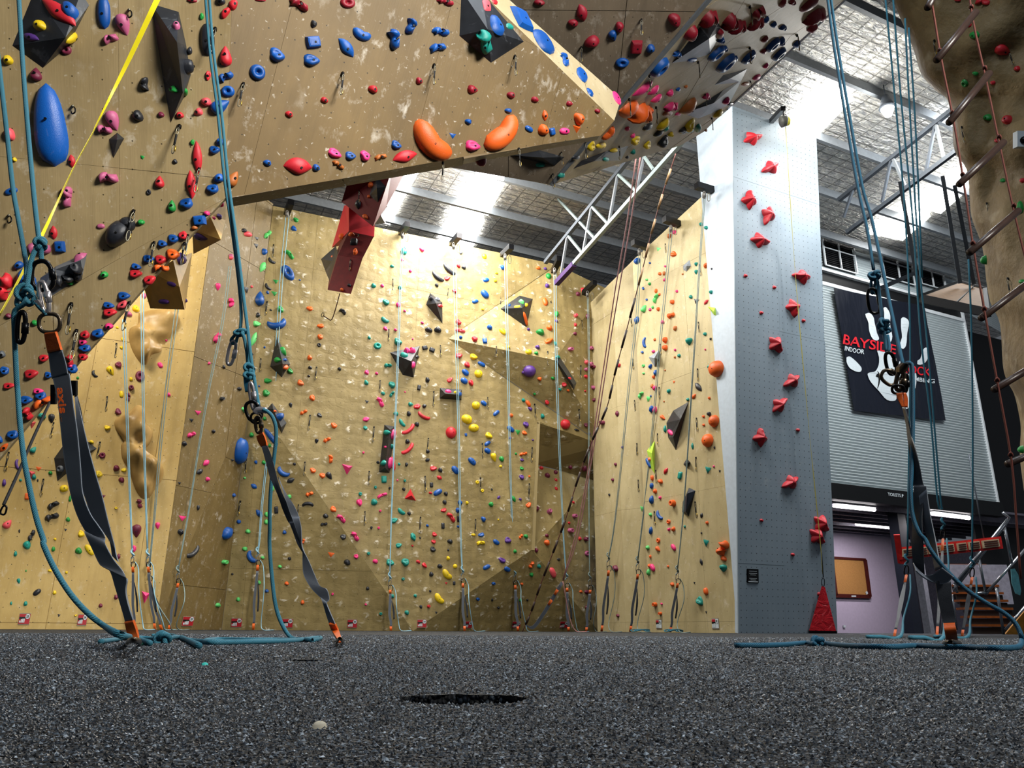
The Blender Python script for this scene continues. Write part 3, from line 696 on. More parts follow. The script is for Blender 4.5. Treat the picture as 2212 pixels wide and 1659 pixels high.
# staircase with rails
M_step = simple('brown_timber_tread', '#7a3f16', .4, var=.2); M_riser = simple('dark_riser', '#1d110b', .6)
sz = 15.6
stc = P(2140, 1375, sz); stc.z = 0
st = empty('staircase', stc); tag(st, 'brown timber staircase with steel handrails behind the rock tower', 'staircase')
sx = (P(2180, 1375, sz)-P(2070, 1375, sz)); sx.z = 0; sxd = sx.normalized(); back_d = Vector((-sxd.y, sxd.x, 0))
for k in range(9):
    cpt = stc+sxd*(.10+.09*k)+back_d*(.26*k)
    ch(box('tread', cpt+Z*(.17*(k+1)), sxd, back_d, Z, (sx.length*1.0, .30, .045), M_step), st, stc)
    ch(box('riser', cpt+Z*(.17*k+.07)-back_d*.10, sxd, back_d, Z, (sx.length*.98, .02, .13), M_riser), st, stc)
for pts in ([(2035, 1370), (2040, 1300)], [(2062, 1262), (2176, 1122)], [(2062, 1262), (2068, 1280)], [(2060, 1275), (2170, 1136), (2180, 1118), (2166, 1107)],
            [(2130, 1282), (2215, 1186)], [(2135, 1280), (2108, 1282)], [(2168, 1370), (2153, 1270)], [(2130, 1285), (2115, 1208)], [(2066, 1360), (2056, 1285)], [(2172, 1360), (2222, 1302)], [(2170, 1138), (2185, 1215)]):
    ch(tube('handrail', [P(x, y, sz-.9) for x, y in pts], .026, M_chr, None, 8), st, stc)
yp = [P(x, y, sz-.5) for x, y in ((2170, 1372), (2222, 1310), (2222, 1375))]
ch(mesh_obj('stringer', yp+[p+Vector((.02, .08, 0)) for p in yp], [(0, 1, 2), (5, 4, 3), (0, 3, 4, 1), (1, 4, 5, 2), (2, 5, 3, 0)], simple('yellow_ply_stringer', '#b98032', .5)), st, stc)
# footprint panel on the stair glass
M_cyan = simple('cyan_footprint_print', '#7fd0d8', .4)
fp = [P(2180+x, 1226+y, sz-1.2) for x, y in ((4, 3), (12, 2), (20, 16), (26, 50), (24, 60), (14, 56), (6, 34))]
fpo = mesh_obj('footprint_decal', fp+[p+Vector((.004, .02, 0)) for p in fp], [tuple(range(7)), tuple(range(13, 6, -1))]+[(i, (i+1) % 7, (i+1) % 7+7, i+7) for i in range(7)], M_cyan)
tag(fpo, 'pale cyan footprint decal beside the staircase', 'decal')
struct(box('wall_landing', P(2110, 1262, sz+1.5), sxd, back_d, Z, (1.45, .06, .85), simple('grey_panel', '#8d8995', .6)))
# hanging timber platform with steel hangers
pz = 12.5
pq = [P(1988, 645, pz+.3), P(2073, 614, pz+1.1), P(2129, 630, pz+.6), P(2135, 676, pz-.4)]
c = sum(pq, Vector())/4
pf = empty('hanging_platform', c); tag(pf, 'plywood platform hung on black steel frame beside the rock tower', 'platform')
M_plyb = simple('platform_plywood', '#6b4b24', .7)
ch(mesh_obj('deck', pq+[p+Z*.05 for p in pq], [(0, 3, 2, 1), (4, 5, 6, 7), (0, 1, 5, 4), (1, 2, 6, 5), (2, 3, 7, 6), (3, 0, 4, 7)], M_plyb), pf, c)
for a, b in ((0, 1), (1, 2), (0, 3), (2, 3)): ch(bar('edge_beam', pq[a], pq[b], .06, .14, M_black), pf, c)
m1 = (pq[0]+pq[3])/2; m2 = (pq[1]+pq[2])/2; ch(bar('joist', m1-Z*.02, m2-Z*.02, .10, .10, M_black), pf, c)
for a, b in (((1944, 392), (1989, 648)), ((2036, 380), (2074, 612)), ((2062, 400), (2104, 614)), ((1901, 623), (1976, 590))):
    ch(bar('hanger_post', P(*a, pz+.6), P(*b, pz+.7), .06, .06, M_steeld), pf, c)
# ---------------------------------------------------------------- rock tower (sculpted)
sil = [(1905, -120), (1920, -40), (1931, 5), (1958, 70), (1976, 115), (1990, 160), (2020, 195), (2046, 216), (2057, 270), (2062, 325), (2088, 366), (2094, 420), (2099, 470), (2122, 535), (2131, 610), (2140, 655), (2160, 700), (2166, 785), (2174, 820), (2190, 850), (2199, 885), (2205, 925), (2203, 985), (2212, 1060), (2225, 1150), (2235, 1230)]
rk = NT('tan_sculpted_rock'); rv = rk.coord('Object')
rc = rk.ramp(rk.noise(rv, 1.3, 6, .62), [(.3, lin('#6a583c')), (.7, lin('#9a845c'))]); rc = rk.mix(rk.rng(rk.noise(rv, 4, 4), .58, .8, 0, .5), rc, lin('#d6c8aa'))
rk.col(rc); rk.bump(rk.noise(rv, 6, 6, .6), .6, .05); M_rock = rk.pr(.6, 0, .3)
V, Fc, UVs = [], [], []; NT_ = 22; rows = []
spts = catmull([Vector((x, y, 0)) for x, y in sil], 4)
for sp in spts:
    row = []
    for k in range(NT_+3):
        if k < 3:
            t = 0; x = sp.x+(.8-.4*k)*8*(1 if k else 1); zc = 9.9-(k*.16)
            x = sp.x+(2-k)*5
            row.append(P(x, sp.y, 10.4-k*.22)); continue
        t = (k-2)/NT_; x = sp.x+t*(2340-sp.x)*1.0
        zc = 9.95-1.55*t**.55
        p = P(x, sp.y, zc)
        nz = noise.fractal(p*.55, 1, 2, 4)*.55+noise.noise(p*2.1)*.12
        p = CAM+(p-CAM)*(1+nz*.075*min(1, t*5+.15)); row.append(p)
    rows.append(row)
for row in rows: V += row
m = NT_+3
for i in range(len(rows)-1):
    for k in range(m-1): a = i*m+k; Fc.append((a, a+1, a+m+1, a+m))
rock = struct(mesh_obj('wall_rock_tower', V, Fc, M_rock, None, True))
FACETS_MESH = [(V, Fc, 'K')]
# ---------------------------------------------------------------- ray casting on the walls
TV, TF, TW = [], [], []
for pts, wid in FACETS:
    c, u, v, n = facet_frame(pts); o = len(TV); TV += pts
    for t in tessellate_polygon([[((p-c).dot(u), (p-c).dot(v), 0) for p in pts]]): TF.append(tuple(o+i for i in t)); TW.append(wid)
for V_, F_, w_ in FACETS_MESH:
    o = len(TV); TV += V_
    for q in F_: TF += [(o+q[0], o+q[1], o+q[2]), (o+q[0], o+q[2], o+q[3])]; TW += [w_, w_]
def bvh(): return BVHTree.FromPolygons(TV, TF)
BV = bvh()
def cast(px, py):
    d = ray(px, py); L = d.length; h = BV.ray_cast(CAM, d/L)
    if h[0] is None: return None
    n = h[1]
    if n.dot(h[0]-CAM) > 0: n = -n
    return h[0], n, TW[h[2]]
# ---------------------------------------------------------------- volumes
M_vol = NT('charcoal_volume'); vv = M_vol.coord('Object'); cvv = M_vol.ramp(M_vol.noise(vv, 5, 4), [(.3, lin('#1b1d21')), (.75, lin('#2d3036'))])
M_vol.col(M_vol.mix(M_vol.rng(M_vol.noise(vv, 8, 4, .6, 1),   .60, .78, 0, .32), cvv, lin('#9aa0a8'))); M_vol = M_vol.pr(.42, 0, .5)
M_volg = simple('mid_grey_volume', '#6b6f76', .5, var=.2, scale=6)
M_voll = simple('pale_grey_volume', '#8f979f', .5); M_lime = simple('lime_volume', '#b6e04a', .5, var=.05); M_navy = simple('navy_volume', '#1d2533', .5)
M_vpk = simple('pink_volume', '#e52a6a', .45, var=.06); M_ply = simple('yellow_plywood', '#d2a656', .55, var=.1)
def Zp(x0, y0, s, L): return [(x0+a/s, y0+b/s) for a, b in L]
VOLS = []
def volume(label, base, apex, mat, faces=None, name='climbing_volume', plane=None):
    global BV
    cx = sum(p[0] for p in base)/len(base); cy = sum(p[1] for p in base)/len(base)
    if plane is None:
        h = cast(cx, cy)
        if h is None: print('VOLMISS', label); return
        co, n, wid = h
    else: co, n = plane; wid = 'G'
    b = [on_plane(x, y, co, n) for x, y in base]; a = [on_plane(x, y, co+n*hh, n) for x, y, hh in apex]; k = len(b)
    V = b+a; Fc = faces or [(i, (i+1) % k, k) for i in range(k)]
    # root sits at the base centre
    c = sum(b, Vector())/k; me = bpy.data.meshes.new(name); me.from_pydata([tuple(p-c) for p in V], [], Fc+[tuple(range(k))[::-1]])
    bm = bmesh.new(); bm.from_mesh(me); bmesh.ops.recalc_face_normals(bm, faces=bm.faces); bm.to_mesh(me); bm.free()
    me.materials.append(mat); o = bpy.data.objects.new(name, me); COL.objects.link(o); o.location = c
    tag(o, label, 'volume', 'climbing volumes'); o0 = len(TV); TV.extend(V)
    for q in Fc:
        for i in range(1, len(q)-1): TF.append((o0+q[0], o0+q[i], o0+q[i+1])); TW.append(wid)
    VOLS.append((cx, cy, o)); BV = bvh(); return o
zA = lambda L: Zp(0, 0, 3.95, L); zD = lambda L: Zp(0, 400, 3.95, L)
volume('big charcoal pyramid volume with a red horn, topmost on the tan overhang', zA([(290, -70), (105, 390), (365, 580), (575, 400), (760, 45), (690, -70)]), [zA([(560, 320)])[0]+(.16,)], M_vol)
volume('tall charcoal wedge volume beside the yellow tape on the tan overhang', zA([(1290, 30), (1525, 100), (1590, 390), (1628, 640), (1575, 820), (1455, 1050), (1370, 550)]),
       [zA([(1330, 60)])[0]+(.03,), zA([(1510, 360)])[0]+(.20,), zA([(1560, 790)])[0]+(.13,)], M_vol, [(0, 8, 9, 6), (0, 7, 8), (0, 1, 8), (1, 2, 8), (2, 3, 9, 8), (3, 4, 9), (4, 5, 9), (5, 6, 9)][0:1]+[(0, 1, 8), (1, 2, 8), (2, 3, 9, 8), (3, 4, 9), (4, 5, 9), (5, 6, 9)])
volume('grey wedge volume with two black holds behind the rope knot', zD([(345, 790), (480, 690), (745, 575), (705, 770), (430, 955), (300, 955)]), [zD([(470, 720)])[0]+(.08,), zD([(690, 640)])[0]+(.10,)], M_volg,
       [(0, 1, 6), (1, 2, 7, 6), (2, 3, 7), (3, 4, 6, 7), (4, 5, 6), (5, 0, 6)])
volume('small black kite volume on the tan overhang', zA([(930, 1188), (1000, 1132), (1060, 1182), (967, 1350)]), [zA([(1000, 1192)])[0]+(.07,)], M_vol)
volume('charcoal volume behind the grey webbing on the yellow wall', Zp(0, 780, 3.95, [(460, 830), (560, 690), (690, 640), (825, 745), (700, 850), (490, 1025)]), [Zp(0, 780, 3.95, [(610, 830)])[0]+(.25,)], M_vol)
c2 = lambda L: Zp(480, 640, 6.38, L)
volume('tall black diamond volume with green holds behind the blue top rope', c2([(748, 540), (660, 970), (820, 1120), (938, 935)]), [c2([(832, 930)])[0]+(.35,)], M_vol)
volume('black slab volume with a blue dome beside the middle webbing', Zp(480, 880, 6.38, [(690, -62), (622, 15), (820, 360), (888, 212)]), [Zp(480, 880, 6.38, [(700, 20)])[0]+(.12,), Zp(480, 880, 6.38, [(815, 275)])[0]+(.14,)], M_vol, [(0, 1, 4), (1, 2, 5, 4), (2, 3, 5), (3, 0, 4, 5)])
c3z = lambda L: Zp(780, 360, 4.879, L)
volume('narrow black kite volume high on the gold wall with a red hold', c3z([(725, 1325), (683, 1455), (860, 1660), (858, 1430)]), [c3z([(790, 1440)])[0]+(.22,)], M_vol)
volume('grey and black pyramid volume with an orange bar on the gold wall', Zp(1080, 620, 6.38, [(5, 300), (270, 118), (452, 165), (365, 555)]), [Zp(1080, 620, 6.38, [(305, 288)])[0]+(.35,)], M_vol)
c5z = lambda L: Zp(780, 680, 6.38, L)
volume('black pyramid volume with a hot pink hold on its top face', c5z([(393, 518), (810, 428), (725, 868), (570, 830)]), [c5z([(690, 640)])[0]+(.35,)], M_vol)
volume('black shed shaped volume on the gold wall', c5z([(1085, 1005), (1390, 1030), (1385, 1178), (1080, 1155)]), [c5z([(1160, 1085)])[0]+(.22,), c5z([(1340, 1100)])[0]+(.22,)], M_vol, [(0, 1, 5, 4), (1, 2, 5), (2, 3, 4, 5), (3, 0, 4)])
c6z = lambda L: Zp(780, 900, 6.38, L)
volume('tall black trough volume with teal and pink holds on the gold wall', c6z([(320, 112), (465, 132), (392, 775), (245, 768)]), [c6z([(400, 180)])[0]+(.20,), c6z([(330, 700)])[0]+(.20,)], M_vol, [(0, 1, 4), (1, 2, 5, 4), (2, 3, 5), (3, 0, 4, 5)])
c7z = lambda L: Zp(1080, 620, 6.38, L)
volume('black slab volume on the edge above the alcove', c7z([(738, 1000), (830, 975), (1055, 1320), (1020, 1420)]), [c7z([(800, 1040)])[0]+(.08,), c7z([(1010, 1350)])[0]+(.08,)], M_vol, [(0, 1, 4), (1, 2, 5, 4), (2, 3, 5), (3, 0, 4, 5)], plane=(V1-TD*.05, TD))
d1 = lambda L: Zp(1300, 480, 5.925, L); d2 = lambda L: Zp(1300, 740, 5.184, L)
volume('flat pale grey polygon volume high on the cream wall', d1([(1040, 560), (1122, 480), (1142, 560), (1085, 632), (1045, 612)]), [d1([(1085, 560)])[0]+(.08,)], M_voll)
volume('grey pyramid volume at the fold of the cream wall', d2([(525, 165), (640, 80), (642, 190), (592, 272)]), [d2([(590, 170)])[0]+(.2,)], M_voll)
volume('charcoal half moon volume with a pink hold on the cream wall', d2([(972, 662), (830, 1205), (742, 1062), (724, 900), (800, 762)]), [d2([(880, 860)])[0]+(.16,), d2([(800, 1060)])[0]+(.12,)], M_vol, [(0, 1, 6, 5), (1, 2, 6), (2, 3, 5, 6), (3, 4, 5), (4, 0, 5)])
volume('lime green fin volume at the fold of the cream wall', d2([(592, 1100), (505, 1210), (545, 1400), (592, 1472)]), [d2([(560, 1240)])[0]+(.15,)], M_lime)
volume('pale lime kite volume beside the grey tower', d1([(1355, 1080), (1452, 1095), (1464, 1195), (1438, 1190)]), [d1([(1430, 1140)])[0]+(.08,)], M_lime)
volume('small navy pyramid volume behind a rope on the cream wall', d2([(913, 1362), (952, 1298), (992, 1342), (950, 1402)]), [d2([(955, 1345)])[0]+(.12,)], M_navy)
volume('dark slab volume with a pink band on the cream wall', Zp(1300, 1040, 4.608, [(805, 205), (868, 62), (932, 92), (865, 348), (798, 305)]), [Zp(1300, 1040, 4.608, [(850, 120)])[0]+(.12,), Zp(1300, 1040, 4.608, [(835, 300)])[0]+(.12,)], M_navy, [(0, 1, 5), (1, 2, 5), (2, 3, 6, 5), (3, 4, 6), (4, 0, 5, 6)])
volume('big black pyramid volume with blue holds on the brown prow', Zp(980, 0, 3.95, [(68, -80), (50, 305), (318, 535), (598, 355), (230, -80)]), [Zp(980, 0, 3.95, [(290, 250)])[0]+(.16,)], M_vol)
i1 = lambda L: Zp(1400, 0, 3.95, L)
volume('dark pyramid volume among crimson holds on the tan wedge', i1([(200, 540), (440, 230), (600, 190), (632, 250), (530, 462), (320, 525)]), [i1([(520, 330)])[0]+(.13,)], M_vol)
volume('dark blade volume with a bright blue stripe on the tan wedge', i1([(565, 725), (640, 640), (845, 588), (790, 700)]), [i1([(700, 670)])[0]+(.05,)], M_vol)
volume('long dark blade volume under the brown almond hold', i1([(300, 970), (430, 905), (640, 770), (800, 680), (735, 805), (690, 890), (600, 945), (430, 1012)]), [i1([(560, 880)])[0]+(.06,)], M_vol)
volume('dark box volume along the lower edge of the tan wedge', Zp(980, 0, 3.95, [(1490, 1245), (1425, 1370), (1150, 1450), (1020, 1440), (1090, 1370), (1300, 1290)]), [Zp(980, 0, 3.95, [(1200, 1375)])[0]+(.06,)], M_vol)
volume('black slab volume on the dim panel under the prow', Zp(980, 0, 3.95, [(470, 1322), (720, 1278), (945, 1340), (860, 1415)]), [Zp(980, 0, 3.95, [(760, 1345)])[0]+(.14,)], M_vol)
# two plywood box volumes hung from the overhang lip
def solid(name, label, pts, faces, mat, cat, group=None):
    c = sum(pts, Vector())/len(pts); me = bpy.data.meshes.new(name); me.from_pydata([tuple(p-c) for p in pts], [], faces)
    bm = bmesh.new(); bm.from_mesh(me); bmesh.ops.recalc_face_normals(bm, faces=bm.faces); bm.to_mesh(me); bm.free(); me.materials.append(mat)
    o = bpy.data.objects.new(name, me); COL.objects.link(o); o.location = c; tag(o, label, cat, group)
    o0 = len(TV); TV.extend(pts)
    for q in faces:
        for i in range(1, len(q)-1): TF.append((o0+q[0], o0+q[i], o0+q[i+1])); TW.append('W')
    return o
q1 = [P(*zD([(1640, 375)])[0], 6.35), P(*zD([(1785, 248)])[0], 6.25), P(*zD([(1885, 467)])[0], 6.1), P(*zD([(1650, 588)])[0], 6.5), P(*zD([(1928, 128)])[0], 6.6), P(*zD([(1925, 300)])[0], 6.7), P(*zD([(1660, 250)])[0], 6.9)]
solid('plywood_volume', 'plywood prism volume with a bright triangular face under the prow corner', q1, [(0, 1, 2, 3), (1, 4, 5, 2), (0, 6, 4, 1), (3, 2, 5), (0, 3, 6), (3, 5, 6), (6, 5, 4)], M_ply, 'volume', 'climbing volumes')
q2 = [P(*zD([(1230, 880)])[0], 7.0), P(*zD([(1300, 745)])[0], 6.9), P(*zD([(1478, 640)])[0], 6.8), P(*zD([(1532, 870)])[0], 6.8), P(*zD([(1575, 1062)])[0], 6.9), P(*zD([(1282, 1052)])[0], 7.1), P(*zD([(1640, 575)])[0], 7.5), P(*zD([(1580, 1058)])[0], 7.6)]
solid('plywood_volume', 'large plywood box volume with a bright narrow side below the overhang lip', q2, [(0, 1, 2, 3, 4, 5), (2, 6, 7, 4, 3), (0, 5, 7, 6), (0, 6, 2, 1), (5, 4, 7)], M_ply, 'volume', 'climbing volumes')
# red hanging stalactite: three stacked boxes from the roof
M_redp = simple('maroon_red_board', '#6e1c1f', .6, var=.1, spec=.2); 
r0 = lambda L: Zp(680, 350, 4.483, L); rz = 11.6
rp = lambda x, y, z: P(*r0([(x, y)])[0], z)
rroot_c = rp(380, 700, 12.0)
rr = empty('hanging_stalactite', rroot_c); tag(rr, 'dark red stacked box stalactite hanging from the roof past the gold wall', 'hanging feature')
def hexa(name, f, b, mat, lab=None):
    o = mesh_obj(name, [p-rroot_c for p in f+b], [(0, 1, 2, 3), (7, 6, 5, 4), (0, 4, 5, 1), (1, 5, 6, 2), (2, 6, 7, 3), (3, 7, 4, 0)], mat, rr)
    bm = bmesh.new(); bm.from_mesh(o.data); bmesh.ops.recalc_face_normals(bm, faces=bm.faces); bm.to_mesh(o.data); bm.free()
    o0 = len(TV); TV.extend(f+b)
    for q in ((0, 1, 2, 3), (0, 4, 5, 1), (1, 5, 6, 2), (2, 6, 7, 3), (3, 7, 4, 0)): TF.extend([(o0+q[0], o0+q[1], o0+q[2]), (o0+q[0], o0+q[2], o0+q[3])]); TW.extend(['R', 'R'])
    if lab: o['label'] = lab
hexa('upper_block', [rp(260, 385, 11.7), rp(360, 60, 11.2), rp(750, 60, 11.2), rp(565, 625, 11.4)], [rp(330, 440, 12.9), rp(420, 60, 12.6), rp(900, 60, 12.6), rp(690, 440, 12.4)], M_redp)
hexa('middle_block', [rp(330, 670, 12.3), rp(330, 420, 12.6), rp(580, 600, 12.6), rp(575, 725, 12.3)], [rp(165, 830, 13.6), rp(285, 420, 13.6), rp(580, 560, 13.4), rp(575, 700, 13.2)], simple('bright_red_board', '#c62733', .5, var=.08))
hexa('lower_block', [rp(225, 900, 11.9), rp(330, 672, 12.25), rp(572, 722, 12.15), rp(460, 938, 11.8)], [rp(170, 950, 12.9), rp(290, 690, 13.0), rp(560, 730, 13.0), rp(470, 900, 12.7)], simple('deep_maroon_board', '#571517', .55))
hexa('tip_block', [rp(124, 1238, 11.7), rp(224, 902, 11.88), rp(460, 940, 11.78), rp(350, 1278, 11.6)], [rp(135, 1150, 12.6), rp(215, 860, 12.7), rp(450, 900, 12.6), rp(340, 1200, 12.5)], simple('dark_red_board', '#6a1013', .5))
BV = bvh()
volume('black blade volume on the upper red stalactite block', r0([(590, 130), (690, 240), (610, 390), (528, 325)]), [r0([(600, 250)])[0]+(.12,)], M_vol)
kk = [rp(60, 940, 12.6), rp(205, 812, 12.5), rp(228, 905, 12.0), rp(140, 1150, 12.1), rp(100, 1050, 12.5), rp(170, 960, 12.3)]
solid('climbing_volume', 'black volume on the flank of the red stalactite tip', kk, [(0, 1, 5), (1, 2, 5), (2, 3, 5), (3, 4, 5), (4, 0, 5), (0, 4, 3, 2, 1)], M_vol, 'volume', 'climbing volumes')
kk = [rp(560, 610, 11.8), rp(640, 440, 12.2), rp(720, 420, 12.6), rp(712, 500, 12.5), rp(680, 590, 12.2), rp(640, 520, 11.9)]
solid('climbing_volume', 'black faceted volume beside the upper red stalactite block', kk, [(0, 1, 5), (1, 2, 5), (2, 3, 5), (3, 4, 5), (4, 0, 5), (0, 4, 3, 2, 1)], M_vol, 'volume', 'climbing volumes')
# ---------------------------------------------------------------- hold shapes (unit size: x, y in -.5 .. .5, z out of the wall)
HM = {}
def polar(prof, outline, nr=6, na=16, ph=0.):
    V = [(0, 0, prof(0, 0))]; Fc = []
    for i in range(1, nr+1):
        q = i/nr
        for k in range(na):
            a = 2*math.pi*k/na+ph; r = outline(a); x, y = q*r*math.cos(a), q*r*math.sin(a); V.append((x, y, prof(q, a)))
    for k in range(na): Fc.append((0, 1+k, 1+(k+1) % na))
    for i in range(nr-1):
        for k in range(na): a, b = 1+i*na+k, 1+i*na+(k+1) % na; Fc.append((a, a+na, b+na, b))
    return V, Fc
def spine(sp, wid, hei, n=12, m=7):
    V, Fc = [], []
    for i in range(n+1):
        t = i/n; x, y = sp(t); x2, y2 = sp(min(1, t+.01)); x1, y1 = sp(max(0, t-.01)); dx, dy = x2-x1, y2-y1; L = math.hypot(dx, dy) or 1; nx, ny = -dy/L, dx/L
        w, h = max(wid(t), .004), max(hei(t), .004)
        for k in range(m):
            a = math.pi*k/(m-1); V.append((x+nx*w*math.cos(a), y+ny*w*math.cos(a), h*math.sin(a)))
    for i in range(n):
        for k in range(m-1): a = i*m+k; Fc.append((a, a+1, a+m+1, a+m))
    return V, Fc
def dome(q, p=2.4): return max(0, 1-q**p)**.55
S = math.sin; PI = math.pi
def shape(code, var):
    r = random.Random(hash((code, var)) if False else (ord(code[0])*31+var)); f1, f2 = r.uniform(0, 6), r.uniform(0, 6)
    ol = lambda a: .46*(1+.08*S(2*a+f1)+.07*S(3*a+f2))
    if code == 'd': return polar(lambda q, a: dome(q)*(1+.12*q*S(a*2+f2)), ol)
    if code == 'j':
        def pj(q, a):
            x, y = q*math.cos(a), q*math.sin(a); return max(0, dome(q, 3)*(.72+.28*S(min(1, max(-1, -y))*1.5))-.30*math.exp(-((y-.30)**2*16+x*x*3)))
        return polar(pj, lambda a: .48*(1+.10*S(2*a+f1)+.09*S(3*a+f2)+.04*S(5*a+f1)), 7, 18)
    if code == 'a': return polar(lambda q, a: math.sqrt(max(0, 1-q*q)), lambda a: .5, 7, 18)
    if code == 'q': return polar(lambda q, a: (1-q**6)**.4 if q < 1 else 0, lambda a: .5/max(abs(math.cos(a)), abs(S(a)))**.8*.94, 5, 16)
    if code == 'u': return polar(lambda q, a: (.62 if q < .3 else (1 if q < .8 else (.85 if q < .99 else 0))), lambda a: .44, 8, 14)
    if code == 'r': return polar(lambda q, a: max(0, .25+.75*S(PI*max(0, (q-.18)/.82))**.7) if q > .2 and q < 1 else (0 if q >= 1 else .06), lambda a: .5, 9, 20)
    if code == 's':
        # four-armed speed hold, ball tipped arm along +x
        def os(a):
            arms = [(0, .50, .40), (1.85, .44, .42), (3.25, .48, .36), (4.6, .42, .42)]; v = .23
            for c, L, w in arms:
                d = abs((a-c+PI) % (2*PI)-PI); v = max(v, .23+(L-.23)*max(0, 1-d/ (w*2.1))**1.1)
            return v
        return polar(lambda q, a: max(0, 1-q**1.5)**.8*.9+(.28*math.exp(-((q-.8)/.15)**2)*math.exp(-((a+PI) % (2*PI)-PI)**2/.05)), os, 7, 44)
    if code == 't':
        b = [(-.5, .42, 0), (.5, .25, 0), (-.05, -.5, 0)]; return b+[(.02, .06, 1)], [(0, 1, 3), (1, 2, 3), (2, 0, 3)]
    if code == 'e': return spine(lambda t: (t-.5, .03*S(3*t+f1)), lambda t: .5*max(0, 1-abs(2*t-1)**2.6)**.5, lambda t: max(0, 1-abs(2*t-1)**2.6)**.5)
    if code == 'o': return spine(lambda t: (t-.5, 0), lambda t: .5*max(0, 1-abs(2*t-1)**2.6)**.5*(1.06-.42*t), lambda t: max(0, 1-abs(2*t-1)**2.6)**.5*(1-.3*t))
    if code == 'l': return spine(lambda t: (t-.5, .05*S(PI*t)), lambda t: .5*max(0, S(PI*t))**.85, lambda t: max(0, S(PI*t))**.8)
    if code == 'w': return spine(lambda t: (t-.5, 0), lambda t: .5*max(0, S(PI*t**.62))**.75, lambda t: max(0, S(PI*t**.6))**.8)
    if code == 'c': return spine(lambda t: (-.47*math.cos(PI*t*.94+.1), .36-.62*S(PI*t*.94+.1)), lambda t: .30*max(0, S(PI*t))**.75, lambda t: max(0, S(PI*t))**.7, 14)
    if code == 'b': return spine(lambda t: (-.36*math.cos(PI*(t*.9+.05)), .30-.46*S(PI*(t*.9+.05))), lambda t: .33*max(0, 1-abs(2*t-1)**3.0)**.5*(1.12-.24*t), lambda t: max(0, 1-abs(2*t-1)**3)**.45, 16)
    if code == 'h': return spine(lambda t: (t-.5, .12*S(2*PI*t+f1*.2)), lambda t: max(0, 1-abs(2*t-1)**3)**.5*(.30+.14*math.cos(4*PI*t+PI)), lambda t: max(0, 1-abs(2*t-1)**3)**.5*(.72+.28*math.cos(4*PI*t+PI)), 16)
    raise KeyError(code)
def hold_mesh(code, var):
    k = (code, var)
    if k not in HM:
        V, Fc = shape(code, var); me = bpy.data.meshes.new('hold_'+code); me.from_pydata(V, [], Fc)
        bm = bmesh.new(); bm.from_mesh(me); bmesh.ops.remove_doubles(bm, verts=bm.verts, dist=1e-4); bmesh.ops.recalc_face_normals(bm, faces=bm.faces)
        if sum(f.normal.z*f.calc_area() for f in bm.faces) < 0: bmesh.ops.reverse_faces(bm, faces=bm.faces)
        bm.to_mesh(me); bm.free()
        me.polygons.foreach_set('use_smooth', [code not in 'tq']*len(me.polygons)); me.materials.append(None); HM[k] = me
    return HM[k]
def hold_mat(name, hexc, rough=.42):
    t = NT('hold_'+name); c = lin(hexc); oi = t.n('ObjectInfo'); v = t.coord('Object', (1, 1, 1))
    f = t.rng(oi.outputs['Random'], 0, 1, .8, 1.15); m = t.n('Mix', data_type='RGBA', blend_type='MULTIPLY'); m.inputs[0].default_value = 1; m.inputs[6].default_value = c
    cb_ = t.n('CombineColor'); [t.l(f, cb_.inputs[i]) for i in range(3)]; t.l(cb_.outputs[0], m.inputs[7])
    nz = t.noise(v, 9, 4); t.col(t.mix(t.rng(nz, .6, .85, 0, .10), m.outputs[2], (.75, .75, .72, 1))); t.bump(t.noise(v, 60, 2), .15, .02); return t.pr(rough, 0, .45)
HC = {'B': ('blue', '#0d4f9e'), 'T': ('teal', '#12897c'), 'G': ('green', '#1e8f3c'), 'g': ('light green', '#5cc76a'), 'R': ('red', '#c8232f'), 'p': ('plum', '#6e1f3a'), 'P': ('pink', '#e8347c'),
      'M': ('mauve', '#b0567c'), 'm': ('coral', '#e4525c'), 'V': ('purple', '#553282'), 'O': ('orange', '#e8631f'), 'o': ('tan orange', '#b8672c'), 'Y': ('yellow', '#e6c418'), 'K': ('black', '#24262c'),
      'k': ('grey', '#5c6168'), 'W': ('white', '#d8d8d4'), 'C': ('crimson', '#93162a')}
HMAT = {k: hold_mat(n.replace(' ', '_'), h, .38 if k in 'KB' else .45) for k, (n, h) in HC.items()}
M_bolt = simple('dark_bolt', '#0b0b0c', .5, .4)
BOLT = bpy.data.meshes.new('bolt'); _v, _f, _u = tube_mesh([Vector((0, 0, -.5)), Vector((0, 0, .5))], 1, 8); BOLT.from_pydata([tuple(x) for x in _v], [], _f); BOLT.materials.append(M_bolt)
DEP = {'o': .42, 'd': .55, 'j': .62, 'a': .46, 'q': .42, 'u': .7, 'r': .32, 's': .40, 't': .5, 'e': .45, 'l': .42, 'w': .55, 'c': .42, 'b': .34, 'h': .6}
HOLDS = []
def add(x0, y0, s, text, wall=None):
    for it in text.replace('\n', ' ').split(';'):
        it = it.strip()
        if not it: continue
        q = it.split(','); x, y, w, h, r = [float(v) for v in q[:5]]; HOLDS.append((x0+x/s, y0+y/s, w/s, h/s, r, q[5].strip(), q[6].strip()))
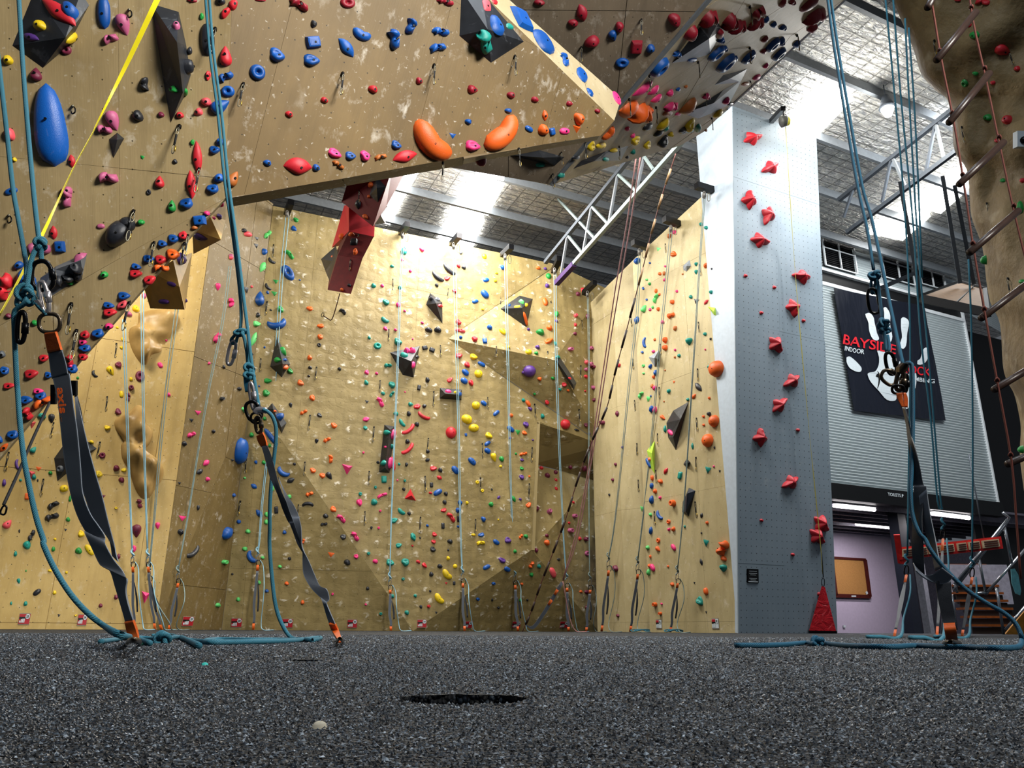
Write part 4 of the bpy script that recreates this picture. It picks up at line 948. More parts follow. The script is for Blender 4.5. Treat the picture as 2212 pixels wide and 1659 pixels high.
# tan overhang
add(0, 0, 3.95, '''430,1070,735,325,264,B,o;890,110,290,112,88,B,e;500,110,380,130,38,R,l;600,100,180,140,50,B,d;345,222,118,95,10,Y,d;612,320,75,130,-70,Y,e;262,322,150,70,15,V,l;565,428,95,88,0,p,r;72,515,98,92,0,Y,d;
308,635,122,105,270,p,w;1055,212,205,118,72,M,w;940,330,125,110,-30,M,h;1505,225,75,65,20,M,d;85,1145,100,120,0,m,d;125,1362,44,42,0,Y,d;95,1630,120,62,-20,B,e;1233,720,120,98,260,K,h;1178,990,98,118,0,K,d;
1483,760,68,68,270,G,w;1580,785,55,26,90,G,e;1620,435,78,50,90,K,d;1600,565,150,82,80,K,j;1640,5,100,42,0,C,d;1885,10,90,80,0,K,d;1990,40,110,80,-60,R,d;1925,110,125,72,-60,R,d;1722,142,70,42,90,G,d;1775,340,295,122,88,K,e;
1925,480,182,108,268,R,w;1777,645,95,45,90,R,j;1925,655,130,95,-45,B,h;1945,780,118,102,0,B,r;1880,905,180,125,330,B,w;1760,870,102,86,0,m,d;1690,960,84,72,150,m,w;1535,985,82,62,0,R,d;1375,980,66,55,0,p,d;
965,1030,190,112,68,M,w;890,1105,125,98,-15,M,h;608,1375,118,64,85,R,l;920,1515,165,125,-12,M,h;580,1625,90,82,0,M,d;1218,1343,42,46,0,G,t;1495,1378,42,50,0,K,d;1642,1215,58,42,-90,G,d;1680,1345,298,84,87,R,l;1628,1575,255,86,86,R,l;
1362,1552,108,84,270,R,w;1270,1640,40,50,0,K,r;1880,1210,80,72,0,B,d;1830,1280,98,78,-20,B,j;1870,1520,100,90,-30,B,d;1990,1525,150,98,300,o,w;1815,1610,118,82,-10,B,j''')
add(0, 400, 3.95, '''575,105,170,110,78,M,h;455,405,124,66,86,R,l;1010,415,285,225,-62,K,d;1085,335,150,135,0,K,a;1467,178,108,72,270,G,w;1590,155,128,95,-20,B,j;1203,318,66,60,-30,G,d;860,350,72,46,-5,M,e;515,525,98,108,0,B,q;330,540,195,130,-15,M,h;
690,620,135,52,-35,M,l;660,735,155,118,60,K,h;540,800,155,125,-40,K,h;600,828,62,50,-20,G,d;160,685,95,78,-50,B,d;230,800,170,205,0,B,d;45,865,245,150,85,R,h;888,765,78,70,-40,G,d;1160,695,98,52,5,B,j;1155,755,118,76,-15,R,j;1275,810,115,85,-40,R,j;
1055,945,112,76,-15,B,j;925,1025,108,56,0,B,j;1045,1020,112,70,-40,m,j;935,1085,128,76,-15,R,j;930,1205,88,60,-15,P,d;1265,630,104,74,-15,B,j;1385,500,92,62,-5,B,j;1480,458,98,84,-20,B,j;1563,430,86,80,-30,R,j;1475,590,114,104,-20,O,j;1370,635,104,84,-20,R,j;
1375,705,134,80,-10,O,h;1525,630,95,60,-60,V,d;1705,300,122,95,-5,B,q;1765,240,62,46,0,P,d;1660,362,62,50,-30,o,d;835,1265,118,80,-20,B,j;725,1275,88,74,-30,R,j;705,1340,76,56,-20,P,j;725,1390,118,66,-5,B,j;710,1465,78,74,-30,R,j;375,1475,94,70,-30,R,j;
600,1490,98,80,60,R,h;600,1535,60,50,0,P,d;620,1565,98,80,-15,B,j;265,1610,128,85,-25,R,j;415,1620,74,60,-10,B,j;42,1580,92,70,10,B,j;20,1440,62,66,0,k,d;75,1115,62,50,0,p,d;300,1175,56,60,-30,G,d;
1890,160,50,25,90,P,e;1860,268,45,60,0,V,d;1822,283,36,30,0,P,d;1720,445,112,60,15,V,w;1548,795,68,36,90,P,w;1465,845,82,42,15,V,e;1400,995,92,42,0,V,e;1577,985,30,40,0,V,d;
1158,1055,66,70,0,Y,d;1095,1100,72,55,0,M,d;1210,1250,36,45,0,M,d;1000,1215,28,28,0,Y,d;1045,1315,26,40,0,Y,d;1035,1387,30,30,0,Y,d;1412,1315,40,50,0,P,d;1268,1390,60,36,90,M,d;1010,1535,68,58,40,p,j;942,1578,74,58,50,Y,w;810,1610,62,46,60,K,c;1368,1535,56,40,60,P,e;663,1645,30,28,0,G,d;1230,945,60,42,90,M,d;
1970,610,32,55,0,M,d;1858,868,66,36,90,P,w;1967,1005,62,50,60,P,h;1848,1300,92,58,-60,P,h;1783,1520,30,20,90,P,d;1910,1552,20,36,0,K,d;2045,725,34,40,0,R,d''')
add(0, 780, 3.95, '''75,210,112,56,-15,R,j;325,255,98,50,-10,P,j;350,295,112,76,-10,B,j;225,330,114,76,-15,B,j;375,345,205,108,-28,O,h;240,445,112,98,30,R,h;355,470,90,60,0,T,d;275,540,72,82,0,m,t;440,490,84,60,90,K,w;110,625,112,76,-15,B,j;5,670,42,70,0,B,d;35,740,112,50,-45,O,l;285,757,72,50,-50,T,w;
152,882,84,48,80,V,c;330,918,58,46,0,O,t;270,970,62,90,0,m,t;290,990,46,50,0,T,d;175,1015,26,30,0,T,d;322,1018,18,26,0,K,d;35,1040,42,66,0,V,d;230,1155,42,62,0,O,q;430,955,40,40,0,G,d;780,692,46,36,0,Y,d;515,920,52,62,0,k,r;545,1085,78,60,-10,Y,e;598,1175,60,28,90,G,d;450,1230,108,72,-40,K,h;440,1330,122,78,-38,K,h;
65,1390,98,66,-50,m,w;165,1450,18,36,0,K,d;268,1490,104,56,-80,K,h;230,1570,76,82,0,T,d;455,1605,40,46,0,G,d;670,1620,66,66,0,G,d;132,1645,36,50,0,T,d;560,1440,28,28,0,K,t;470,1520,28,26,0,Y,d;692,1475,62,60,0,Y,j;765,1610,112,58,55,Y,e;843,965,70,58,50,Y,j;915,570,56,46,-20,Y,j;1037,283,60,38,90,Y,e;1118,155,36,40,0,Y,d;945,85,92,58,60,Y,w;
1195,130,84,98,0,p,r;1120,230,56,50,0,p,u;1095,305,76,46,80,p,h;1008,432,68,52,60,p,j;1195,455,30,46,0,Y,d;1058,525,56,50,0,p,d;1115,718,56,56,0,Y,d;873,805,58,56,0,p,r;993,915,66,56,0,p,d;1057,930,52,36,-20,Y,j;1037,1015,56,56,0,p,d;1440,287,36,38,0,P,d;1310,955,56,60,0,p,d;1257,1120,30,50,0,P,d;1190,1215,82,62,50,p,h;1165,1450,118,86,90,p,w;1345,1405,62,42,90,P,w;990,1255,32,26,0,Y,u;885,1152,36,28,0,p,t;580,1352,42,46,0,G,d;1145,1600,70,36,90,P,d;
1693,440,56,46,0,P,t;1635,505,42,40,0,K,t;1630,628,74,48,-45,P,h;1820,600,28,36,0,K,d;1890,322,36,40,0,K,u;1570,705,38,50,0,K,d;1760,870,66,46,-40,P,l;1705,945,64,44,-30,K,l;1770,1008,38,40,0,P,d;1533,1042,28,28,0,K,t;1690,1250,55,22,90,K,d;1558,1340,66,56,0,P,t;1538,1458,46,60,0,K,d;1940,1462,112,78,-35,B,w;1645,1625,125,52,-40,K,c;1993,1145,22,36,0,B,d;2035,1370,36,40,0,B,d''')
add(0, 1140, 3.95, '''425,367,38,28,0,Y,d;567,382,28,28,0,Y,d;160,455,50,32,80,T,w;315,550,84,44,-40,K,e;465,555,38,38,0,Y,d;218,648,42,46,0,T,d;95,645,22,36,0,T,d;503,748,28,30,0,K,t;647,748,28,22,0,Y,u;858,665,42,38,0,p,d;990,593,42,46,0,p,d;1012,245,36,50,0,p,d;1240,590,76,120,0,P,t;1910,292,50,46,0,g,u;2032,612,38,38,0,g,d;1855,660,40,46,0,g,d;1983,395,22,20,0,K,d;222,368,14,22,0,G,d''')
add(480, 400, 6.38, '''300,625,72,60,0,K,d;350,678,106,88,0,m,d;620,680,138,66,-62,g,h;480,735,66,60,0,K,t;470,835,62,80,0,K,t;575,920,100,66,100,B,d;118,995,85,50,90,m,d;560,1130,155,80,-62,g,l;240,1175,40,56,0,P,d;335,1440,66,110,0,K,t;405,1400,32,40,0,m,d;510,1560,205,108,280,B,w;115,1610,96,80,50,P,h;
685,1040,112,70,40,K,c;635,1400,112,70,50,K,c;625,1480,46,55,0,B,d;740,1330,96,80,0,G,t;720,1495,100,86,0,G,t;1015,480,96,62,22,G,j;985,600,98,72,25,B,j;925,955,168,84,42,G,h;905,1210,255,140,58,B,r;1068,1308,36,28,0,B,d''')
add(480, 640, 6.38, '''800,180,118,84,35,G,j;668,190,40,32,0,K,d;487,260,80,46,90,K,d;470,380,98,84,-15,g,j;435,595,222,68,-68,g,l;750,370,245,175,-12,B,c;583,705,36,36,0,B,d;840,760,112,70,70,G,c;770,880,76,76,0,G,w;860,878,50,46,0,B,d;868,978,72,48,-30,O,d;935,1035,98,74,25,G,j;625,1165,118,74,-10,G,j;605,1335,115,96,35,G,j;508,1240,32,32,0,B,d;1205,170,102,66,0,O,j;1355,410,108,64,-10,O,j;1350,560,88,74,15,O,j;1335,672,60,60,0,K,r;1660,210,110,80,30,K,h;1205,850,76,76,0,O,d;1210,985,60,56,0,K,d;1193,1100,42,38,0,K,d;1078,1195,102,80,15,O,j;1240,1400,98,76,50,O,j;943,1503,78,50,80,K,w;1120,1600,108,68,-50,O,h;1340,1640,88,58,25,K,j;1615,1003,56,56,0,K,d;1992,1050,74,64,45,P,j;1985,1195,62,76,0,T,d;1995,1455,60,56,0,K,t;2027,575,36,56,0,T,d;235,1275,60,60,0,K,d;20,975,30,60,0,K,d;300,1560,76,78,0,g,j;415,800,20,36,0,K,d''')
add(480, 880, 6.38, '''790,130,125,84,60,B,d;725,55,36,36,0,O,d;235,600,378,138,96,B,e;405,380,76,70,0,G,d;670,410,305,74,52,B,e;585,155,60,56,0,G,d;655,525,50,56,0,G,d;995,780,50,46,0,K,d;465,755,50,60,0,B,d;572,760,60,66,0,G,d;845,885,175,120,35,B,c;945,1010,125,74,-25,K,l;310,972,42,38,0,g,d;435,1090,104,68,35,B,l;690,1120,66,90,0,g,d;925,1230,70,66,0,g,d;1540,250,104,72,30,O,j;1300,465,72,54,100,K,w;1440,450,108,74,-45,O,h;1497,710,115,80,80,O,h;1725,850,150,165,0,P,t;1250,870,98,70,25,O,j;1380,940,92,76,0,O,j;1475,945,122,78,55,K,w;1180,1345,148,84,180,K,c;1200,1195,108,76,-45,O,h;745,1415,112,62,88,K,q;508,1465,140,78,50,B,l;610,1475,62,80,0,g,d;605,1580,62,80,0,g,d;235,1575,56,56,0,B,d;1425,1495,86,72,0,K,d;1400,1610,100,62,-30,K,h;1530,1405,98,84,20,O,j;1640,1530,148,92,36,P,h;1890,1310,112,84,60,P,j;1900,1195,52,66,0,T,u;1980,165,94,68,-30,P,j;1970,285,62,56,0,T,j;1945,625,32,38,0,P,u;137,725,28,38,0,K,d;155,1210,38,46,0,B,d''')
add(480, 1120, 5.925, '''65,175,145,120,-40,B,w;330,165,72,66,0,g,d;290,388,76,62,0,g,d;385,490,160,120,55,B,c;518,500,56,46,0,g,d;797,178,62,56,0,B,d;1040,290,66,46,80,O,h;1395,462,92,82,0,O,t;1550,235,88,70,0,K,j;1700,225,138,88,40,P,h;1600,560,98,80,20,K,d;1715,485,68,60,-20,P,j;862,512,50,48,0,K,d;738,615,56,50,0,g,d;28,555,66,60,0,g,u;130,712,36,30,0,K,d;472,820,50,60,0,g,d;825,832,62,56,0,O,d;570,928,62,46,0,B,d;1028,1075,56,60,0,O,d;1413,966,36,40,0,P,u;1860,895,50,48,0,K,d;205,1032,56,56,0,g,d;1870,450,46,50,0,T,u;1837,1100,32,30,0,P,d;565,45,56,80,0,g,d''')
add(780, 360, 4.879, '''452,885,96,74,-75,T,w;640,872,66,56,10,P,j;432,985,48,30,20,P,d;325,1052,48,38,0,T,d;518,1102,44,36,30,P,d;130,1258,62,54,0,T,d;222,1257,50,36,35,P,d;410,1275,56,44,20,T,d;1048,908,52,42,80,k,d;1296,948,54,62,0,Y,a;1025,1050,52,42,30,R,d;1080,1067,52,48,0,K,d;930,1082,160,70,45,K,c;810,1157,150,70,42,K,c;905,1178,72,52,-35,R,j;795,1252,44,48,0,K,d;1487,1065,62,48,35,B,d;1425,1125,40,30,0,Y,d;1315,1195,68,50,-15,B,e;1412,1205,40,38,0,Y,d;1300,1348,110,66,50,B,e;1200,1420,72,46,-15,B,e;985,1310,60,50,0,R,j;262,1430,86,62,15,T,j;390,1458,48,56,0,P,a;458,1522,32,30,0,P,d;255,1615,90,70,35,T,b;1278,1505,30,30,0,Y,d;1862,1070,52,48,0,O,d;1938,1078,42,36,0,V,d;1975,1155,56,60,0,G,a;1960,1258,50,44,0,V,d;1940,1425,92,52,75,O,e;740,1395,44,44,0,K,u;805,1400,46,38,0,k,r;832,1468,50,44,0,R,d;1020,1635,62,56,20,R,j;640,1645,30,28,0,P,d''')
add(780, 680, 6.38, '''335,190,78,58,40,P,j;472,210,48,46,0,P,d;845,115,36,36,0,P,d;930,212,114,80,8,K,d;1053,212,106,92,0,K,d;1340,105,82,80,0,R,j;1360,222,148,62,-5,m,h;1770,175,76,80,0,B,d;1953,230,118,66,45,Y,e;110,318,46,56,0,T,d;225,430,112,96,0,T,r;505,375,112,108,0,T,j;710,335,28,32,0,P,d;1372,312,56,46,0,B,d;1565,335,98,74,20,R,j;1705,360,66,80,0,B,q;877,455,82,64,-10,K,q;977,487,88,64,25,K,q;665,505,145,68,-15,P,h;590,560,108,54,20,T,e;710,690,100,44,100,P,e;780,580,88,48,5,K,w;
1345,565,98,84,-30,R,j;1548,580,112,92,0,Y,j;1460,690,94,78,30,R,j;1660,680,124,58,28,B,e;365,700,100,84,-25,T,h;75,795,74,58,35,P,j;213,810,48,48,0,P,d;1438,795,120,72,42,B,e;1615,815,112,116,0,Y,a;1420,910,112,78,35,B,e;1515,940,100,68,55,R,j;1220,900,98,62,-50,R,j;912,900,70,80,0,K,d;797,1005,85,55,100,K,q;70,930,62,60,0,T,j;425,965,102,96,0,T,j;300,1085,62,60,0,T,d;420,1095,96,62,-60,T,h;605,1065,26,26,0,P,d;265,1200,152,86,48,P,h;80,1200,60,50,0,K,t;683,1235,72,62,0,T,w;770,1265,108,74,-30,R,j;870,1260,74,58,-40,K,d;
1200,1060,88,36,5,P,e;1300,1075,46,26,0,Y,d;1360,1095,56,60,0,B,q;1580,1250,112,116,0,Y,a;1690,1220,100,62,35,B,e;1860,1355,110,58,-40,B,e;1455,1440,158,128,20,Y,a;1550,1560,148,116,0,Y,a;480,1365,76,66,0,T,d;655,1365,70,76,0,K,d;865,1390,178,84,30,R,c;570,1490,125,74,55,T,b;768,1510,70,76,0,K,d;650,1575,195,90,-38,R,c;70,1440,94,68,-30,P,j;1238,1625,150,168,0,R,a''')
add(780, 900, 6.38, '''60,150,62,50,0,T,j;365,220,92,74,0,T,w;437,240,140,52,105,P,e;337,418,38,36,0,P,d;422,410,70,38,85,T,d;315,635,84,66,270,T,w;395,635,160,54,100,P,e;440,650,205,62,80,R,e;232,630,50,48,0,K,d;638,345,76,70,0,K,d;640,440,200,90,-42,R,c;917,480,62,60,0,K,d;915,597,72,56,-40,K,d;522,655,38,46,0,T,d;625,660,62,50,80,K,d;993,715,104,72,-20,R,j;1090,738,62,80,0,K,d;1078,845,84,58,25,R,l;1300,735,140,82,48,B,e;1530,615,140,76,45,B,e;1740,368,102,56,-35,B,e;1742,470,100,70,35,B,e;1758,262,114,84,20,Y,j;1828,565,135,76,72,Y,w;1933,585,66,90,0,G,d;1922,688,50,38,0,Y,d;1443,250,38,50,0,B,q;968,940,52,76,0,K,q;1055,1042,138,76,-30,B,e;955,1052,52,42,0,R,d;1167,1062,62,72,0,K,d;315,865,78,110,0,T,q;195,975,42,56,0,T,u;392,985,32,40,0,K,u;500,877,26,32,0,P,d;600,885,38,48,0,T,u;588,1000,50,56,0,K,d;675,1085,165,185,180,R,t;285,1085,150,68,-28,P,h;178,1180,106,98,0,T,d;262,1300,38,38,0,P,u;560,1305,118,86,40,T,b;660,1335,56,60,0,K,d;455,1430,108,74,-40,T,j;240,1535,38,42,0,P,u;140,1530,40,46,0,K,u;1600,905,50,56,0,Y,r;1670,1020,50,50,0,Y,r;1800,1003,30,36,0,K,d;1898,1115,62,42,-45,V,l;1790,1210,82,68,40,G,d;1458,1190,48,56,0,Y,d;1362,1185,66,80,0,B,d;1150,1180,62,76,0,K,d;1138,1290,94,58,-25,R,j;1335,1290,86,72,-40,B,d;1240,1385,158,86,45,R,h;1343,1410,50,90,0,K,q;1685,1415,86,70,40,B,d;1127,1505,50,92,0,K,q;913,1503,42,46,0,B,d;1335,1515,40,40,0,B,d;1010,1625,72,66,0,R,j;1548,1630,62,46,0,Y,d;1655,1630,98,64,-20,B,j;715,1635,88,54,30,T,j;1890,1420,25,30,0,Y,d''')
add(780, 1120, 5.925, '''668,240,100,70,55,T,j;755,247,25,38,0,K,d;927,298,64,56,0,R,j;1138,295,76,70,0,K,d;1528,312,108,78,-15,Y,h;1728,305,96,60,35,B,e;1870,285,76,70,0,V,j;480,345,88,64,-35,T,j;657,350,30,32,0,R,d;918,395,78,70,0,K,j;1115,405,30,36,0,K,d;95,445,46,46,0,T,u;1113,510,52,58,0,Y,d;1805,535,114,66,20,V,j;182,550,74,68,0,P,d;370,565,112,90,0,T,j;565,560,112,104,0,T,j;730,555,62,50,20,R,d;810,600,84,56,35,R,j;1008,612,72,66,0,K,d;1203,612,56,60,0,Y,a;1605,622,106,60,-25,B,e;1868,652,86,64,30,B,e;1108,712,150,118,48,Y,b;897,715,66,66,0,K,d;535,775,48,46,0,T,u;1190,828,36,56,0,K,q;1090,828,38,38,0,R,t;1690,828,48,42,0,B,u;885,930,32,40,0,K,d;693,990,46,50,0,T,d;1008,1022,150,118,50,Y,b;1490,1028,46,40,0,B,u;400,995,60,56,30,T,d;765,1130,42,56,0,K,d;863,1125,46,48,0,R,u;963,1205,38,38,0,K,t;585,1205,62,72,0,T,d;252,1218,50,42,0,T,u;60,1102,32,32,0,P,d;1757,1140,36,38,0,K,d;1677,1040,26,42,0,K,d;85,895,50,48,0,K,d''')
add(1080, 620, 6.38, '''680,568,86,76,0,O,d;670,745,124,78,-35,O,j;555,628,124,86,5,G,d;392,585,48,42,0,V,d;518,832,70,60,0,V,d;500,915,60,48,0,G,d;395,898,92,70,0,Y,a;120,832,46,40,0,Y,d;295,210,60,56,0,g,d;240,272,92,26,-4,Y,e;355,248,60,34,80,Y,d;132,255,32,28,0,B,d;345,440,205,34,75,O,e;780,375,95,50,90,G,d;775,470,36,50,0,V,d;760,780,40,60,0,T,d;795,968,62,56,0,T,d;405,1160,186,168,0,V,a;325,1180,60,56,0,V,d;548,1265,66,60,0,O,d;728,1260,66,46,35,G,l;885,1345,78,60,-10,R,j;828,1410,54,40,30,T,d;940,1425,46,38,0,O,d;478,1475,42,42,0,G,d;322,1560,50,62,0,T,d;390,1605,105,52,55,O,e;648,1590,78,56,40,R,j;1150,55,112,62,45,R,l;1072,100,64,60,0,p,d;1040,400,48,56,0,m,u;1038,523,42,50,0,R,d;1032,645,46,56,0,p,d;965,860,72,66,0,M,u;1203,405,76,46,85,p,d;1245,845,46,60,0,M,u;1183,1040,46,66,0,m,u;1235,1070,50,76,0,M,u;1300,1100,52,56,0,p,u;1182,1140,52,56,0,M,u;1178,1235,48,60,0,R,d;1290,1390,56,70,0,M,u;1172,1435,28,32,0,R,d;1293,1560,52,60,0,p,u;963,1258,42,42,0,R,d;
1975,20,32,38,0,B,d;2027,175,26,36,0,B,d;1990,300,110,58,-62,g,w;1885,455,120,58,108,B,l;2000,765,135,52,88,B,c;1963,900,40,40,0,B,d;1645,1082,60,44,100,R,d;1978,1085,42,44,0,g,r;1980,1190,40,32,0,g,d;1945,1490,108,52,-65,g,h''')
add(1080, 860, 6.38, '''150,240,68,60,0,O,d;415,150,76,52,30,V,d;355,365,86,88,0,V,j;145,430,122,66,40,B,e;245,470,86,98,0,G,t;335,480,80,62,10,O,j;140,550,40,38,0,V,d;450,578,32,32,0,V,d;585,250,60,72,0,T,d;900,360,132,142,0,R,a;1060,440,78,30,15,K,l;1185,370,62,56,0,p,j;1232,490,36,40,0,V,d;1423,340,62,72,0,p,u;318,770,112,64,-32,O,h;217,768,36,38,0,G,d;302,852,60,46,0,V,j;25,840,60,82,0,G,d;12,940,40,40,0,Y,d;297,970,62,56,0,G,j;297,1090,74,76,0,V,j;403,1080,32,36,0,O,d;278,1395,46,46,0,V,d;390,1475,94,66,-60,O,j;185,1390,112,52,62,G,l;568,965,54,52,0,R,d;650,1068,66,76,0,p,d;765,1025,58,56,0,p,d;770,1128,58,36,50,R,l;773,1248,60,36,55,R,l;970,950,58,56,0,p,d;1165,970,76,80,0,p,d;495,1535,68,70,0,p,u;675,1570,66,80,0,M,u;1010,1437,36,42,0,R,d;1020,1625,62,70,0,M,u;1615,215,86,42,80,p,l;1688,678,36,40,0,V,d;1597,912,36,50,0,p,d;1557,1125,38,50,0,p,d;1510,1330,26,38,0,K,d''')
add(1080, 1100, 5.53, '''247,330,66,46,-70,O,h;308,325,56,60,0,G,d;95,370,76,80,0,V,j;178,505,48,50,0,G,d;555,400,58,80,0,O,d;558,315,42,46,0,p,d;430,490,60,42,60,p,d;372,665,85,60,-80,O,h;465,680,50,56,0,T,d;375,780,50,56,0,G,d;630,755,136,58,65,m,e;700,600,44,38,0,K,d;1020,358,52,62,0,p,u;950,352,36,52,0,R,d;1040,530,60,68,0,M,r;835,255,66,70,0,M,u;822,163,28,38,0,R,d;1035,990,58,60,0,p,d;1035,1175,38,60,0,p,d;965,985,40,40,0,O,d;260,893,36,36,0,O,d;243,1085,38,42,0,G,d;327,1083,28,32,0,K,d;1385,710,66,86,0,p,d;1413,1272,36,46,0,p,d''')
add(1300, 480, 5.925, '''1275,28,46,56,0,T,d;1338,72,46,56,0,T,d;930,130,62,44,-80,P,d;868,178,75,46,85,o,d;725,345,66,56,0,g,t;920,408,76,76,0,O,j;460,500,96,62,100,B,d;617,523,28,30,0,B,d;812,565,28,32,0,P,d;745,662,42,48,0,O,d;800,655,60,36,80,o,d;805,740,36,40,0,P,d;575,735,42,32,0,g,d;615,790,36,46,0,G,d;532,852,30,36,0,B,d;698,880,60,38,80,O,d;740,925,30,38,0,O,d;695,975,136,50,-70,g,h;577,993,28,36,0,B,d;1210,540,52,38,90,T,w;1210,640,62,38,90,T,w;1338,555,80,48,-75,O,d;1408,597,22,28,0,K,d;1035,665,26,28,0,o,d;963,885,32,42,0,P,d;1400,895,42,56,0,T,d;1142,958,42,56,0,T,d;1210,1010,76,72,0,K,t;1338,1025,86,38,-48,R,l;905,1022,56,68,0,O,d;725,1112,38,60,0,O,d;620,1120,36,42,0,P,d;545,1105,98,50,-68,g,l;655,1090,32,42,0,g,d;890,1195,106,68,-48,O,h;780,1280,48,50,0,P,d;942,1358,80,44,85,o,d;1322,1432,48,52,0,T,d;1395,1495,26,38,0,K,d;1122,1530,96,78,90,T,w;815,1508,60,90,0,O,d;815,1608,66,86,0,O,d;940,1635,30,38,0,P,d;1325,1630,22,28,0,P,d;680,1503,32,40,0,O,d''')
add(1300, 740, 5.184, '''580,100,42,36,0,P,d;868,147,38,42,0,T,d;820,165,22,30,0,o,d;548,268,60,34,-80,B,d;605,340,36,70,0,B,d;583,385,32,46,0,O,d;710,310,20,22,0,o,d;808,440,28,38,0,O,t;567,490,30,60,0,o,d;598,510,70,38,100,P,d;753,545,58,38,80,T,d;523,630,52,76,0,g,t;550,600,18,26,0,B,d;697,660,20,20,0,o,d;965,638,38,38,0,T,d;1080,500,122,60,50,K,l;1215,255,72,50,-30,T,b;1292,295,150,195,0,O,a;1033,605,72,40,-50,O,l;1205,622,28,36,0,O,d;560,745,86,42,90,B,d;600,755,86,40,90,P,d;685,840,68,42,40,O,w;1203,800,48,56,0,K,d;1262,880,106,142,0,O,a;1140,828,36,32,0,O,d;1142,922,32,32,0,O,d;1193,1098,116,158,0,O,a;775,1012,86,44,42,P,e;712,970,90,30,85,T,d;1015,1160,82,26,85,T,l;1263,1175,18,36,0,K,d;540,1305,32,46,0,O,d;525,1350,125,40,62,B,e;720,1440,84,40,-58,R,l;880,1490,98,40,100,T,q;660,1555,50,60,0,O,d;567,1515,80,32,80,O,d;562,1605,82,36,85,B,d;1190,1425,72,92,0,T,t;1256,1388,22,28,0,P,d;1320,1440,26,36,0,K,t''')
add(1300, 1040, 4.608, '''590,10,40,30,0,O,d;535,98,50,40,60,O,d;500,185,95,40,90,B,d;583,163,36,28,-60,P,d;718,218,76,54,70,O,u;993,338,55,28,100,K,l;578,335,94,50,58,B,c;667,402,38,48,0,O,r;718,475,52,38,80,O,d;672,478,40,28,-70,P,d;828,450,22,30,0,T,d;1050,412,32,38,0,O,d;993,513,18,22,0,K,d;400,270,42,62,0,g,t;487,330,30,42,0,g,d;492,490,85,32,90,B,d;1040,610,60,86,0,T,t;565,588,38,52,0,O,r;563,675,60,40,45,O,w;717,655,74,40,55,P,e;1215,662,158,108,92,O,h;1218,770,56,66,0,O,d;1213,865,80,70,90,T,w;990,802,76,28,75,K,l;460,660,38,48,0,g,d;485,748,22,38,0,O,d;508,857,80,42,60,P,e;478,840,30,46,0,O,d;470,905,76,34,90,g,d;662,845,22,28,0,O,d;705,1025,38,48,0,O,d;1037,1095,78,44,75,O,e;980,1190,84,72,40,T,j;923,1010,22,32,0,K,t;535,1225,42,52,0,O,u;597,1218,22,28,0,P,d;587,1315,32,40,0,O,u;1040,1303,20,36,0,K,t''')
# brown prow
add(480, 0, 3.95, '''325,0,100,32,0,C,d;650,35,170,110,15,C,h;780,205,76,56,95,K,d;1070,25,132,98,0,C,r;1900,15,145,78,0,C,h;1610,222,140,108,90,B,h;1195,285,160,125,25,B,b;1465,330,175,125,65,B,h;1860,270,148,92,-10,B,h;1833,405,138,102,-20,B,h;775,360,138,116,-5,B,q;465,470,138,126,0,B,j;758,515,148,110,-10,B,j;1055,410,210,98,52,B,l;300,618,138,142,0,B,r;570,975,70,64,0,R,d;870,855,68,62,0,R,d;1285,762,85,80,0,R,d;1678,692,66,66,0,C,d;1805,1195,400,285,48,O,b;1968,1158,60,56,0,B,t;1483,1238,94,76,5,B,j;645,1425,252,150,4,R,l;800,1432,76,66,0,B,d;385,1390,76,62,0,B,d;958,1308,130,76,15,P,j;1092,1330,98,76,-10,B,j;1218,1330,104,82,30,P,j;1348,1338,106,62,-20,o,h;988,1405,114,60,20,o,h;1560,1340,222,104,-15,R,l''')
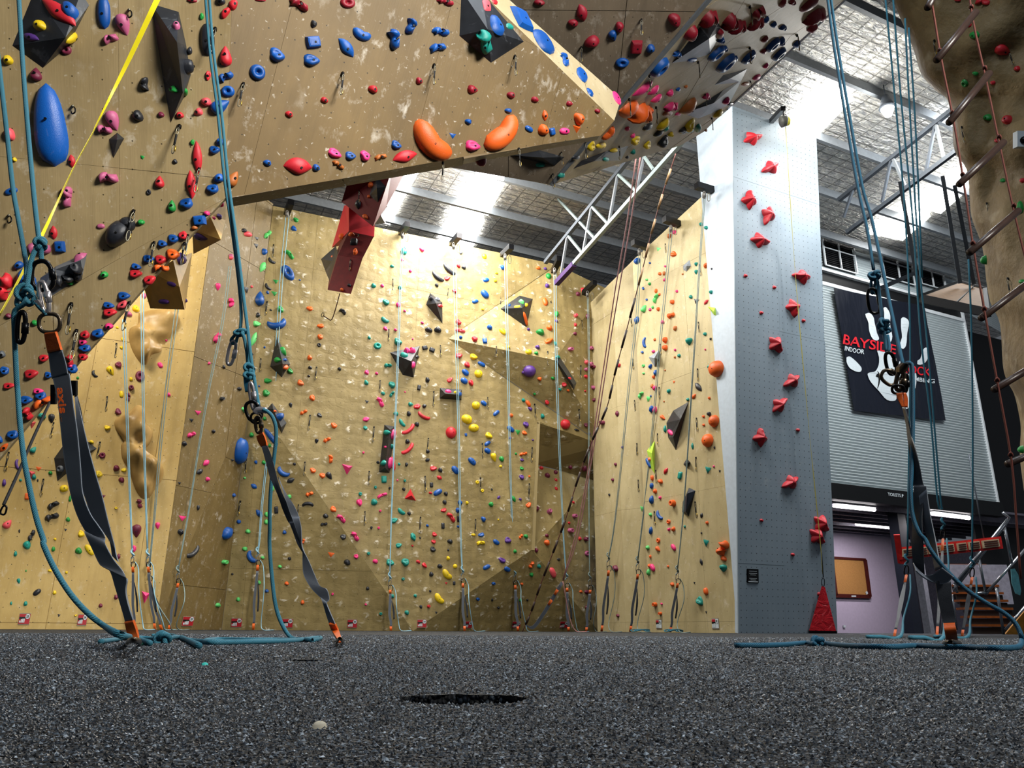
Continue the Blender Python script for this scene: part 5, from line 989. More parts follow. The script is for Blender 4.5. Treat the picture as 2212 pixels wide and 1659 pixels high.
add(980, 0, 3.95, '''365,220,155,135,30,B,d;270,345,200,150,58,T,h;280,50,115,78,50,m,l;345,10,60,62,0,R,d;478,225,62,62,0,T,d;580,165,155,140,25,B,q;770,360,245,140,62,B,e;948,505,128,95,55,B,h;1095,635,138,100,50,B,e;1163,790,78,46,75,B,d;162,765,94,78,10,C,w;487,812,72,66,0,C,d;690,850,64,60,0,C,d;985,885,62,48,0,C,d;1225,948,48,46,0,C,d;465,945,64,50,0,B,d;123,1038,60,56,0,B,d;400,1120,345,260,-45,O,b;775,985,100,48,85,O,l;760,1110,104,98,20,O,d;1065,1015,106,98,40,O,d;1052,1100,72,76,0,O,t;642,1100,78,48,28,B,e;838,1125,72,48,80,B,q;945,1118,88,58,0,P,e;158,1245,134,98,-5,P,j;1393,840,98,58,80,P,e;1315,1130,140,78,-48,O,b;
730,20,104,62,0,C,d;1090,110,158,96,75,C,l;1020,195,98,72,0,C,d;1180,355,148,112,-30,C,d;1415,230,98,84,70,C,d;1360,305,98,78,70,B,w;1560,400,108,128,0,C,q;1680,415,88,80,0,B,d;1438,535,120,86,0,B,r;1885,170,138,118,40,C,d;
1610,755,225,60,-35,P,l;1700,770,124,52,-35,P,l;1725,840,104,46,-25,P,l;1838,788,50,62,0,P,d;1850,900,134,52,-20,P,h;1480,930,165,118,-12,O,l;1585,945,175,118,-20,O,h;1660,930,50,56,0,O,u;1612,1012,62,50,0,O,d;1478,1095,50,36,0,P,d;1525,1155,44,36,0,P,d;1648,1080,78,46,-15,K,e;1780,1050,110,62,-35,Y,e;1800,1085,62,56,0,T,d;1745,1125,74,44,-25,K,e;1850,1140,52,46,0,Y,h;1548,1190,84,54,-10,Y,j;1650,1230,78,58,0,Y,j;1780,1195,84,62,-25,K,j;2005,1055,84,66,-30,Y,j;1960,1110,78,56,0,K,e;1170,1240,78,66,0,Y,j;1255,1240,114,46,0,Y,e;1365,1282,78,40,0,Y,e;1040,1342,78,40,0,K,e;1527,1292,54,38,-40,T,d;1480,1340,46,26,0,K,d;915,1488,62,40,-10,T,d;1295,1362,94,40,12,T,e;740,1405,84,40,0,T,e;235,1370,74,50,0,C,d''')
add(1400, 0, 3.95, '''352,275,125,92,-35,C,d;510,140,158,96,-32,C,h;685,170,138,98,-30,C,h;760,215,145,78,-25,C,h;930,100,148,86,-45,C,h;915,190,145,68,-25,C,h;1140,20,74,70,-40,C,d;1230,15,104,50,0,C,h;1370,25,158,68,-30,C,e;1420,120,178,88,-25,C,h;1390,230,84,54,-30,C,d;1000,165,48,56,0,B,d;1065,205,60,54,0,B,d;1150,230,88,54,0,B,h;1055,375,94,74,-25,B,r;1130,345,78,74,0,B,h;1112,455,98,68,-30,B,r;1260,370,72,66,0,B,d;990,330,72,56,0,C,d;980,435,72,46,0,C,d;1000,558,46,42,0,P,d;925,655,78,40,-10,P,e;830,715,112,36,5,o,e;90,565,142,100,-28,B,r;575,450,138,78,-28,B,r;655,530,148,96,-28,B,r;850,480,102,72,-28,B,r;735,495,62,50,0,B,d;650,410,84,54,0,B,h;620,335,78,60,0,B,h;600,285,102,60,85,C,d;245,455,94,60,0,B,h;370,510,114,42,0,B,e;253,760,52,34,0,B,d;320,738,38,28,0,o,d;495,815,78,60,0,P,h;660,855,60,60,0,P,d;330,905,182,92,-35,o,l;165,960,108,52,0,o,e;255,970,72,30,0,P,e;700,885,78,32,0,K,e;350,1105,114,50,0,T,e;295,1105,78,50,0,K,e;418,1085,80,56,90,T,d;490,1110,38,22,0,o,d;590,965,62,46,-20,Y,e''')
# red stalactite
add(680, 350, 4.483, '''545,225,52,60,0,O,d;525,335,30,36,0,O,d;490,530,58,52,20,O,d;418,410,100,56,88,K,l;268,725,56,66,0,O,d;357,705,72,34,8,O,d;380,780,78,56,0,K,q;395,878,46,56,0,O,u;195,925,62,66,0,O,d;165,1018,44,46,0,O,d;262,1238,40,34,0,O,d;335,1195,40,34,0,K,d''')
# rock tower
add(1780, 0, 3.95, '''1140,0,60,30,0,R,d;1355,15,128,68,0,R,h;1290,298,88,76,0,G,d;1528,430,145,108,28,R,w;1650,587,56,56,0,R,d;1293,628,62,40,10,G,d;1203,708,56,66,0,G,r;1443,705,50,38,0,R,d;1400,1003,72,66,0,G,d;1568,1025,98,78,-20,R,d;1527,1540,42,42,0,G,d;1695,1540,42,46,0,R,d;1245,215,36,46,0,R,d;1478,1200,46,40,0,R,d''')
add(1760, 400, 4.61, '''2050,225,140,80,80,G,d;1705,745,100,50,90,G,d;2065,960,62,46,0,G,d''')
add(1760, 720, 4.61, '''2005,700,90,55,90,G,d;2075,1160,90,60,90,G,d''')
# grey speed tower
for (x, y, r) in ((1625, 299, -15), (1664, 362, 155), (1617, 433, -90), (1658, 466, 110), (1640, 520, 15), (1731, 598, 190), (1712, 665, 80), (1674, 744, 58), (1710, 823, 150), (1682, 875, -42), (1641, 946, -90), (1707, 1042, 152), (1772, 1131, 52), (1763, 1158, 50)):
    HOLDS.append((x, y, 45, 40, r, 'R', 's'))
for (x, y) in ((1610, 596), (1672, 621), (1644, 676), (1735, 693), (1723, 929), (1644, 1124), (1712, 1198), (1769, 1283)): HOLDS.append((x, y, 9, 8, 0, 'R', 'd'))
# ---------------------------------------------------------------- place the holds
WN = {'A': 'yellow side wall', 'B': 'shaded corner wall', 'C': 'gold back wall', 'D': 'cream wall', 'F': 'tan overhang', 'L': 'overhang lip', 'G': 'brown prow', 'H': 'dim roof panel', 'I': 'tan wedge', 'K': 'rock tower', 'S': 'grey tower', 'W': 'plywood box', 'R': 'red stalactite'}
SH = {'d': 'rounded', 'j': 'jug', 'a': 'ball', 'q': 'blocky', 'u': 'stub', 'r': 'ring', 's': 'four-armed', 't': 'pyramid', 'e': 'oval', 'o': 'egg', 'l': 'pointed', 'w': 'teardrop', 'c': 'crescent', 'b': 'kidney', 'h': 'two-lobed'}
# landmarks: (x, y, phrase) on each wall
LM = {'A': [(290, 720, 'the upper rock relief'), (300, 960, 'the lower rock relief'), (53, 1338, 'sign 25'), (178, 1338, 'sign 26'), (165, 1000, 'the charcoal volume')],
      'B': [(405, 1345, 'sign 27'), (515, 980, 'the long blue oval'), (450, 1150, 'its middle'), (520, 540, 'its top')],
      'C': [(605, 775, 'the black diamond volume'), (600, 900, 'the black slab volume'), (940, 670, 'the narrow black kite'), (1118, 670, 'the orange-bar pyramid'), (876, 780, 'the black pyramid volume'), (975, 850, 'the black shed volume'),
            (837, 970, 'the black trough volume'), (1230, 810, 'the alcove slab'), (510, 1345, 'sign 28'), (622, 1345, 'sign 29'), (760, 1347, 'sign 30'), (910, 1347, 'sign 31'), (1010, 1350, 'sign 32'), (1220, 950, 'the alcove'), (622, 588, 'the big blue ring'),
            (750, 600, 'the red stalactite'), (885, 1070, 'the red pyramid'), (965, 1240, 'the yellow kidneys'), (1143, 800, 'the big purple ball'), (1015, 910, 'the yellow ball pair'), (972, 935, 'the big red ball')],
      'D': [(1465, 915, 'the half moon volume'), (1488, 1085, 'the dark slab volume'), (1484, 575, 'the flat grey volume'), (1405, 990, 'the lime fin'), (1424, 1348, 'sign 36'), (1546, 1347, 'sign 37'), (1415, 770, 'the grey pyramid'), (1560, 1180, 'the stacked orange hold'), (1535, 950, 'the orange ball pair'), (1553, 800, 'the tower-side orange ball')],
      'F': [(100, 70, 'the red-horn volume'), (370, 130, 'the tall charcoal wedge'), (110, 270, 'the giant blue egg'), (255, 505, 'the big black dome'), (150, 590, 'the grey wedge volume'), (420, 340, 'the red spindle pair'), (485, 200, 'the prow corner'), (245, 315, 'the black kite')],
      'L': [(150, 590, 'the grey wedge volume'), (340, 560, 'the plywood box'), (450, 490, 'the plywood prism'), (100, 850, 'the rope knot'), (215, 680, 'the lip middle')],
      'G': [(1055, 70, 'the black pyramid volume'), (935, 300, 'the big orange kidney'), (1085, 285, 'the orange scoop'), (642, 360, 'the long red lip'), (870, 340, 'the red leaf'), (741, 180, 'the prow middle'), (560, 155, 'the blue ring')],
      'H': [(1250, 90, 'the dim panel middle'), (1370, 100, 'the crimson block'), (1170, 340, 'the prow slab')],
      'I': [(1510, 90, 'the crimson-flanked pyramid'), (1580, 165, 'the blue-striped blade'), (1540, 215, 'the long blade'), (1300, 345, 'the dark box volume'), (1485, 228, 'the brown almond'), (1370, 235, 'the orange pair'), (1680, 50, 'the wedge upper edge')],
      'K': [(2060, 80, 'the upper ladder rungs'), (2130, 350, 'the middle ladder rungs'), (2190, 700, 'the lower ladder rungs')],
      'S': [(1625, 1243, 'the black notice'), (1777, 1320, 'the red gate'), (1690, 265, 'the tape reel')], 'W': [(1, 1, '')], 'R': [(770, 440, 'the upper block'), (740, 590, 'the tip block')]}
def size_word(a): return 'huge' if a > 60 else 'big' if a > 30 else 'mid-sized' if a > 17 else 'small' if a > 10 else 'tiny'
placed = []; missed = 0
for (x, y, w, h, r, c, s) in HOLDS:
    hit = cast(x, y)
    if hit is None:
        missed += 1; print('MISS', round(x), round(y), c, s); continue
    co, n, wid = hit
    if c == 'R' and wid in 'HI': c = 'C'
    up = Z-n*n.z
    if up.length < .25: up = -TD-n*n.dot(-TD)
    up.normalize(); u = up.cross(n); e = .01
    p0 = proj(co); pu, pv = proj(co+u*e), proj(co+up*e)
    J = Matrix((((pu[0]-p0[0])/e, (pv[0]-p0[0])/e), ((pu[1]-p0[1])/e, (pv[1]-p0[1])/e)))
    Ji = J.inverted(); a = math.radians(r); d = Ji @ Vector((math.cos(a), math.sin(a))); ref = depth(co)/F
    ln = d.length; wm = min(w*ln, w*ref*1.9); d.normalize(); hm = min(h*abs(Ji.determinant())/ln, h*ref*1.9)
    wm *= .98; hm *= .98
    dirv = (u*d.x+up*d.y).normalized(); perp = n.cross(dirv); dep = DEP[s]*min(wm, hm)
    if abs(n.dot(plG2[1])) > .985 and wid == 'G': dep *= .38
    if s == 't': dep = .42*min(wm, hm)
    M = Matrix(((dirv.x*wm, perp.x*hm, n.x*dep, co.x), (dirv.y*wm, perp.y*hm, n.y*dep, co.y), (dirv.z*wm, perp.z*hm, n.z*dep, co.z), (0, 0, 0, 1)))
    var = int(x*7+y*13) % 3 if s in 'djeh' else 0
    placed.append(dict(x=x, y=y, a=math.sqrt(w*h), c=c, s=s, wid=wid, M=M, var=var, n=n, wm=wm, hm=hm, dep=dep))
print('holds', len(placed), 'missed', missed)
placed.sort(key=lambda q: -q['a'])
tops = [q for q in placed if q['s'] == 's'] + [q for q in placed if q['s'] != 's'][:286]
rest = [q for q in placed if q['s'] != 's'][286:]
def rel(dx, dy):
    if abs(dx) < 9 and abs(dy) < 9: return 'on'
    if abs(dy) > abs(dx)*1.2: return 'above' if dy < 0 else 'below'
    return 'left of' if dx < 0 else 'right of'
ORD = ['first', 'second', 'third', 'fourth', 'fifth', 'sixth', 'seventh', 'eighth', 'ninth', 'tenth', 'eleventh', 'twelfth', 'thirteenth', 'fourteenth', 'fifteenth', 'sixteenth', 'seventeenth', 'eighteenth', 'nineteenth', 'twentieth']
def assign_labels(items, base_of):
    g = {}
    for q in items:
        lm = LM.get(q['wid'], [(0, 0, '')]); L = min(lm, key=lambda l: math.hypot(l[0]-q['x'], l[1]-q['y'])); dx, dy = q['x']-L[0], q['y']-L[1]
        q['lm'] = L; q['rel'] = rel(dx, dy); q['d'] = math.hypot(dx, dy); q['base'] = base_of(q); g.setdefault((q['base'], q['wid'], q['rel'], L[2]), []).append(q)
    for (b, wid, rl, ph), qs in g.items():
        qs.sort(key=lambda q: q['d'])
        for i, q in enumerate(qs):
            where = (rl+' '+ph) if ph else ''
            o = (ORD[i]+' one '+where) if len(qs) > 1 else where
            q['label'] = '%s on %s%s' % (b, WN[wid], (', '+o) if o.strip() else '')
def hbase(q):
    cn = HC[q['c']][0]; cn = 'red' if q['s'] == 's' else cn
    return '%s %s %s hold' % (size_word(q['a']), cn, SH[q['s']])
assign_labels(tops, hbase)
labs = {}
for q in tops:
    me = hold_mesh(q['s'], q['var']); o = bpy.data.objects.new('speed_hold' if q['s'] == 's' else 'climbing_hold', me); COL.objects.link(o)
    o.matrix_world = q['M']; o.material_slots[0].link = 'OBJECT'; o.material_slots[0].material = HMAT[q['c']]
    lab = q['label']; lab = lab.replace('the tower-side orange ball', 'the half-hidden orange ball').replace('mid-sized', 'medium'); labs[lab] = labs.get(lab, 0)+1
    tag(o, lab, 'hold', 'holds on the '+WN[q['wid']])
    if q['a'] > 13 and q['s'] not in 'crt':
        zz = {'b': .97, 's': .9, 'j': .75, 'u': .62}.get(q['s'], .99); px, py = (0.0, -.16) if q['s'] == 'b' else (.06, -.04)
        b = bpy.data.objects.new('bolt', BOLT); COL.objects.link(b); b.parent = o; r_ = .009
        b.location = (px, py, zz-.012/q['dep']*.3); b.scale = (r_/q['wm'], r_/q['hm'], .012/q['dep'])
print('dup labels', [k for k, v in labs.items() if v > 1][:5])
# all the smaller holds: one object
V, Fc, MI = [], [], []; mats = sorted(set(q['c'] for q in rest)); me = bpy.data.meshes.new('small_holds')
for q in rest:
    src = hold_mesh(q['s'], q['var']); o0 = len(V); V += [q['M'] @ v.co for v in src.vertices]
    for p in src.polygons: Fc.append(tuple(i+o0 for i in p.vertices)); MI.append(mats.index(q['c']))
me.from_pydata([tuple(v) for v in V], [], Fc); me.polygons.foreach_set('material_index', MI); me.polygons.foreach_set('use_smooth', [True]*len(Fc))
for c in mats: me.materials.append(HMAT[c])
so = bpy.data.objects.new('small_holds', me); COL.objects.link(so); so['kind'] = 'stuff'; so['label'] = 'scatter of the smaller coloured climbing holds over all the walls'
# ---------------------------------------------------------------- quickdraws
M_krab = simple('polished_carabiner', '#7d7868', .38, .8, var=.1); M_krabk = simple('black_carabiner', '#0d0d10', .3, .6); M_sling = simple('black_dogbone_sling', '#121215', .7)
QD = {}
def qd_parts():
    if QD: return QD
    def loop(z, h, w, r):
        return [Vector((w*.5*math.cos(a)*(1 if math.cos(a) > 0 else .8), 0, z+h*.5*math.sin(a))) for a in [2*PI*k/12 for k in range(12)]]
    def mk(name, vf, mat):
        m = bpy.data.meshes.new(name); m.from_pydata([tuple(v) for v in vf[0]], [], vf[1]); m.polygons.foreach_set('use_smooth', [True]*len(m.polygons)); m.materials.append(mat); QD[name] = m
    mk('bolt_hanger', box_mesh(Vector((0, .012, -.01)), Vector((1, 0, 0)), Vector((0, 1, 0)), Z, .022, .024, .034), M_krabk)
    mk('top_carabiner', tube_mesh(loop(-.065, .085, .028, 0), .0045, 6, 1, True), M_krab)
    mk('sling', box_mesh(Vector((0, 0, -.14)), Vector((1, 0, 0)), Vector((0, 1, 0)), Z, .018, .008, .10), M_sling)
    mk('lower_carabiner', tube_mesh(loop(-.225, .09, .030, 0), .0045, 6, 1, True), M_krab)
    mk('gate', tube_mesh([Vector((.018, 0, -.25)), Vector((.018, 0, -.20))], .006, 6), simple('brass_gate', '#c9a546', .3, .8))
    return QD
DR = [(465, 58, 62), (387, 268, 67), (432, 360, 58), (291, 452, 70), (155, 652, 68), (334, 520, 55), (168, 710, 65), (398, 522, 50), (408, 505, 50), (280, 650, 62), (358, 668, 36), (525, 177, 58), (741, 155, 55), (938, 137, 50), (1112, 118, 48), (1385, 38, 40), (1256, 98, 38), (1402, 160, 38), (1359, 210, 40), (1417, 228, 38), (1508, 130, 38), (1266, 303, 40), (1337, 313, 30), (1213, 325, 30), (1194, 372, 34), (1620, 10, 45), (1619, 100, 38), (1722, 72, 38), (1621, 172, 30), (1523, 200, 28), (1537, 252, 28), (957, 346, 40), (1120, 318, 42),
 (777, 410, 28), (775, 505, 32), (758, 560, 24), (591, 527, 28), (577, 650, 30), (563, 773, 28), (532, 990, 30), (519, 1080, 30), (670, 895, 32), (659, 996, 28), (645, 1088, 28), (788, 1103, 28), (797, 1016, 28), (684, 791, 28), (840, 710, 25), (951, 744, 24), (821, 820, 25), (937, 844, 36), (1053, 857, 24), (1072, 747, 23), (925, 945, 26), (918, 1027, 32), (908, 1115, 32), (1042, 956, 30), (1038, 1030, 28), (1027, 1120, 28), (808, 920, 32), (849, 601, 24), (968, 622, 22), (1081, 642, 20), (1190, 650, 24), (1183, 758, 44), (1257, 691, 20), (1254, 788, 40), (1251, 882, 34), (1155, 871, 28), (1149, 965, 30), (1143, 1043, 32),
 (1363, 682, 22), (1367, 774, 22), (1371, 863, 22), (1376, 956, 24), (1379, 1035, 24), (1424, 835, 24), (1420, 935, 24), (1417, 1014, 26), (1507, 795, 26), (1505, 901, 28), (1503, 986, 28), (1427, 742, 22), (1437, 525, 20), (1512, 570, 25), (1509, 694, 22), (1502, 1082, 32), (1414, 1103, 28), (232, 855, 30), (216, 953, 32), (252, 740, 30), (116, 911, 31), (94, 1033, 34), (19, 975, 38), (2018, 85, 38), (2078, 272, 38), (2133, 437, 36), (2178, 598, 40), (2180, 110, 30)]
qi = []
for x, y, L in DR:
    hit = cast(x, y+2)
    if hit is None: print('QD miss', x, y); continue
    co, n, wid = hit; qi.append(dict(x=x, y=y, co=co, n=n, wid=wid, L=L, a=10, c='', s=''))
assign_labels(qi, lambda q: 'quickdraw on a bolt hanger')
parts = qd_parts()
for q in qi:
    rng_ = random.Random(int(q['x']*3+q['y']))
    sc = q['L']/F*depth(q['co'])/.27/.93; sc = min(max(sc, .6), 1.3)
    r = empty('quickdraw', q['co']+q['n']*.015); tag(r, q['label'], 'quickdraw', 'quickdraws on the '+WN[q['wid']])
    nh = Vector((q['n'].x, q['n'].y, 0)); nh = nh.normalized() if nh.length > .1 else Vector((0, -1, 0))
    yaw = math.atan2(nh.x, -nh.y)+rng_.uniform(-.6, .6); r.rotation_euler = (0, rng_.uniform(-.06, .06), yaw); r.scale = (sc, sc, sc)
    for nm, me_ in parts.items():
        o = bpy.data.objects.new(nm, me_); COL.objects.link(o); o.parent = r
# ---------------------------------------------------------------- ropes, webbing, metalware
def rope_mat(name, c1, c2, k=6):
    t = NT(name); uv = t.coord('UV', (k*2, 240, 1)); w = t.n('TexWave', wave_type='BANDS', bands_direction='DIAGONAL'); t.l(uv, w.inputs[0]); t.val(w, Scale=.55, Distortion=.6)
    t.col(t.ramp(w.outputs[0], [(.25, lin(c1)), (.75, lin(c2))])); t.bump(w.outputs[0], .5, .002); return t.pr(.6, 0, .3)
M_rope = rope_mat('teal_blue_rope', '#235a6a', '#468da4'); M_roped = rope_mat('deep_blue_rope', '#0f4158', '#1f6c8c'); M_ropef = simple('far_blue_rope', '#8fbacb', .6, var=.1); M_ropeg = simple('far_grey_green_rope', '#7d8f8c', .6)
M_pink = simple('pink_rope', '#c58f8c', .6); M_tape = simple('yellow_tape', '#e3d21a', .45, var=.06, bump=.05)
M_web = NT('grey_webbing'); wv = M_web.n('TexWave', wave_type='BANDS', bands_direction='Y'); M_web.l(M_web.coord('UV', (1, 420, 1)), wv.inputs[0]); M_web.val(wv, Scale=1.0)
ex = M_web.n('SeparateXYZ'); M_web.l(M_web.coord('UV'), ex.inputs[0]); edge = M_web.math('ABSOLUTE', M_web.math('SUBTRACT', ex.outputs[0], .5))
M_web.col(M_web.mix(M_web.rng(edge, .42, .45), M_web.ramp(wv.outputs[0], [(.2, lin('#4b5059')), (.8, lin('#636973'))]), lin('#737a83'))); M_web.bump(wv.outputs[0], .25, .001); M_web = M_web.pr(.42, 0, .5)
M_webk = simple('black_webbing', '#30343b', .45, var=.1, scale=80); M_org = simple('orange_loop_webbing', '#d9601e', .5, var=.12, scale=40); M_gun = simple('gunmetal_ring', '#5a4f42', .3, .85); M_silv = simple('silver_carabiner', '#c9c3c4', .28, .85)
def zp(x0, y0, s, L, z):                                  # photo points of one crop at one or several depths
    out = []
    for i, q in enumerate(L):
        zz = q[2] if len(q) > 2 else (z if not isinstance(z, tuple) else z[0]+(z[1]-z[0])*i/max(1, len(L)-1)); out.append(P(x0+q[0]/s, y0+q[1]/s, zz))
    return out
def group(name, c, label, cat, grp=None):
    r = empty(name, c); tag(r, label, cat, grp); return r
def kid(o, r): o.parent = r; o.matrix_parent_inverse = Matrix.Translation(-r.location); return o
def oval(cx, cy, w, h, rot, zc, n=18, sq=2.6, egg=0.):
    out = []; a0 = math.radians(rot)
    for k in range(n):
        a = 2*PI*k/n; ca, sa = math.cos(a), S(a); x = w/2*abs(ca)**(2/sq)*(1 if ca > 0 else -1); y = h/2*abs(sa)**(2/sq)*(1 if sa > 0 else -1); x *= 1+egg*y/h
        out.append(P(cx+x*math.cos(a0)-y*S(a0), cy+x*S(a0)+y*math.cos(a0), zc))
    return out
def krab(r, cx, cy, w, h, rot, zc, rad, mat, egg=0., name='carabiner', gate=True, gmat=None):
    o = kid(tube(name, oval(cx, cy, w, h, rot, zc, egg=egg), rad, mat, None, 8, 2, True), r)
    if gate:
        a0 = math.radians(rot); f = lambda x, y: P(cx+x*math.cos(a0)-y*S(a0), cy+x*S(a0)+y*math.cos(a0), zc)
        g = tube('gate_sleeve', [f(w*.5, -h*.16), f(w*.5, h*.20)], rad*1.45, gmat or mat, None, 8); g.parent = o; g.matrix_parent_inverse = o.matrix_world.inverted() if False else Matrix.Translation(-r.location) @ Matrix.Translation(r.location)
    return o
def knot(r, cx, cy, w, h, zc, rad, mat, turns=3, rot=0.):
    pts = []; a0 = math.radians(rot); m = P(cx, cy, zc); k = zc/F
    for i in range(46):
        t = 2*PI*i/46; x = (math.cos(2*t)*(1+.45*math.cos(turns*t)))*w/2.9; y = (S(2*t)*(1+.45*math.cos(turns*t)))*h/2.9; d = S(turns*t)*rad*1.3
        X, Y = x*math.cos(a0)-y*S(a0), x*S(a0)+y*math.cos(a0); pts.append(P(cx+X, cy+Y, zc)+FW*d)
    return kid(tube('knot', pts, rad, mat, None, 8, 2, True), r)
def flo(px, py, lift=.0055): q = at_z(px, py, lift); return q
RR = .0054
# ---- left rope and its anchor webbing
zl_ = 1.72
c = flo(288, 1390); rope = group('climbing_rope', c, 'thick teal rope with knots hanging before the tan overhang and trailing on the mat', 'rope', 'near climbing ropes')
kid(tube('rope_strand', [P(38, -60, 1.95), P(42, 20, 1.93), P(50, 150, 1.9), P(62, 300, 1.85), P(74, 430, 1.8), P(84, 515, 1.76), P(88, 535, 1.75)], RR, M_rope, None, 10, 5), rope)
kid(tube('rope_strand', zp(0, 0, 1, [(-12, 60), (0, 160), (14, 280), (27, 400), (38, 465), (49, 525), (57, 575), (55, 615), (52, 640)], (1.9, 1.70)), RR, M_rope, None, 10, 5), rope)
kid(tube('rope_strand', zp(0, 400, 3.95, [(345, 500), (318, 535), (290, 575), (268, 640), (252, 720), (240, 800), (226, 880)], (1.74, 1.70)), RR, M_rope, None, 10, 5), rope)
kid(tube('rope_strand', zp(0, 400, 3.95, [(362, 510), (352, 560), (352, 610), (358, 655)], 1.735), RR, M_rope, None, 10, 4), rope)
knot(rope, 87, 527, 22, 26, 1.735, RR, M_rope, 3, 20)
knot(rope, 53, 640, 40, 52, 1.70, RR, M_rope, 3, 15)
kid(tube('rope_strand', zp(0, 400, 3.95, [(255, 890), (290, 960), (330, 1030), (390, 1090), (400, 1110)], 1.71), RR, M_rope, None, 10, 4), rope)
kid(tube('rope_strand', zp(0, 400, 3.95, [(250, 990), (180, 1030), (130, 1070), (120, 1120), (122, 1200), (126, 1320), (133, 1480), (142, 1660)], (1.69, 1.70))+zp(0, 780, 3.95, [(150, 250), (164, 450), (182, 650), (207, 850), (240, 1020), (277, 1200), (322, 1380), (372, 1530)], (1.70, 1.58))
    + zp(0, 1140, 3.95, [(370, 140), (440, 300), (540, 475), (650, 625), (780, 755), (900, 845)], (1.57, 1.50))+[flo(262, 1372, .022)*1.0, flo(290, 1376, .010), flo(322, 1379), flo(345, 1380)], RR, M_rope, None, 10, 5), rope)
kid(tube('rope_tail', [flo(355, 1382), flo(372, 1377, .009), flo(390, 1376, .008), flo(408, 1384), flo(430, 1395)], RR, M_rope, None, 10, 5), rope)
knot(rope, 351, 1382, 34, 30, depth(flo(351, 1384)), RR, M_rope, 3, 90)
kid(tube('rope_tail', [flo(324, 1389), flo(300, 1382, .008), flo(275, 1378), flo(240, 1383), flo(217, 1386)], RR, M_rope, None, 10, 5), rope)
kid(tube('rope_tail', [flo(330, 1372), flo(365, 1370), flo(400, 1381), flo(445, 1386), flo(480, 1386)], RR, M_rope, None, 10, 5), rope)
wb = group('anchor_webbing', c, 'grey webbing strap printed axis with orange ends, anchored to the mat', 'webbing', 'near anchor straps')
krab(wb, 91, 595, 45, 62, -8, 1.72, .0052, M_krabk, .25, 'carabiner')
krab(wb, 95, 642, 17, 66, -10, 1.71, .0052, M_silv, 0, 'carabiner')
krab(wb, 107, 698, 46, 40, 0, 1.71, .0045, M_gun, 0, 'ring', False)
krab(rope, 46, 707, 17, 66, 4, 1.69, .0052, M_krabk, 0, 'carabiner')
kid(mesh_obj('belay_plate', *(lambda a: (a+[p+FW*.008 for p in a], [(0, 1, 2, 3), (7, 6, 5, 4), (0, 4, 5, 1), (1, 5, 6, 2), (2, 6, 7, 3), (3, 7, 4, 0)]))(zp(0, 400, 3.95, [(285, 985), (320, 975), (365, 1040), (335, 1030)], 1.69)), M_silv), wb)
kid(ribbon('orange_loop', zp(0, 400, 3.95, [(385, 1262), (395, 1330), (415, 1432)], 1.71), zp(0, 400, 3.95, [(478, 1250), (500, 1320), (526, 1406)], 1.70), M_org, None, .006), wb)
L1 = zp(0, 400, 3.95, [(413, 1428), (430, 1560), (445, 1650)], 1.71)+zp(0, 780, 3.95, [(450, 140), (478, 260), (500, 400), (518, 560), (538, 750), (555, 870), (580, 1020), (610, 1160), (650, 1290), (700, 1400), (770, 1510)], (1.71, 1.62))+zp(0, 1140, 3.95, [(720, 30), (790, 185), (850, 310), (885, 338)], (1.61, 1.58))
R1 = zp(0, 400, 3.95, [(528, 1404), (562, 1520), (580, 1610)], 1.70)+zp(0, 780, 3.95, [(592, 110), (610, 240), (630, 400), (655, 560), (672, 720), (688, 900), (700, 1080), (725, 1190), (775, 1310), (830, 1390), (895, 1490)], (1.70, 1.60))+zp(0, 1140, 3.95, [(900, 140), (970, 270), (1045, 365), (1083, 440)], (1.59, 1.56))
kid(ribbon('webbing', L1, R1, M_web, None, .0022, 4), wb)
L2 = zp(0, 780, 3.95, [(630, 250), (645, 400), (660, 600), (692, 900), (703, 1080), (740, 1200), (785, 1340), (860, 1425), (935, 1530)], (1.74, 1.66))+zp(0, 1140, 3.95, [(960, 240)], 1.65)
R2 = zp(0, 780, 3.95, [(655, 290), (690, 450), (725, 610), (772, 800), (822, 980), (872, 1150), (925, 1370), (975, 1560), (990, 1640)], (1.74, 1.64))+zp(0, 1140, 3.95, [(1010, 290)], 1.62)
kid(ribbon('webbing', L2, R2, M_web, None, .0022, 4), wb)
kid(ribbon('webbing_tail', zp(0, 780, 3.95, [(640, 280), (668, 400), (700, 540), (712, 600)], 1.75), zp(0, 780, 3.95, [(662, 300), (695, 430), (715, 560), (722, 608)], 1.75), M_webk, None, .002), wb)
L3 = zp(0, 1140, 3.95, [(915, 335), (950, 385), (985, 500), (1030, 650), (1062, 760), (1072, 805)], (1.60, 1.56)); R3 = zp(0, 1140, 3.95, [(1084, 436), (1086, 460), (1076, 520), (1084, 600), (1112, 705), (1140, 792)], (1.56, 1.55))
kid(ribbon('webbing', L3, R3, M_web, None, .003, 4), wb)
kid(ribbon('orange_loop', zp(0, 1140, 3.95, [(1070, 800), (1090, 890)], 1.555)+[flo(281, 1388, .004)], zp(0, 1140, 3.95, [(1140, 788), (1168, 870)], 1.55)+[flo(302, 1388, .004)], M_org, None, .006), wb)
kid(tube('floor_ring', [flo(276, 1390, .004), flo(279, 1384, .016), flo(289, 1382, .02), flo(300, 1384, .016), flo(303, 1390, .004)], .003, M_gun, None, 8, 3), wb)
for q in ((458, 285, 40, 170), (628, 230, 55, 130)):
    cxx, cyy = q[0]/3.95, 780+q[1]/3.95; kid(box('buckle', P(cxx, cyy, 1.735), RT, FW, UP, (q[2]/3.95/F*1.72, .008, q[3]/3.95/F*1.72), M_krabk), wb)
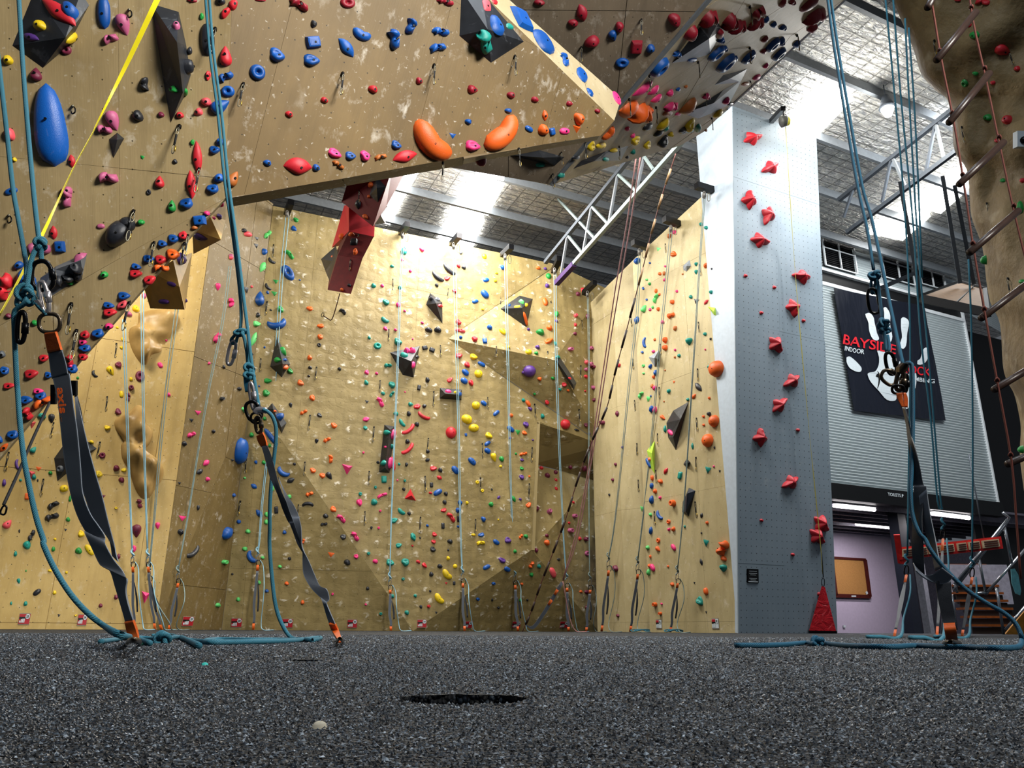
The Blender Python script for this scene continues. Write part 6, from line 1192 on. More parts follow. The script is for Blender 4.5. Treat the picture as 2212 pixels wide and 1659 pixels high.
def strap_text(body, path, size, mat, lab):
    me = text_curve('lettering', body, 1, mat, None, bold=.02); xs = [v.co.x for v in me.vertices]; x0, x1 = min(xs), max(xs); ys = [v.co.y for v in me.vertices]; y0, y1 = min(ys), max(ys)
    a, b, c_ = [P(*p) for p in path]
    for v in me.vertices: v.co = a+(b-a)*((v.co.x-x0)/(x1-x0))+(c_-a)*((v.co.y-y0)/(y1-y0))-FW*(.014+(.0006 if v.co.z > 0 else 0))
    o = kid(mesh_obj('lettering', None, None, None, None, me=me), wb); o['label'] = lab
M_orp = simple('orange_print', '#f2631a', .5, var=.03)
strap_text('axis', [(130.5, 838, 1.70), (137, 893, 1.69), (146, 836.5, 1.698)], 1, M_orp, 'orange printed word axis')
strap_text('1 MW', [(136.5, 897, 1.69), (138, 911, 1.688), (141, 896.5, 1.688)], 1, simple('faint_orange_print', '#8a5a3a', .5), 'faint small print below the word')
# ---- middle rope and webbing
zm = 2.15
c = flo(735, 1386); rope2 = group('climbing_rope', c, 'teal rope with two knots and a long loop on the mat before the gold wall', 'rope', 'near climbing ropes')
RM = .0054
kid(tube('rope_strand', [P(441, -50, 2.9), P(452, 100, 2.85), P(470, 240, 2.75), P(484, 380, 2.65), P(502, 500, 2.55), P(517, 620, 2.45), P(521, 680, 2.4), P(519, 712, 2.38)], RM, M_rope, None, 8, 5), rope2)
kid(tube('rope_strand', [P(449, -50, 2.9), P(460, 100, 2.85), P(478, 240, 2.75), P(492, 380, 2.65), P(511, 520, 2.52), P(526, 640, 2.42), P(536, 720, 2.36), P(543, 780, 2.33), P(551, 830, 2.30), P(557, 865, 2.28), P(561, 890, 2.26)], RM, M_rope, None, 8, 5), rope2)
kid(tube('rope_strand', zp(480, 640, 6.38, [(260, 500), (300, 560), (325, 680), (345, 800), (355, 920), (370, 980)], 2.35), RM, M_rope, None, 8, 5), rope2)
kid(tube('rope_strand', zp(480, 640, 6.38, [(225, 470), (170, 540), (125, 600), (140, 650), (185, 640), (205, 580), (232, 500)], 2.37), RM*.9, M_rope, None, 8, 5), rope2)
knot(rope2, 519, 718, 13, 24, 2.36, RM, M_rope, 3, 80); knot(rope2, 538, 796, 20, 22, 2.32, RM, M_rope, 3, 0); knot(rope2, 538, 812, 22, 16, 2.31, RM, M_rope, 3, 0)
kid(ribbon('rope_sheath', zp(480, 640, 6.38, [(300, 1080), (305, 1200), (325, 1320)], 2.31), zp(480, 640, 6.38, [(380, 1080), (375, 1200), (372, 1320)], 2.31), M_roped, None, .01), rope2)
krab(rope2, 500, 762, 14, 52, 12, 2.37, .0052, M_silv, 0)
rp2 = zp(480, 880, 6.38, [(560, 30), (620, 55), (680, 110), (722, 200), (742, 300), (740, 450), (725, 600), (708, 750), (690, 900), (672, 1100), (660, 1300), (655, 1500), (655, 1659)], (2.22, 2.22))+zp(480, 1120, 5.925, [(605, 300), (615, 500), (640, 780), (672, 1050), (722, 1250), (800, 1420)], (2.22, 2.12))+[flo(628, 1376.5, .010), flo(641, 1380), flo(658, 1381), flo(674, 1383), flo(690, 1380), flo(693, 1377), flo(683, 1377), flo(655, 1381), flo(630, 1384), flo(560, 1386), flo(500, 1387), flo(450, 1387.5), flo(444, 1384), flo(470, 1381), flo(540, 1382), flo(600, 1382), flo(640, 1383)]
kid(tube('rope_strand', rp2, RM, M_rope, None, 8, 4), rope2)
wb2 = group('anchor_webbing', c, 'twisted black and grey webbing strap with orange ends before the gold wall', 'webbing', 'near anchor straps')
krab(wb2, 545, 856, 9, 58, -8, 2.28, .005, M_silv, 0); krab(wb2, 547, 888, 30, 42, -25, 2.26, .005, M_krabk, .2); krab(wb2, 553, 903, 22, 22, 0, 2.25, .0035, M_krabk, 0, 'ring', False); krab(wb2, 558, 918, 12, 34, -6, 2.24, .005, M_gun, 0)
kid(tube('belay_device', zp(480, 880, 6.38, [(460, 80), (490, 40), (550, 35), (610, 45)], 2.23), .010, M_silv, None, 8, 4), wb2)
kid(ribbon('orange_loop', zp(480, 880, 6.38, [(478, 395), (500, 470), (545, 545)], 2.23), zp(480, 880, 6.38, [(562, 345), (600, 430), (622, 525)], 2.22), M_org, None, .006), wb2)
La = zp(480, 880, 6.38, [(543, 540), (575, 650), (605, 760), (640, 900), (672, 1000), (762, 1200), (832, 1400), (900, 1560)], (2.22, 2.18))+zp(480, 1120, 5.925, [(860, 60), (905, 170), (960, 320), (1020, 425)], (2.17, 2.14))
Ra = zp(480, 880, 6.38, [(622, 522), (668, 640), (700, 745), (735, 880), (768, 1010), (832, 1190), (900, 1330), (985, 1560)], (2.22, 2.18))+zp(480, 1120, 5.925, [(920, 60), (965, 175), (1000, 290), (1030, 425)], (2.17, 2.14))
kid(ribbon('webbing', La, Ra, M_webk, None, .003, 4), wb2)
Lb = zp(480, 880, 6.38, [(770, 960), (830, 1140), (880, 1290), (945, 1480)], (2.19, 2.17))+zp(480, 1120, 5.925, [(905, 20), (960, 170), (1010, 310), (1030, 420), (1030, 540), (1035, 680), (1065, 775), (1145, 900), (1250, 1005), (1300, 1060)], (2.16, 2.10))
Rb = zp(480, 880, 6.38, [(785, 990), (880, 1180), (985, 1340), (1060, 1500)], (2.19, 2.17))+zp(480, 1120, 5.925, [(990, 10), (1012, 120), (1020, 310), (1040, 405), (1110, 545), (1195, 745), (1255, 865), (1338, 905), (1372, 1030), (1325, 1082)], (2.16, 2.09))
kid(ribbon('webbing', Lb, Rb, M_web, None, .0025, 4), wb2)
kid(ribbon('webbing', zp(480, 1120, 5.925, [(1255, 1010), (1292, 1085), (1330, 1220), (1372, 1345)], (2.10, 2.07)), zp(480, 1120, 5.925, [(1340, 1075), (1345, 1110), (1400, 1240), (1450, 1352)], (2.09, 2.06)), M_web, None, .003, 4), wb2)
kid(ribbon('orange_loop', zp(480, 1120, 5.925, [(1370, 1342), (1415, 1460)], 2.065)+[flo(731, 1386, .003)], zp(480, 1120, 5.925, [(1450, 1350), (1500, 1455)], 2.06)+[flo(738.5, 1386, .003)], M_org, None, .006), wb2)
kid(tube('floor_ring', [flo(728, 1387, .003), flo(731, 1381, .014), flo(736, 1380, .016), flo(741, 1387, .003)], .003, M_gun, None, 8, 3), wb2)
# ---- rope and webbing on the far right
c = flo(2054, 1394); rope3 = group('climbing_rope', c, 'deep blue rope with knots before the banner, looping across the mat', 'rope', 'near climbing ropes')
kid(tube('rope_strand', [P(1780, -60, 3.1), P(1800, 90, 3.0), P(1826, 250, 2.85), P(1852, 400, 2.7), P(1872, 490, 2.6), P(1887, 582, 2.5)], RM, M_roped, None, 8, 5), rope3)
kid(tube('rope_strand', [P(1787, -60, 3.1), P(1808, 90, 3.0), P(1835, 250, 2.85), P(1862, 400, 2.7), P(1882, 470, 2.62), P(1902, 560, 2.5), P(1925, 670, 2.35), P(1940, 740, 2.25), P(1951, 790, 2.18)], RM, M_roped, None, 8, 5), rope3)
kid(tube('rope_strand', [P(1889, 592, 2.48), P(1896, 612, 2.46), P(1901, 650, 2.42), P(1906, 690, 2.36)], RM, M_roped, None, 8, 5), rope3)
kid(tube('rope_strand', [P(1883, 600, 2.49), P(1881, 620, 2.48), P(1885, 634, 2.47), P(1890, 622, 2.47), P(1891, 602, 2.48)], RM*.9, M_roped, None, 8, 4), rope3)
kid(tube('rope_strand', [P(1908, 705, 2.35), P(1911, 730, 2.32), P(1915, 758, 2.3), P(1921, 752, 2.3), P(1917, 725, 2.33)], RM, M_roped, None, 8, 4), rope3)
knot(rope3, 1889, 595, 18, 26, 2.47, RM, M_roped, 3, 70); knot(rope3, 1908, 700, 22, 24, 2.34, RM, M_roped, 3, 0); knot(rope3, 1911, 714, 22, 12, 2.34, RM, M_roped, 3, 0)
krab(rope3, 1887, 650, 24, 54, -10, 2.45, .005, M_krabk, .2)
rp3 = [P(1952, 795, 2.16), P(1958, 785, 2.14), P(1966, 785, 2.12), P(1971, 800, 2.11), P(1972, 900, 2.07), P(1970, 1000, 2.03), P(1967, 1060, 2.0), P(1971, 1110, 1.98), P(1985, 1150, 1.95)]+zp(1760, 1040, 4.148, [(990, 520), (1030, 600), (1120, 725), (1240, 860), (1380, 985), (1550, 1095), (1700, 1180), (1800, 1275), (1850, 1380), (1850, 1430)], (1.94, 1.78))+[flo(2203, 1395, .008), flo(2190, 1399), flo(2150, 1400), flo(2090, 1398), flo(2040, 1397), flo(1990, 1395), flo(1965, 1395), flo(1930, 1397), flo(1880, 1396.5), flo(1830, 1394.5), flo(1790, 1390.5), flo(1776, 1389)]
kid(tube('rope_strand', rp3, RR, M_roped, None, 10, 5), rope3)
knot(rope3, 1766, 1388, 24, 24, depth(flo(1768, 1390)), RR, M_roped, 3, 90)
kid(tube('rope_tail', [flo(1760, 1391), flo(1740, 1388), flo(1700, 1392), flo(1650, 1394), flo(1588, 1394)], RR, M_roped, None, 10, 5), rope3)
wb3 = group('anchor_webbing', c, 'wide dark grey webbing strap forming a loop before the stairs', 'webbing', 'near anchor straps')
krab(wb3, 1924, 785, 20, 48, -14, 2.24, .0052, M_krabk, .2); krab(wb3, 1921, 815, 28, 36, -58, 2.2, .005, M_gun, .2); krab(wb3, 1940, 841, 26, 18, 0, 2.14, .004, M_krabk, 0, 'ring', False); krab(wb3, 1944, 823, 16, 40, 10, 2.15, .006, M_gun, 0); krab(wb3, 1953, 828, 12, 40, 4, 2.16, .006, M_krabk, 0)
kid(mesh_obj('belay_plate', *(lambda a: (a+[p+FW*.02 for p in a], [tuple(range(6)), tuple(range(11, 5, -1))]+[(i, (i+1) % 6, (i+1) % 6+6, i+6) for i in range(6)]))([P(x, y, 2.13) for x, y in ((1943, 793), (1952, 784), (1961, 787), (1962, 799), (1955, 805), (1943, 804))]), M_gun), wb3)
kid(ribbon('orange_loop', zp(1760, 720, 4.608, [(812, 600), (830, 660), (868, 735)], 2.12), zp(1760, 720, 4.608, [(870, 590), (875, 660), (888, 740)], 2.12), M_org, None, .005), wb3)
kid(ribbon('orange_loop', zp(1760, 720, 4.608, [(880, 590), (885, 660), (890, 735)], 2.13), zp(1760, 720, 4.608, [(905, 590), (922, 650), (922, 740)], 2.13), M_org, None, .005), wb3)
kid(ribbon('webbing', zp(1760, 720, 4.608, [(873, 730), (895, 830), (915, 930), (925, 1030), (938, 1130), (955, 1300), (975, 1500)], (2.12, 2.02))+zp(1760, 1040, 4.148, [(888, 60), (882, 250), (876, 450), (872, 620), (885, 740)], (2.01, 1.95)), zp(1760, 720, 4.608, [(898, 735), (925, 840), (945, 930), (965, 1030), (990, 1110), (1040, 1300), (1080, 1500)], (2.10, 2.0))+zp(1760, 1040, 4.148, [(1000, 60), (975, 200), (962, 320), (968, 500), (985, 840)], (1.99, 1.93)), M_webk, None, .003, 4), wb3)
kid(ribbon('webbing', zp(1760, 1040, 4.148, [(935, 130), (955, 270), (980, 400), (1030, 560), (1060, 700), (1082, 800)], (1.99, 1.92)), zp(1760, 1040, 4.148, [(1003, 70), (1020, 200), (1040, 320), (1078, 500), (1110, 670), (1140, 775)], (1.98, 1.90)), M_web, None, .003, 4), wb3)
kid(ribbon('webbing', zp(1760, 1040, 4.148, [(882, 730), (915, 790), (985, 838), (1060, 830), (1140, 772)], (1.93, 1.86)), zp(1760, 1040, 4.148, [(905, 800), (975, 860), (1085, 915), (1180, 910), (1245, 855)], (1.90, 1.84)), M_web, None, .003, 5), wb3)
kid(ribbon('webbing', zp(1760, 1040, 4.148, [(1082, 895), (1095, 1000), (1118, 1120), (1140, 1230), (1155, 1280)], (1.87, 1.84)), zp(1760, 1040, 4.148, [(1218, 890), (1226, 1000), (1238, 1110), (1255, 1210), (1258, 1275)], (1.86, 1.83)), M_webk, None, .004, 4), wb3)
kid(ribbon('orange_loop', zp(1760, 1040, 4.148, [(1152, 1275), (1168, 1370)], 1.84)+[flo(2045, 1390, .004)], zp(1760, 1040, 4.148, [(1256, 1270), (1272, 1360)], 1.83)+[flo(2070, 1390, .004)], M_org, None, .006), wb3)
kid(tube('floor_ring', [flo(2038, 1396, .004), flo(2040, 1389, .012), flo(2053, 1386, .016), flo(2072, 1388, .012), flo(2078, 1396, .004)], .0035, M_gun, None, 8, 3), wb3)
# ---- yellow auto belay tape across the tan overhang
tp = group('belay_tape', P(340, 0, 3.6), 'bright yellow belay tape slanting down across the tan overhang', 'tape')
kid(ribbon('tape', [P(338, -12, 3.5), P(270, 135, 3.4), P(210, 262, 3.3), P(200, 285, 3.25), P(160, 358, 3.1), P(125, 430, 3.0), P(88, 505, 2.85), P(60, 560, 2.75), P(30, 620, 2.65), P(-8, 690, 2.5)],
           [P(350, -8, 3.5), P(279, 138, 3.4), P(213, 263, 3.32), P(202, 286, 3.32), P(162, 359, 3.17), P(129, 431, 3.03), P(95, 508, 2.86), P(66, 563, 2.77), P(34, 622, 2.68), P(-5, 692, 2.55)], M_tape, None, .001, 3), tp)
# dark line across the lower left
dk = group('tether_line', P(50, 980, 4.5), 'thin dark tether with a carabiner slanting before the yellow wall', 'tether')
kid(tube('line', [P(108, 868, 4.6), P(70, 950, 4.4), P(40, 1020, 4.2), P(8, 1090, 4.0)], .008, M_sling, None, 6, 3), dk); krab(dk, 8, 1102, 11, 20, 20, 4.0, .005, M_krabk, .3, 'carabiner', False)
# ---------------------------------------------------------------- top ropes along the far walls
M_pul = simple('grey_pulley_cheek', '#77746f', .5, .4)
def floor_near(px, dz=.45):
    h = cast(px, 1352)
    p = h[0] if h else P(px, 1362, 15); q = p-Vector((p.x, p.y, 0)).normalized()*dz; return Vector((q.x, q.y, 0))
def top_rope(label, slabel, top, mids, dev, foot, mat, gap=5, anchor=True, n_strands=2, tail=True, blabel=None, off=.3):
    h = cast(*(top[0], top[1]+14)); zt = depth(h[0])-off if h else 15; fl = floor_near(foot[0]); zf_ = depth(fl)
    Z_ = lambda y: zt+(zf_-zt)*min(1, max(0, (y-top[1])/(1362-top[1])))
    r = group('top_rope', Vector((fl.x, fl.y, 0)), label, 'rope', 'top ropes on the far walls')
    path = [top]+mids+[dev]
    for k in range(n_strands):
        g = gap*(k-.5*(n_strands-1)); kid(tube('rope_strand', [P(x+g*(1-.8*i/(len(path)-1)), y, Z_(y)) for i, (x, y) in enumerate(path)], .0085, mat, None, 6, 3), r)
    kid(tube('knot', [P(dev[0]+3*S(t*5), dev[1]-14+t*3.4, Z_(dev[1]))+FW*.02*math.cos(t*5) for t in range(7)], .014, M_ropef if mat == M_ropef else mat, None, 6, 3), r)
    krab(r, dev[0], dev[1]+10, 6, 17, 8, Z_(dev[1]), .006, M_silv, 0, 'carabiner', False); krab(r, dev[0]+2, dev[1]+20, 9, 12, 0, Z_(dev[1]), .007, M_krabk, 0, 'carabiner', False)
    if tail:
        kid(tube('rope_tail', [P(dev[0]+6, dev[1]+14, Z_(dev[1])), P(dev[0]+13, dev[1]+30, Z_(dev[1]))]+[P(dev[0]+14, (dev[1]+1362)/2, zf_), P(foot[0]+16, 1345, zf_)]+[Vector((p.x, p.y, .01)) for p in (floor_near(foot[0]+22, .6), floor_near(foot[0]+44, .5))], .0085, mat, None, 6, 4), r)
    w = group('ground_strap', Vector((fl.x, fl.y, 0)), slabel, 'strap', 'ground straps on the far walls')
    sx, sy = dev[0]+1, dev[1]+24; ex_, ey = proj(Vector((fl.x, fl.y, 0)))
    f = lambda t, dx=0.: P(sx+(ex_-sx)*t+dx, sy+(ey-1-sy)*t, Z_(sy)+(zf_-Z_(sy))*t)
    kid(ribbon('orange_loop', [f(0, -2.5), f(.09, -2.8)], [f(0, 2.5), f(.09, 2.8)], M_org, None, .012, 2), w)
    kid(ribbon('webbing', [f(.09, -2.6), f(.3, -3.5), f(.6, -5.0), f(.8, -2.0), f(.9, -2.4)], [f(.09, 2.6), f(.3, 2.0), f(.6, .5), f(.8, 3.0), f(.9, 2.4)], M_web, None, .004, 4), w)
    kid(ribbon('webbing_tail', [f(.25, 1.5), f(.5, 4.5), f(.72, 5.5)], [f(.25, 3), f(.5, 8.5), f(.72, 8.5)], M_webk, None, .004, 4), w)
    kid(ribbon('orange_loop', [f(.9, -2.5), f(1, -2.5)], [f(.9, 2.6), f(1, 2.5)], M_org, None, .012, 2), w)
    if anchor and h:
        co, n = h[0], h[1]; a = group('pulley_bracket', P(top[0], top[1]-12, zt), blabel or label.replace('top rope', 'pulley bracket carrying the top rope'), 'bracket', 'pulley brackets on the wall tops')
        k = zt/F; side_ = n.cross(Z).normalized()
        cc0 = P(top[0]+3, top[1]-18, zt+.05); kid(box('bracket_arm', cc0, n, side_, Z, (.5, .13, .13), M_krabk), a)
        kid(tube('pulley', [P(top[0]-1, top[1]-3, zt)-RT*.03, P(top[0]-1, top[1]-3, zt)+RT*.03], .055, M_pul, None, 12), a)
        kid(tube('pulley_cheek', oval(top[0]-1, top[1]-4, 5, 15, 0, zt-.02, 12), .012, M_pul, None, 6, 1, True), a)
        krab(a, top[0]+9, top[1]+1, 6, 17, 0, zt, .007, M_krab, 0, 'carabiner', False)
top_rope('pale blue top rope running past the black diamond volume', 'webbing strap under the top rope of the black diamond volume', (621, 466), [(608, 600), (600, 720), (592, 840), (580, 960), (566, 1090), (560, 1170)], (556, 1196), (548, 1362), M_ropef, 7, off=.3)
top_rope('pale blue top rope passing the black trough volume', 'slim webbing strap under the black trough volume', (870, 512), [(864, 640), (860, 760), (855, 880), (850, 1000), (845, 1130)], (842, 1250), (845, 1362), M_ropef, 4, off=.3)
top_rope('pale blue top rope through the shed volume end', 'wide webbing strap hanging over a route sign', (981, 536), [(984, 660), (987, 780), (990, 900), (993, 1060), (996, 1180)], (999, 1236), (1004, 1362), M_ropef, 6, off=.45)
top_rope('pale blue top rope touching the orange-bar pyramid', 'webbing strap beside the foot of the slim rope ladder', (1092, 560), [(1095, 700), (1098, 820), (1101, 960), (1105, 1100), (1109, 1200)], (1112, 1240), (1119, 1362), M_ropef, 5, off=.9)
top_rope('pale blue top rope crossing the dark alcove', 'webbing strap below the dark alcove', (1199, 590), [(1200, 700), (1203, 820), (1208, 960), (1214, 1090), (1219, 1190)], (1224, 1246), (1228, 1362), M_ropef, 5, off=1.1)
top_rope('grey blue top rope in the inside corner', 'webbing strap in the inside corner', (1270, 640), [(1272, 760), (1272, 900), (1272, 1050), (1273, 1180)], (1274, 1250), (1266, 1362), M_ropeg, 3, off=.6)
top_rope('grey green top rope on the cream wall near the inside corner', 'first webbing strap on the cream wall', (1382, 548), [(1376, 680), (1362, 800), (1350, 920), (1338, 1040), (1325, 1150)], (1314, 1208), (1299, 1362), M_ropeg, 5)
top_rope('grey green top rope at the fold of the cream wall', 'webbing strap below the fold of the cream wall', (1450, 498), [(1438, 620), (1426, 740), (1414, 880), (1402, 1000), (1390, 1110)], (1377, 1216), (1361, 1364), M_ropeg, 5)
top_rope('grey top rope crossing the half moon volume side', 'webbing strap below the half moon volume', (1522, 425), [(1512, 560), (1502, 720), (1493, 860), (1484, 1000), (1474, 1130)], (1463, 1236), (1447, 1366), M_ropeg, 3, blabel='pulley bracket at the tower end of the cream wall')
top_rope('pale top rope on the shaded corner wall', 'webbing strap under the shaded corner wall', (497, 575), [(480, 700), (455, 820), (432, 950), (410, 1090)], (384, 1236), (366, 1362), M_ropeg, 5, anchor=False, off=.5)
top_rope('first green blue top rope hanging before the rock reliefs', 'first webbing strap before the yellow wall', (268, 690), [(271, 800), (276, 950), (281, 1080)], (286, 1200), (292, 1362), M_ropef, 6, anchor=False, off=.8)
top_rope('second green blue top rope hanging before the rock reliefs', 'second webbing strap before the yellow wall', (307, 625), [(308, 750), (310, 900), (314, 1050)], (319, 1200), (336, 1362), M_ropef, 6, anchor=False, off=.8)
top_rope('dark top rope at the corner end of the yellow wall', 'third webbing strap before the yellow wall', (400, 530), [(378, 700), (362, 820), (345, 980), (335, 1100)], (322, 1230), (350, 1362), M_ropeg, 8, anchor=False, off=.6)
# thin blue ropes before the office block
def hang(label, strands, rad, mat, kn=None, grp='thin blue ropes before the office', foot=None):
    r = group('hanging_rope', strands[0][-1], label, 'rope', grp)
    for sst in strands: kid(tube('rope_strand', sst, rad, mat, None, 6, 3), r)
    if kn:
        kid(tube('knot', [P(kn[0]+3*S(t*5), kn[1]-12+t*4, kn[2])+FW*.015*math.cos(t*5) for t in range(7)], .013, mat, None, 6, 3), r)
        krab(r, kn[0], kn[1]+22, 9, 20, 6, kn[2], .006, M_krabk, .2, 'carabiner', False)
        if foot:
            fl = at_z(foot[0], foot[1], 0); z2 = depth(fl); f = lambda t, dx=0.: P(kn[0]+(foot[0]-kn[0])*t+dx, kn[1]+32+(foot[1]-kn[1]-32)*t, kn[2]+(z2-kn[2])*t)
            w = group('ground_strap', fl, foot[2], 'strap', 'ground straps on the far walls')
            kid(ribbon('orange_loop', [f(0, -3), f(.12, -3)], [f(0, 3), f(.12, 3)], M_org, None, .012, 2), w)
            kid(ribbon('webbing', [f(.12, -2), f(.4, -5), f(.7, -3), f(.9, -3)], [f(.12, 3), f(.4, 5), f(.7, 4), f(.9, 3)], M_webk, None, .004, 4), w)
            kid(ribbon('orange_loop', [f(.9, -3), f(1, -3)], [f(.9, 3), f(1, 3)], M_org, None, .012, 2), w)
            kid(tube('rope_tail', [f(0, 8), f(.3, 16), f(.7, 12), at_z(foot[0]+14, foot[1], .012), at_z(foot[0]-30, foot[1]+1, .012), at_z(foot[0]-60, foot[1]+1, .012)], .009, mat, None, 6, 4), r)
zb_ = 8.0
hang('thin blue rope ending above the black post beside the lilac wall', [[P(1911, -20, zb_), P(1932, 200, zb_), P(1952, 420, zb_), P(1964, 640, zb_), P(1966, 800, zb_), P(1963, 1000, zb_), P(1960, 1200, zb_)]], .009, M_rope, (1958, 1210, zb_), foot=(1932, 1374, 'dark webbing strap before the lilac wall'))
hang('pair of thin blue ropes ending in a knot before the fingerboard', [[P(1928, -20, zb_), P(1945, 200, zb_), P(1972, 480, zb_), P(1988, 720, zb_), P(2010, 900, zb_), P(2025, 1080, zb_), P(2034, 1100, zb_)], [P(1955, 40, zb_), P(1963, 200, zb_), P(1985, 560, zb_), P(2003, 740, zb_), P(2020, 940, zb_), P(2032, 1080, zb_), P(2036, 1100, zb_)]], .009, M_rope, (2037, 1132, zb_), foot=(2024, 1376, 'orange-ended strap standing behind the wide dark strap'))
hang('single blue rope hanging closest to the rock tower', [[P(1963, 60, zb_), P(1978, 280, zb_), P(1992, 600, zb_)], [P(2092, 560, zb_), P(2098, 700, zb_), P(2101, 900, zb_), P(2101, 1080, zb_), P(2100, 1205, zb_)]], .009, M_rope, (2100, 1215, zb_), foot=(2078, 1374, 'dark strap standing before the staircase'))
# pink rope pair and the slim far rope ladder
hang('pair of slack pink ropes hanging before the inside corner', [[P(1374, 338, 12.5), P(1356, 470, 13), P(1330, 620, 13.5), P(1312, 740, 14), P(1294, 860, 14.3), P(1268, 1030, 14.6), P(1245, 1150, 14.8), P(1216, 1252, 15)], [P(1383, 338, 12.5), P(1364, 470, 13), P(1338, 620, 13.5), P(1318, 740, 14), P(1298, 870, 14.3), P(1272, 1030, 14.6), P(1248, 1160, 14.8), P(1216, 1254, 15)],
     [P(1216, 1256, 15), P(1222, 1290, 15), P(1232, 1340, 15), Vector((P(1245, 1362, 15).x, P(1245, 1362, 15).y, .012)), Vector((P(1268, 1364, 15).x, P(1268, 1364, 15).y, .012))]], .011, M_pink, None, 'pink ropes')
sp_ = group('ground_strap', Vector((P(1150, 1364, 15).x, P(1150, 1364, 15).y, 0)), 'long slanted webbing strap with orange bands joining the pink ropes', 'strap', 'ground straps on the far walls')
kid(ribbon('webbing', [P(1212, 1256, 15), P(1190, 1292, 15), P(1170, 1325, 15), P(1150, 1352, 15), P(1136, 1349, 15)], [P(1217, 1260, 15), P(1196, 1297, 15), P(1176, 1330, 15), P(1154, 1358, 15), P(1138, 1354, 15)], M_web, None, .004, 4), sp_)
for (x, y) in ((1201, 1278), (1188, 1300)): kid(ribbon('orange_band', [P(x-5, y+5, 14.97), P(x+1, y-6, 14.97)], [P(x-1, y+8, 14.97), P(x+6, y-2, 14.97)], M_org, None, .01, 1), sp_)
M_brn = simple('dark_brown_rung', '#2c1a14', .5); M_pale = simple('varnished_wood_rung', '#9c7a52', .35)
sl = group('rope_ladder', Vector((P(1130, 1366, 15.2).x, P(1130, 1366, 15.2).y, 0)), 'slim brown rope ladder seen edge on before the inside corner', 'ladder', 'rope ladders')
lp = catmull([Vector((x, y, 0)) for x, y in ((1460, 332), (1431, 420), (1407, 505), (1386, 590), (1357, 700), (1330, 800), (1311, 880), (1280, 950), (1250, 1030), (1224, 1115), (1198, 1185), (1168, 1262), (1148, 1320), (1128, 1366))], 8)
kid(tube('side_rope', [P(p.x, p.y, 13.2+2*i/len(lp)) for i, p in enumerate(lp)], .010, simple('brown_rope', '#6d4038', .7), None, 5), sl)
i = 3
while i < len(lp)-4:
    a, b = lp[i], lp[i+3]; z = 13.2+2*i/len(lp); kid(tube('rung', [P(a.x, a.y, z-.04), P(b.x, b.y, z-.04)], .022, M_pale if a.y < 620 else M_brn, None, 6), sl); i += 5
# big rope ladder before the rock tower
zq = 5.0
ld = group('rope_ladder', P(2150, 700, zq), 'large rope ladder with dark round wooden rungs before the rock tower', 'ladder', 'rope ladders')
M_rung = simple('dark_varnished_rung', '#33241e', .35, var=.25, scale=6); M_brope = rope_mat('brown_red_rope', '#5a2c26', '#8a4a3e')
rungs = [((2004, 16), (2028, -28), 4.9), ((2023, 130), (2108, 26), 4.9), ((2050, 265), (2137, 158), 4.9), ((2072, 398), (2168, 307), 4.9), ((2094, 546), (2200, 455), 4.95), ((2119, 688), (2236, 600), 5.0), ((2147, 842), (2268, 770), 5.0), ((2176, 1003), (2300, 950), 5.05)]
for a, b, z in rungs: kid(tube('rung', [P(*a, z), P(*b, z+.25)], .023, M_rung, None, 10), ld)
lft = [(1996, -60)]+[(a[0]+9, a[1]-8) for a, b, z in rungs]+[(2196, 1130), (2205, 1250)]
rgt = [(2090, -60)]+[(b[0]-8, b[1]+10) for a, b, z in rungs[1:6]]
for L, dz in ((lft, -.02), (rgt, .21)):
    kid(tube('side_rope', [P(x, y, zq+dz) for x, y in L], .0065, M_brope, None, 6, 3), ld)
for a, b, z in rungs[1:]:
    for q, dz in (((a[0]+7, a[1]-20), -.02), ((b[0]-10, b[1]-10), .21)): kid(tube('knot', [P(q[0]-3, q[1], zq+dz), P(q[0], q[1]-5, zq+dz-.02), P(q[0]+3, q[1], zq+dz), P(q[0], q[1]+5, zq+dz+.02)], .009, M_brope, None, 6, 3, True), ld)
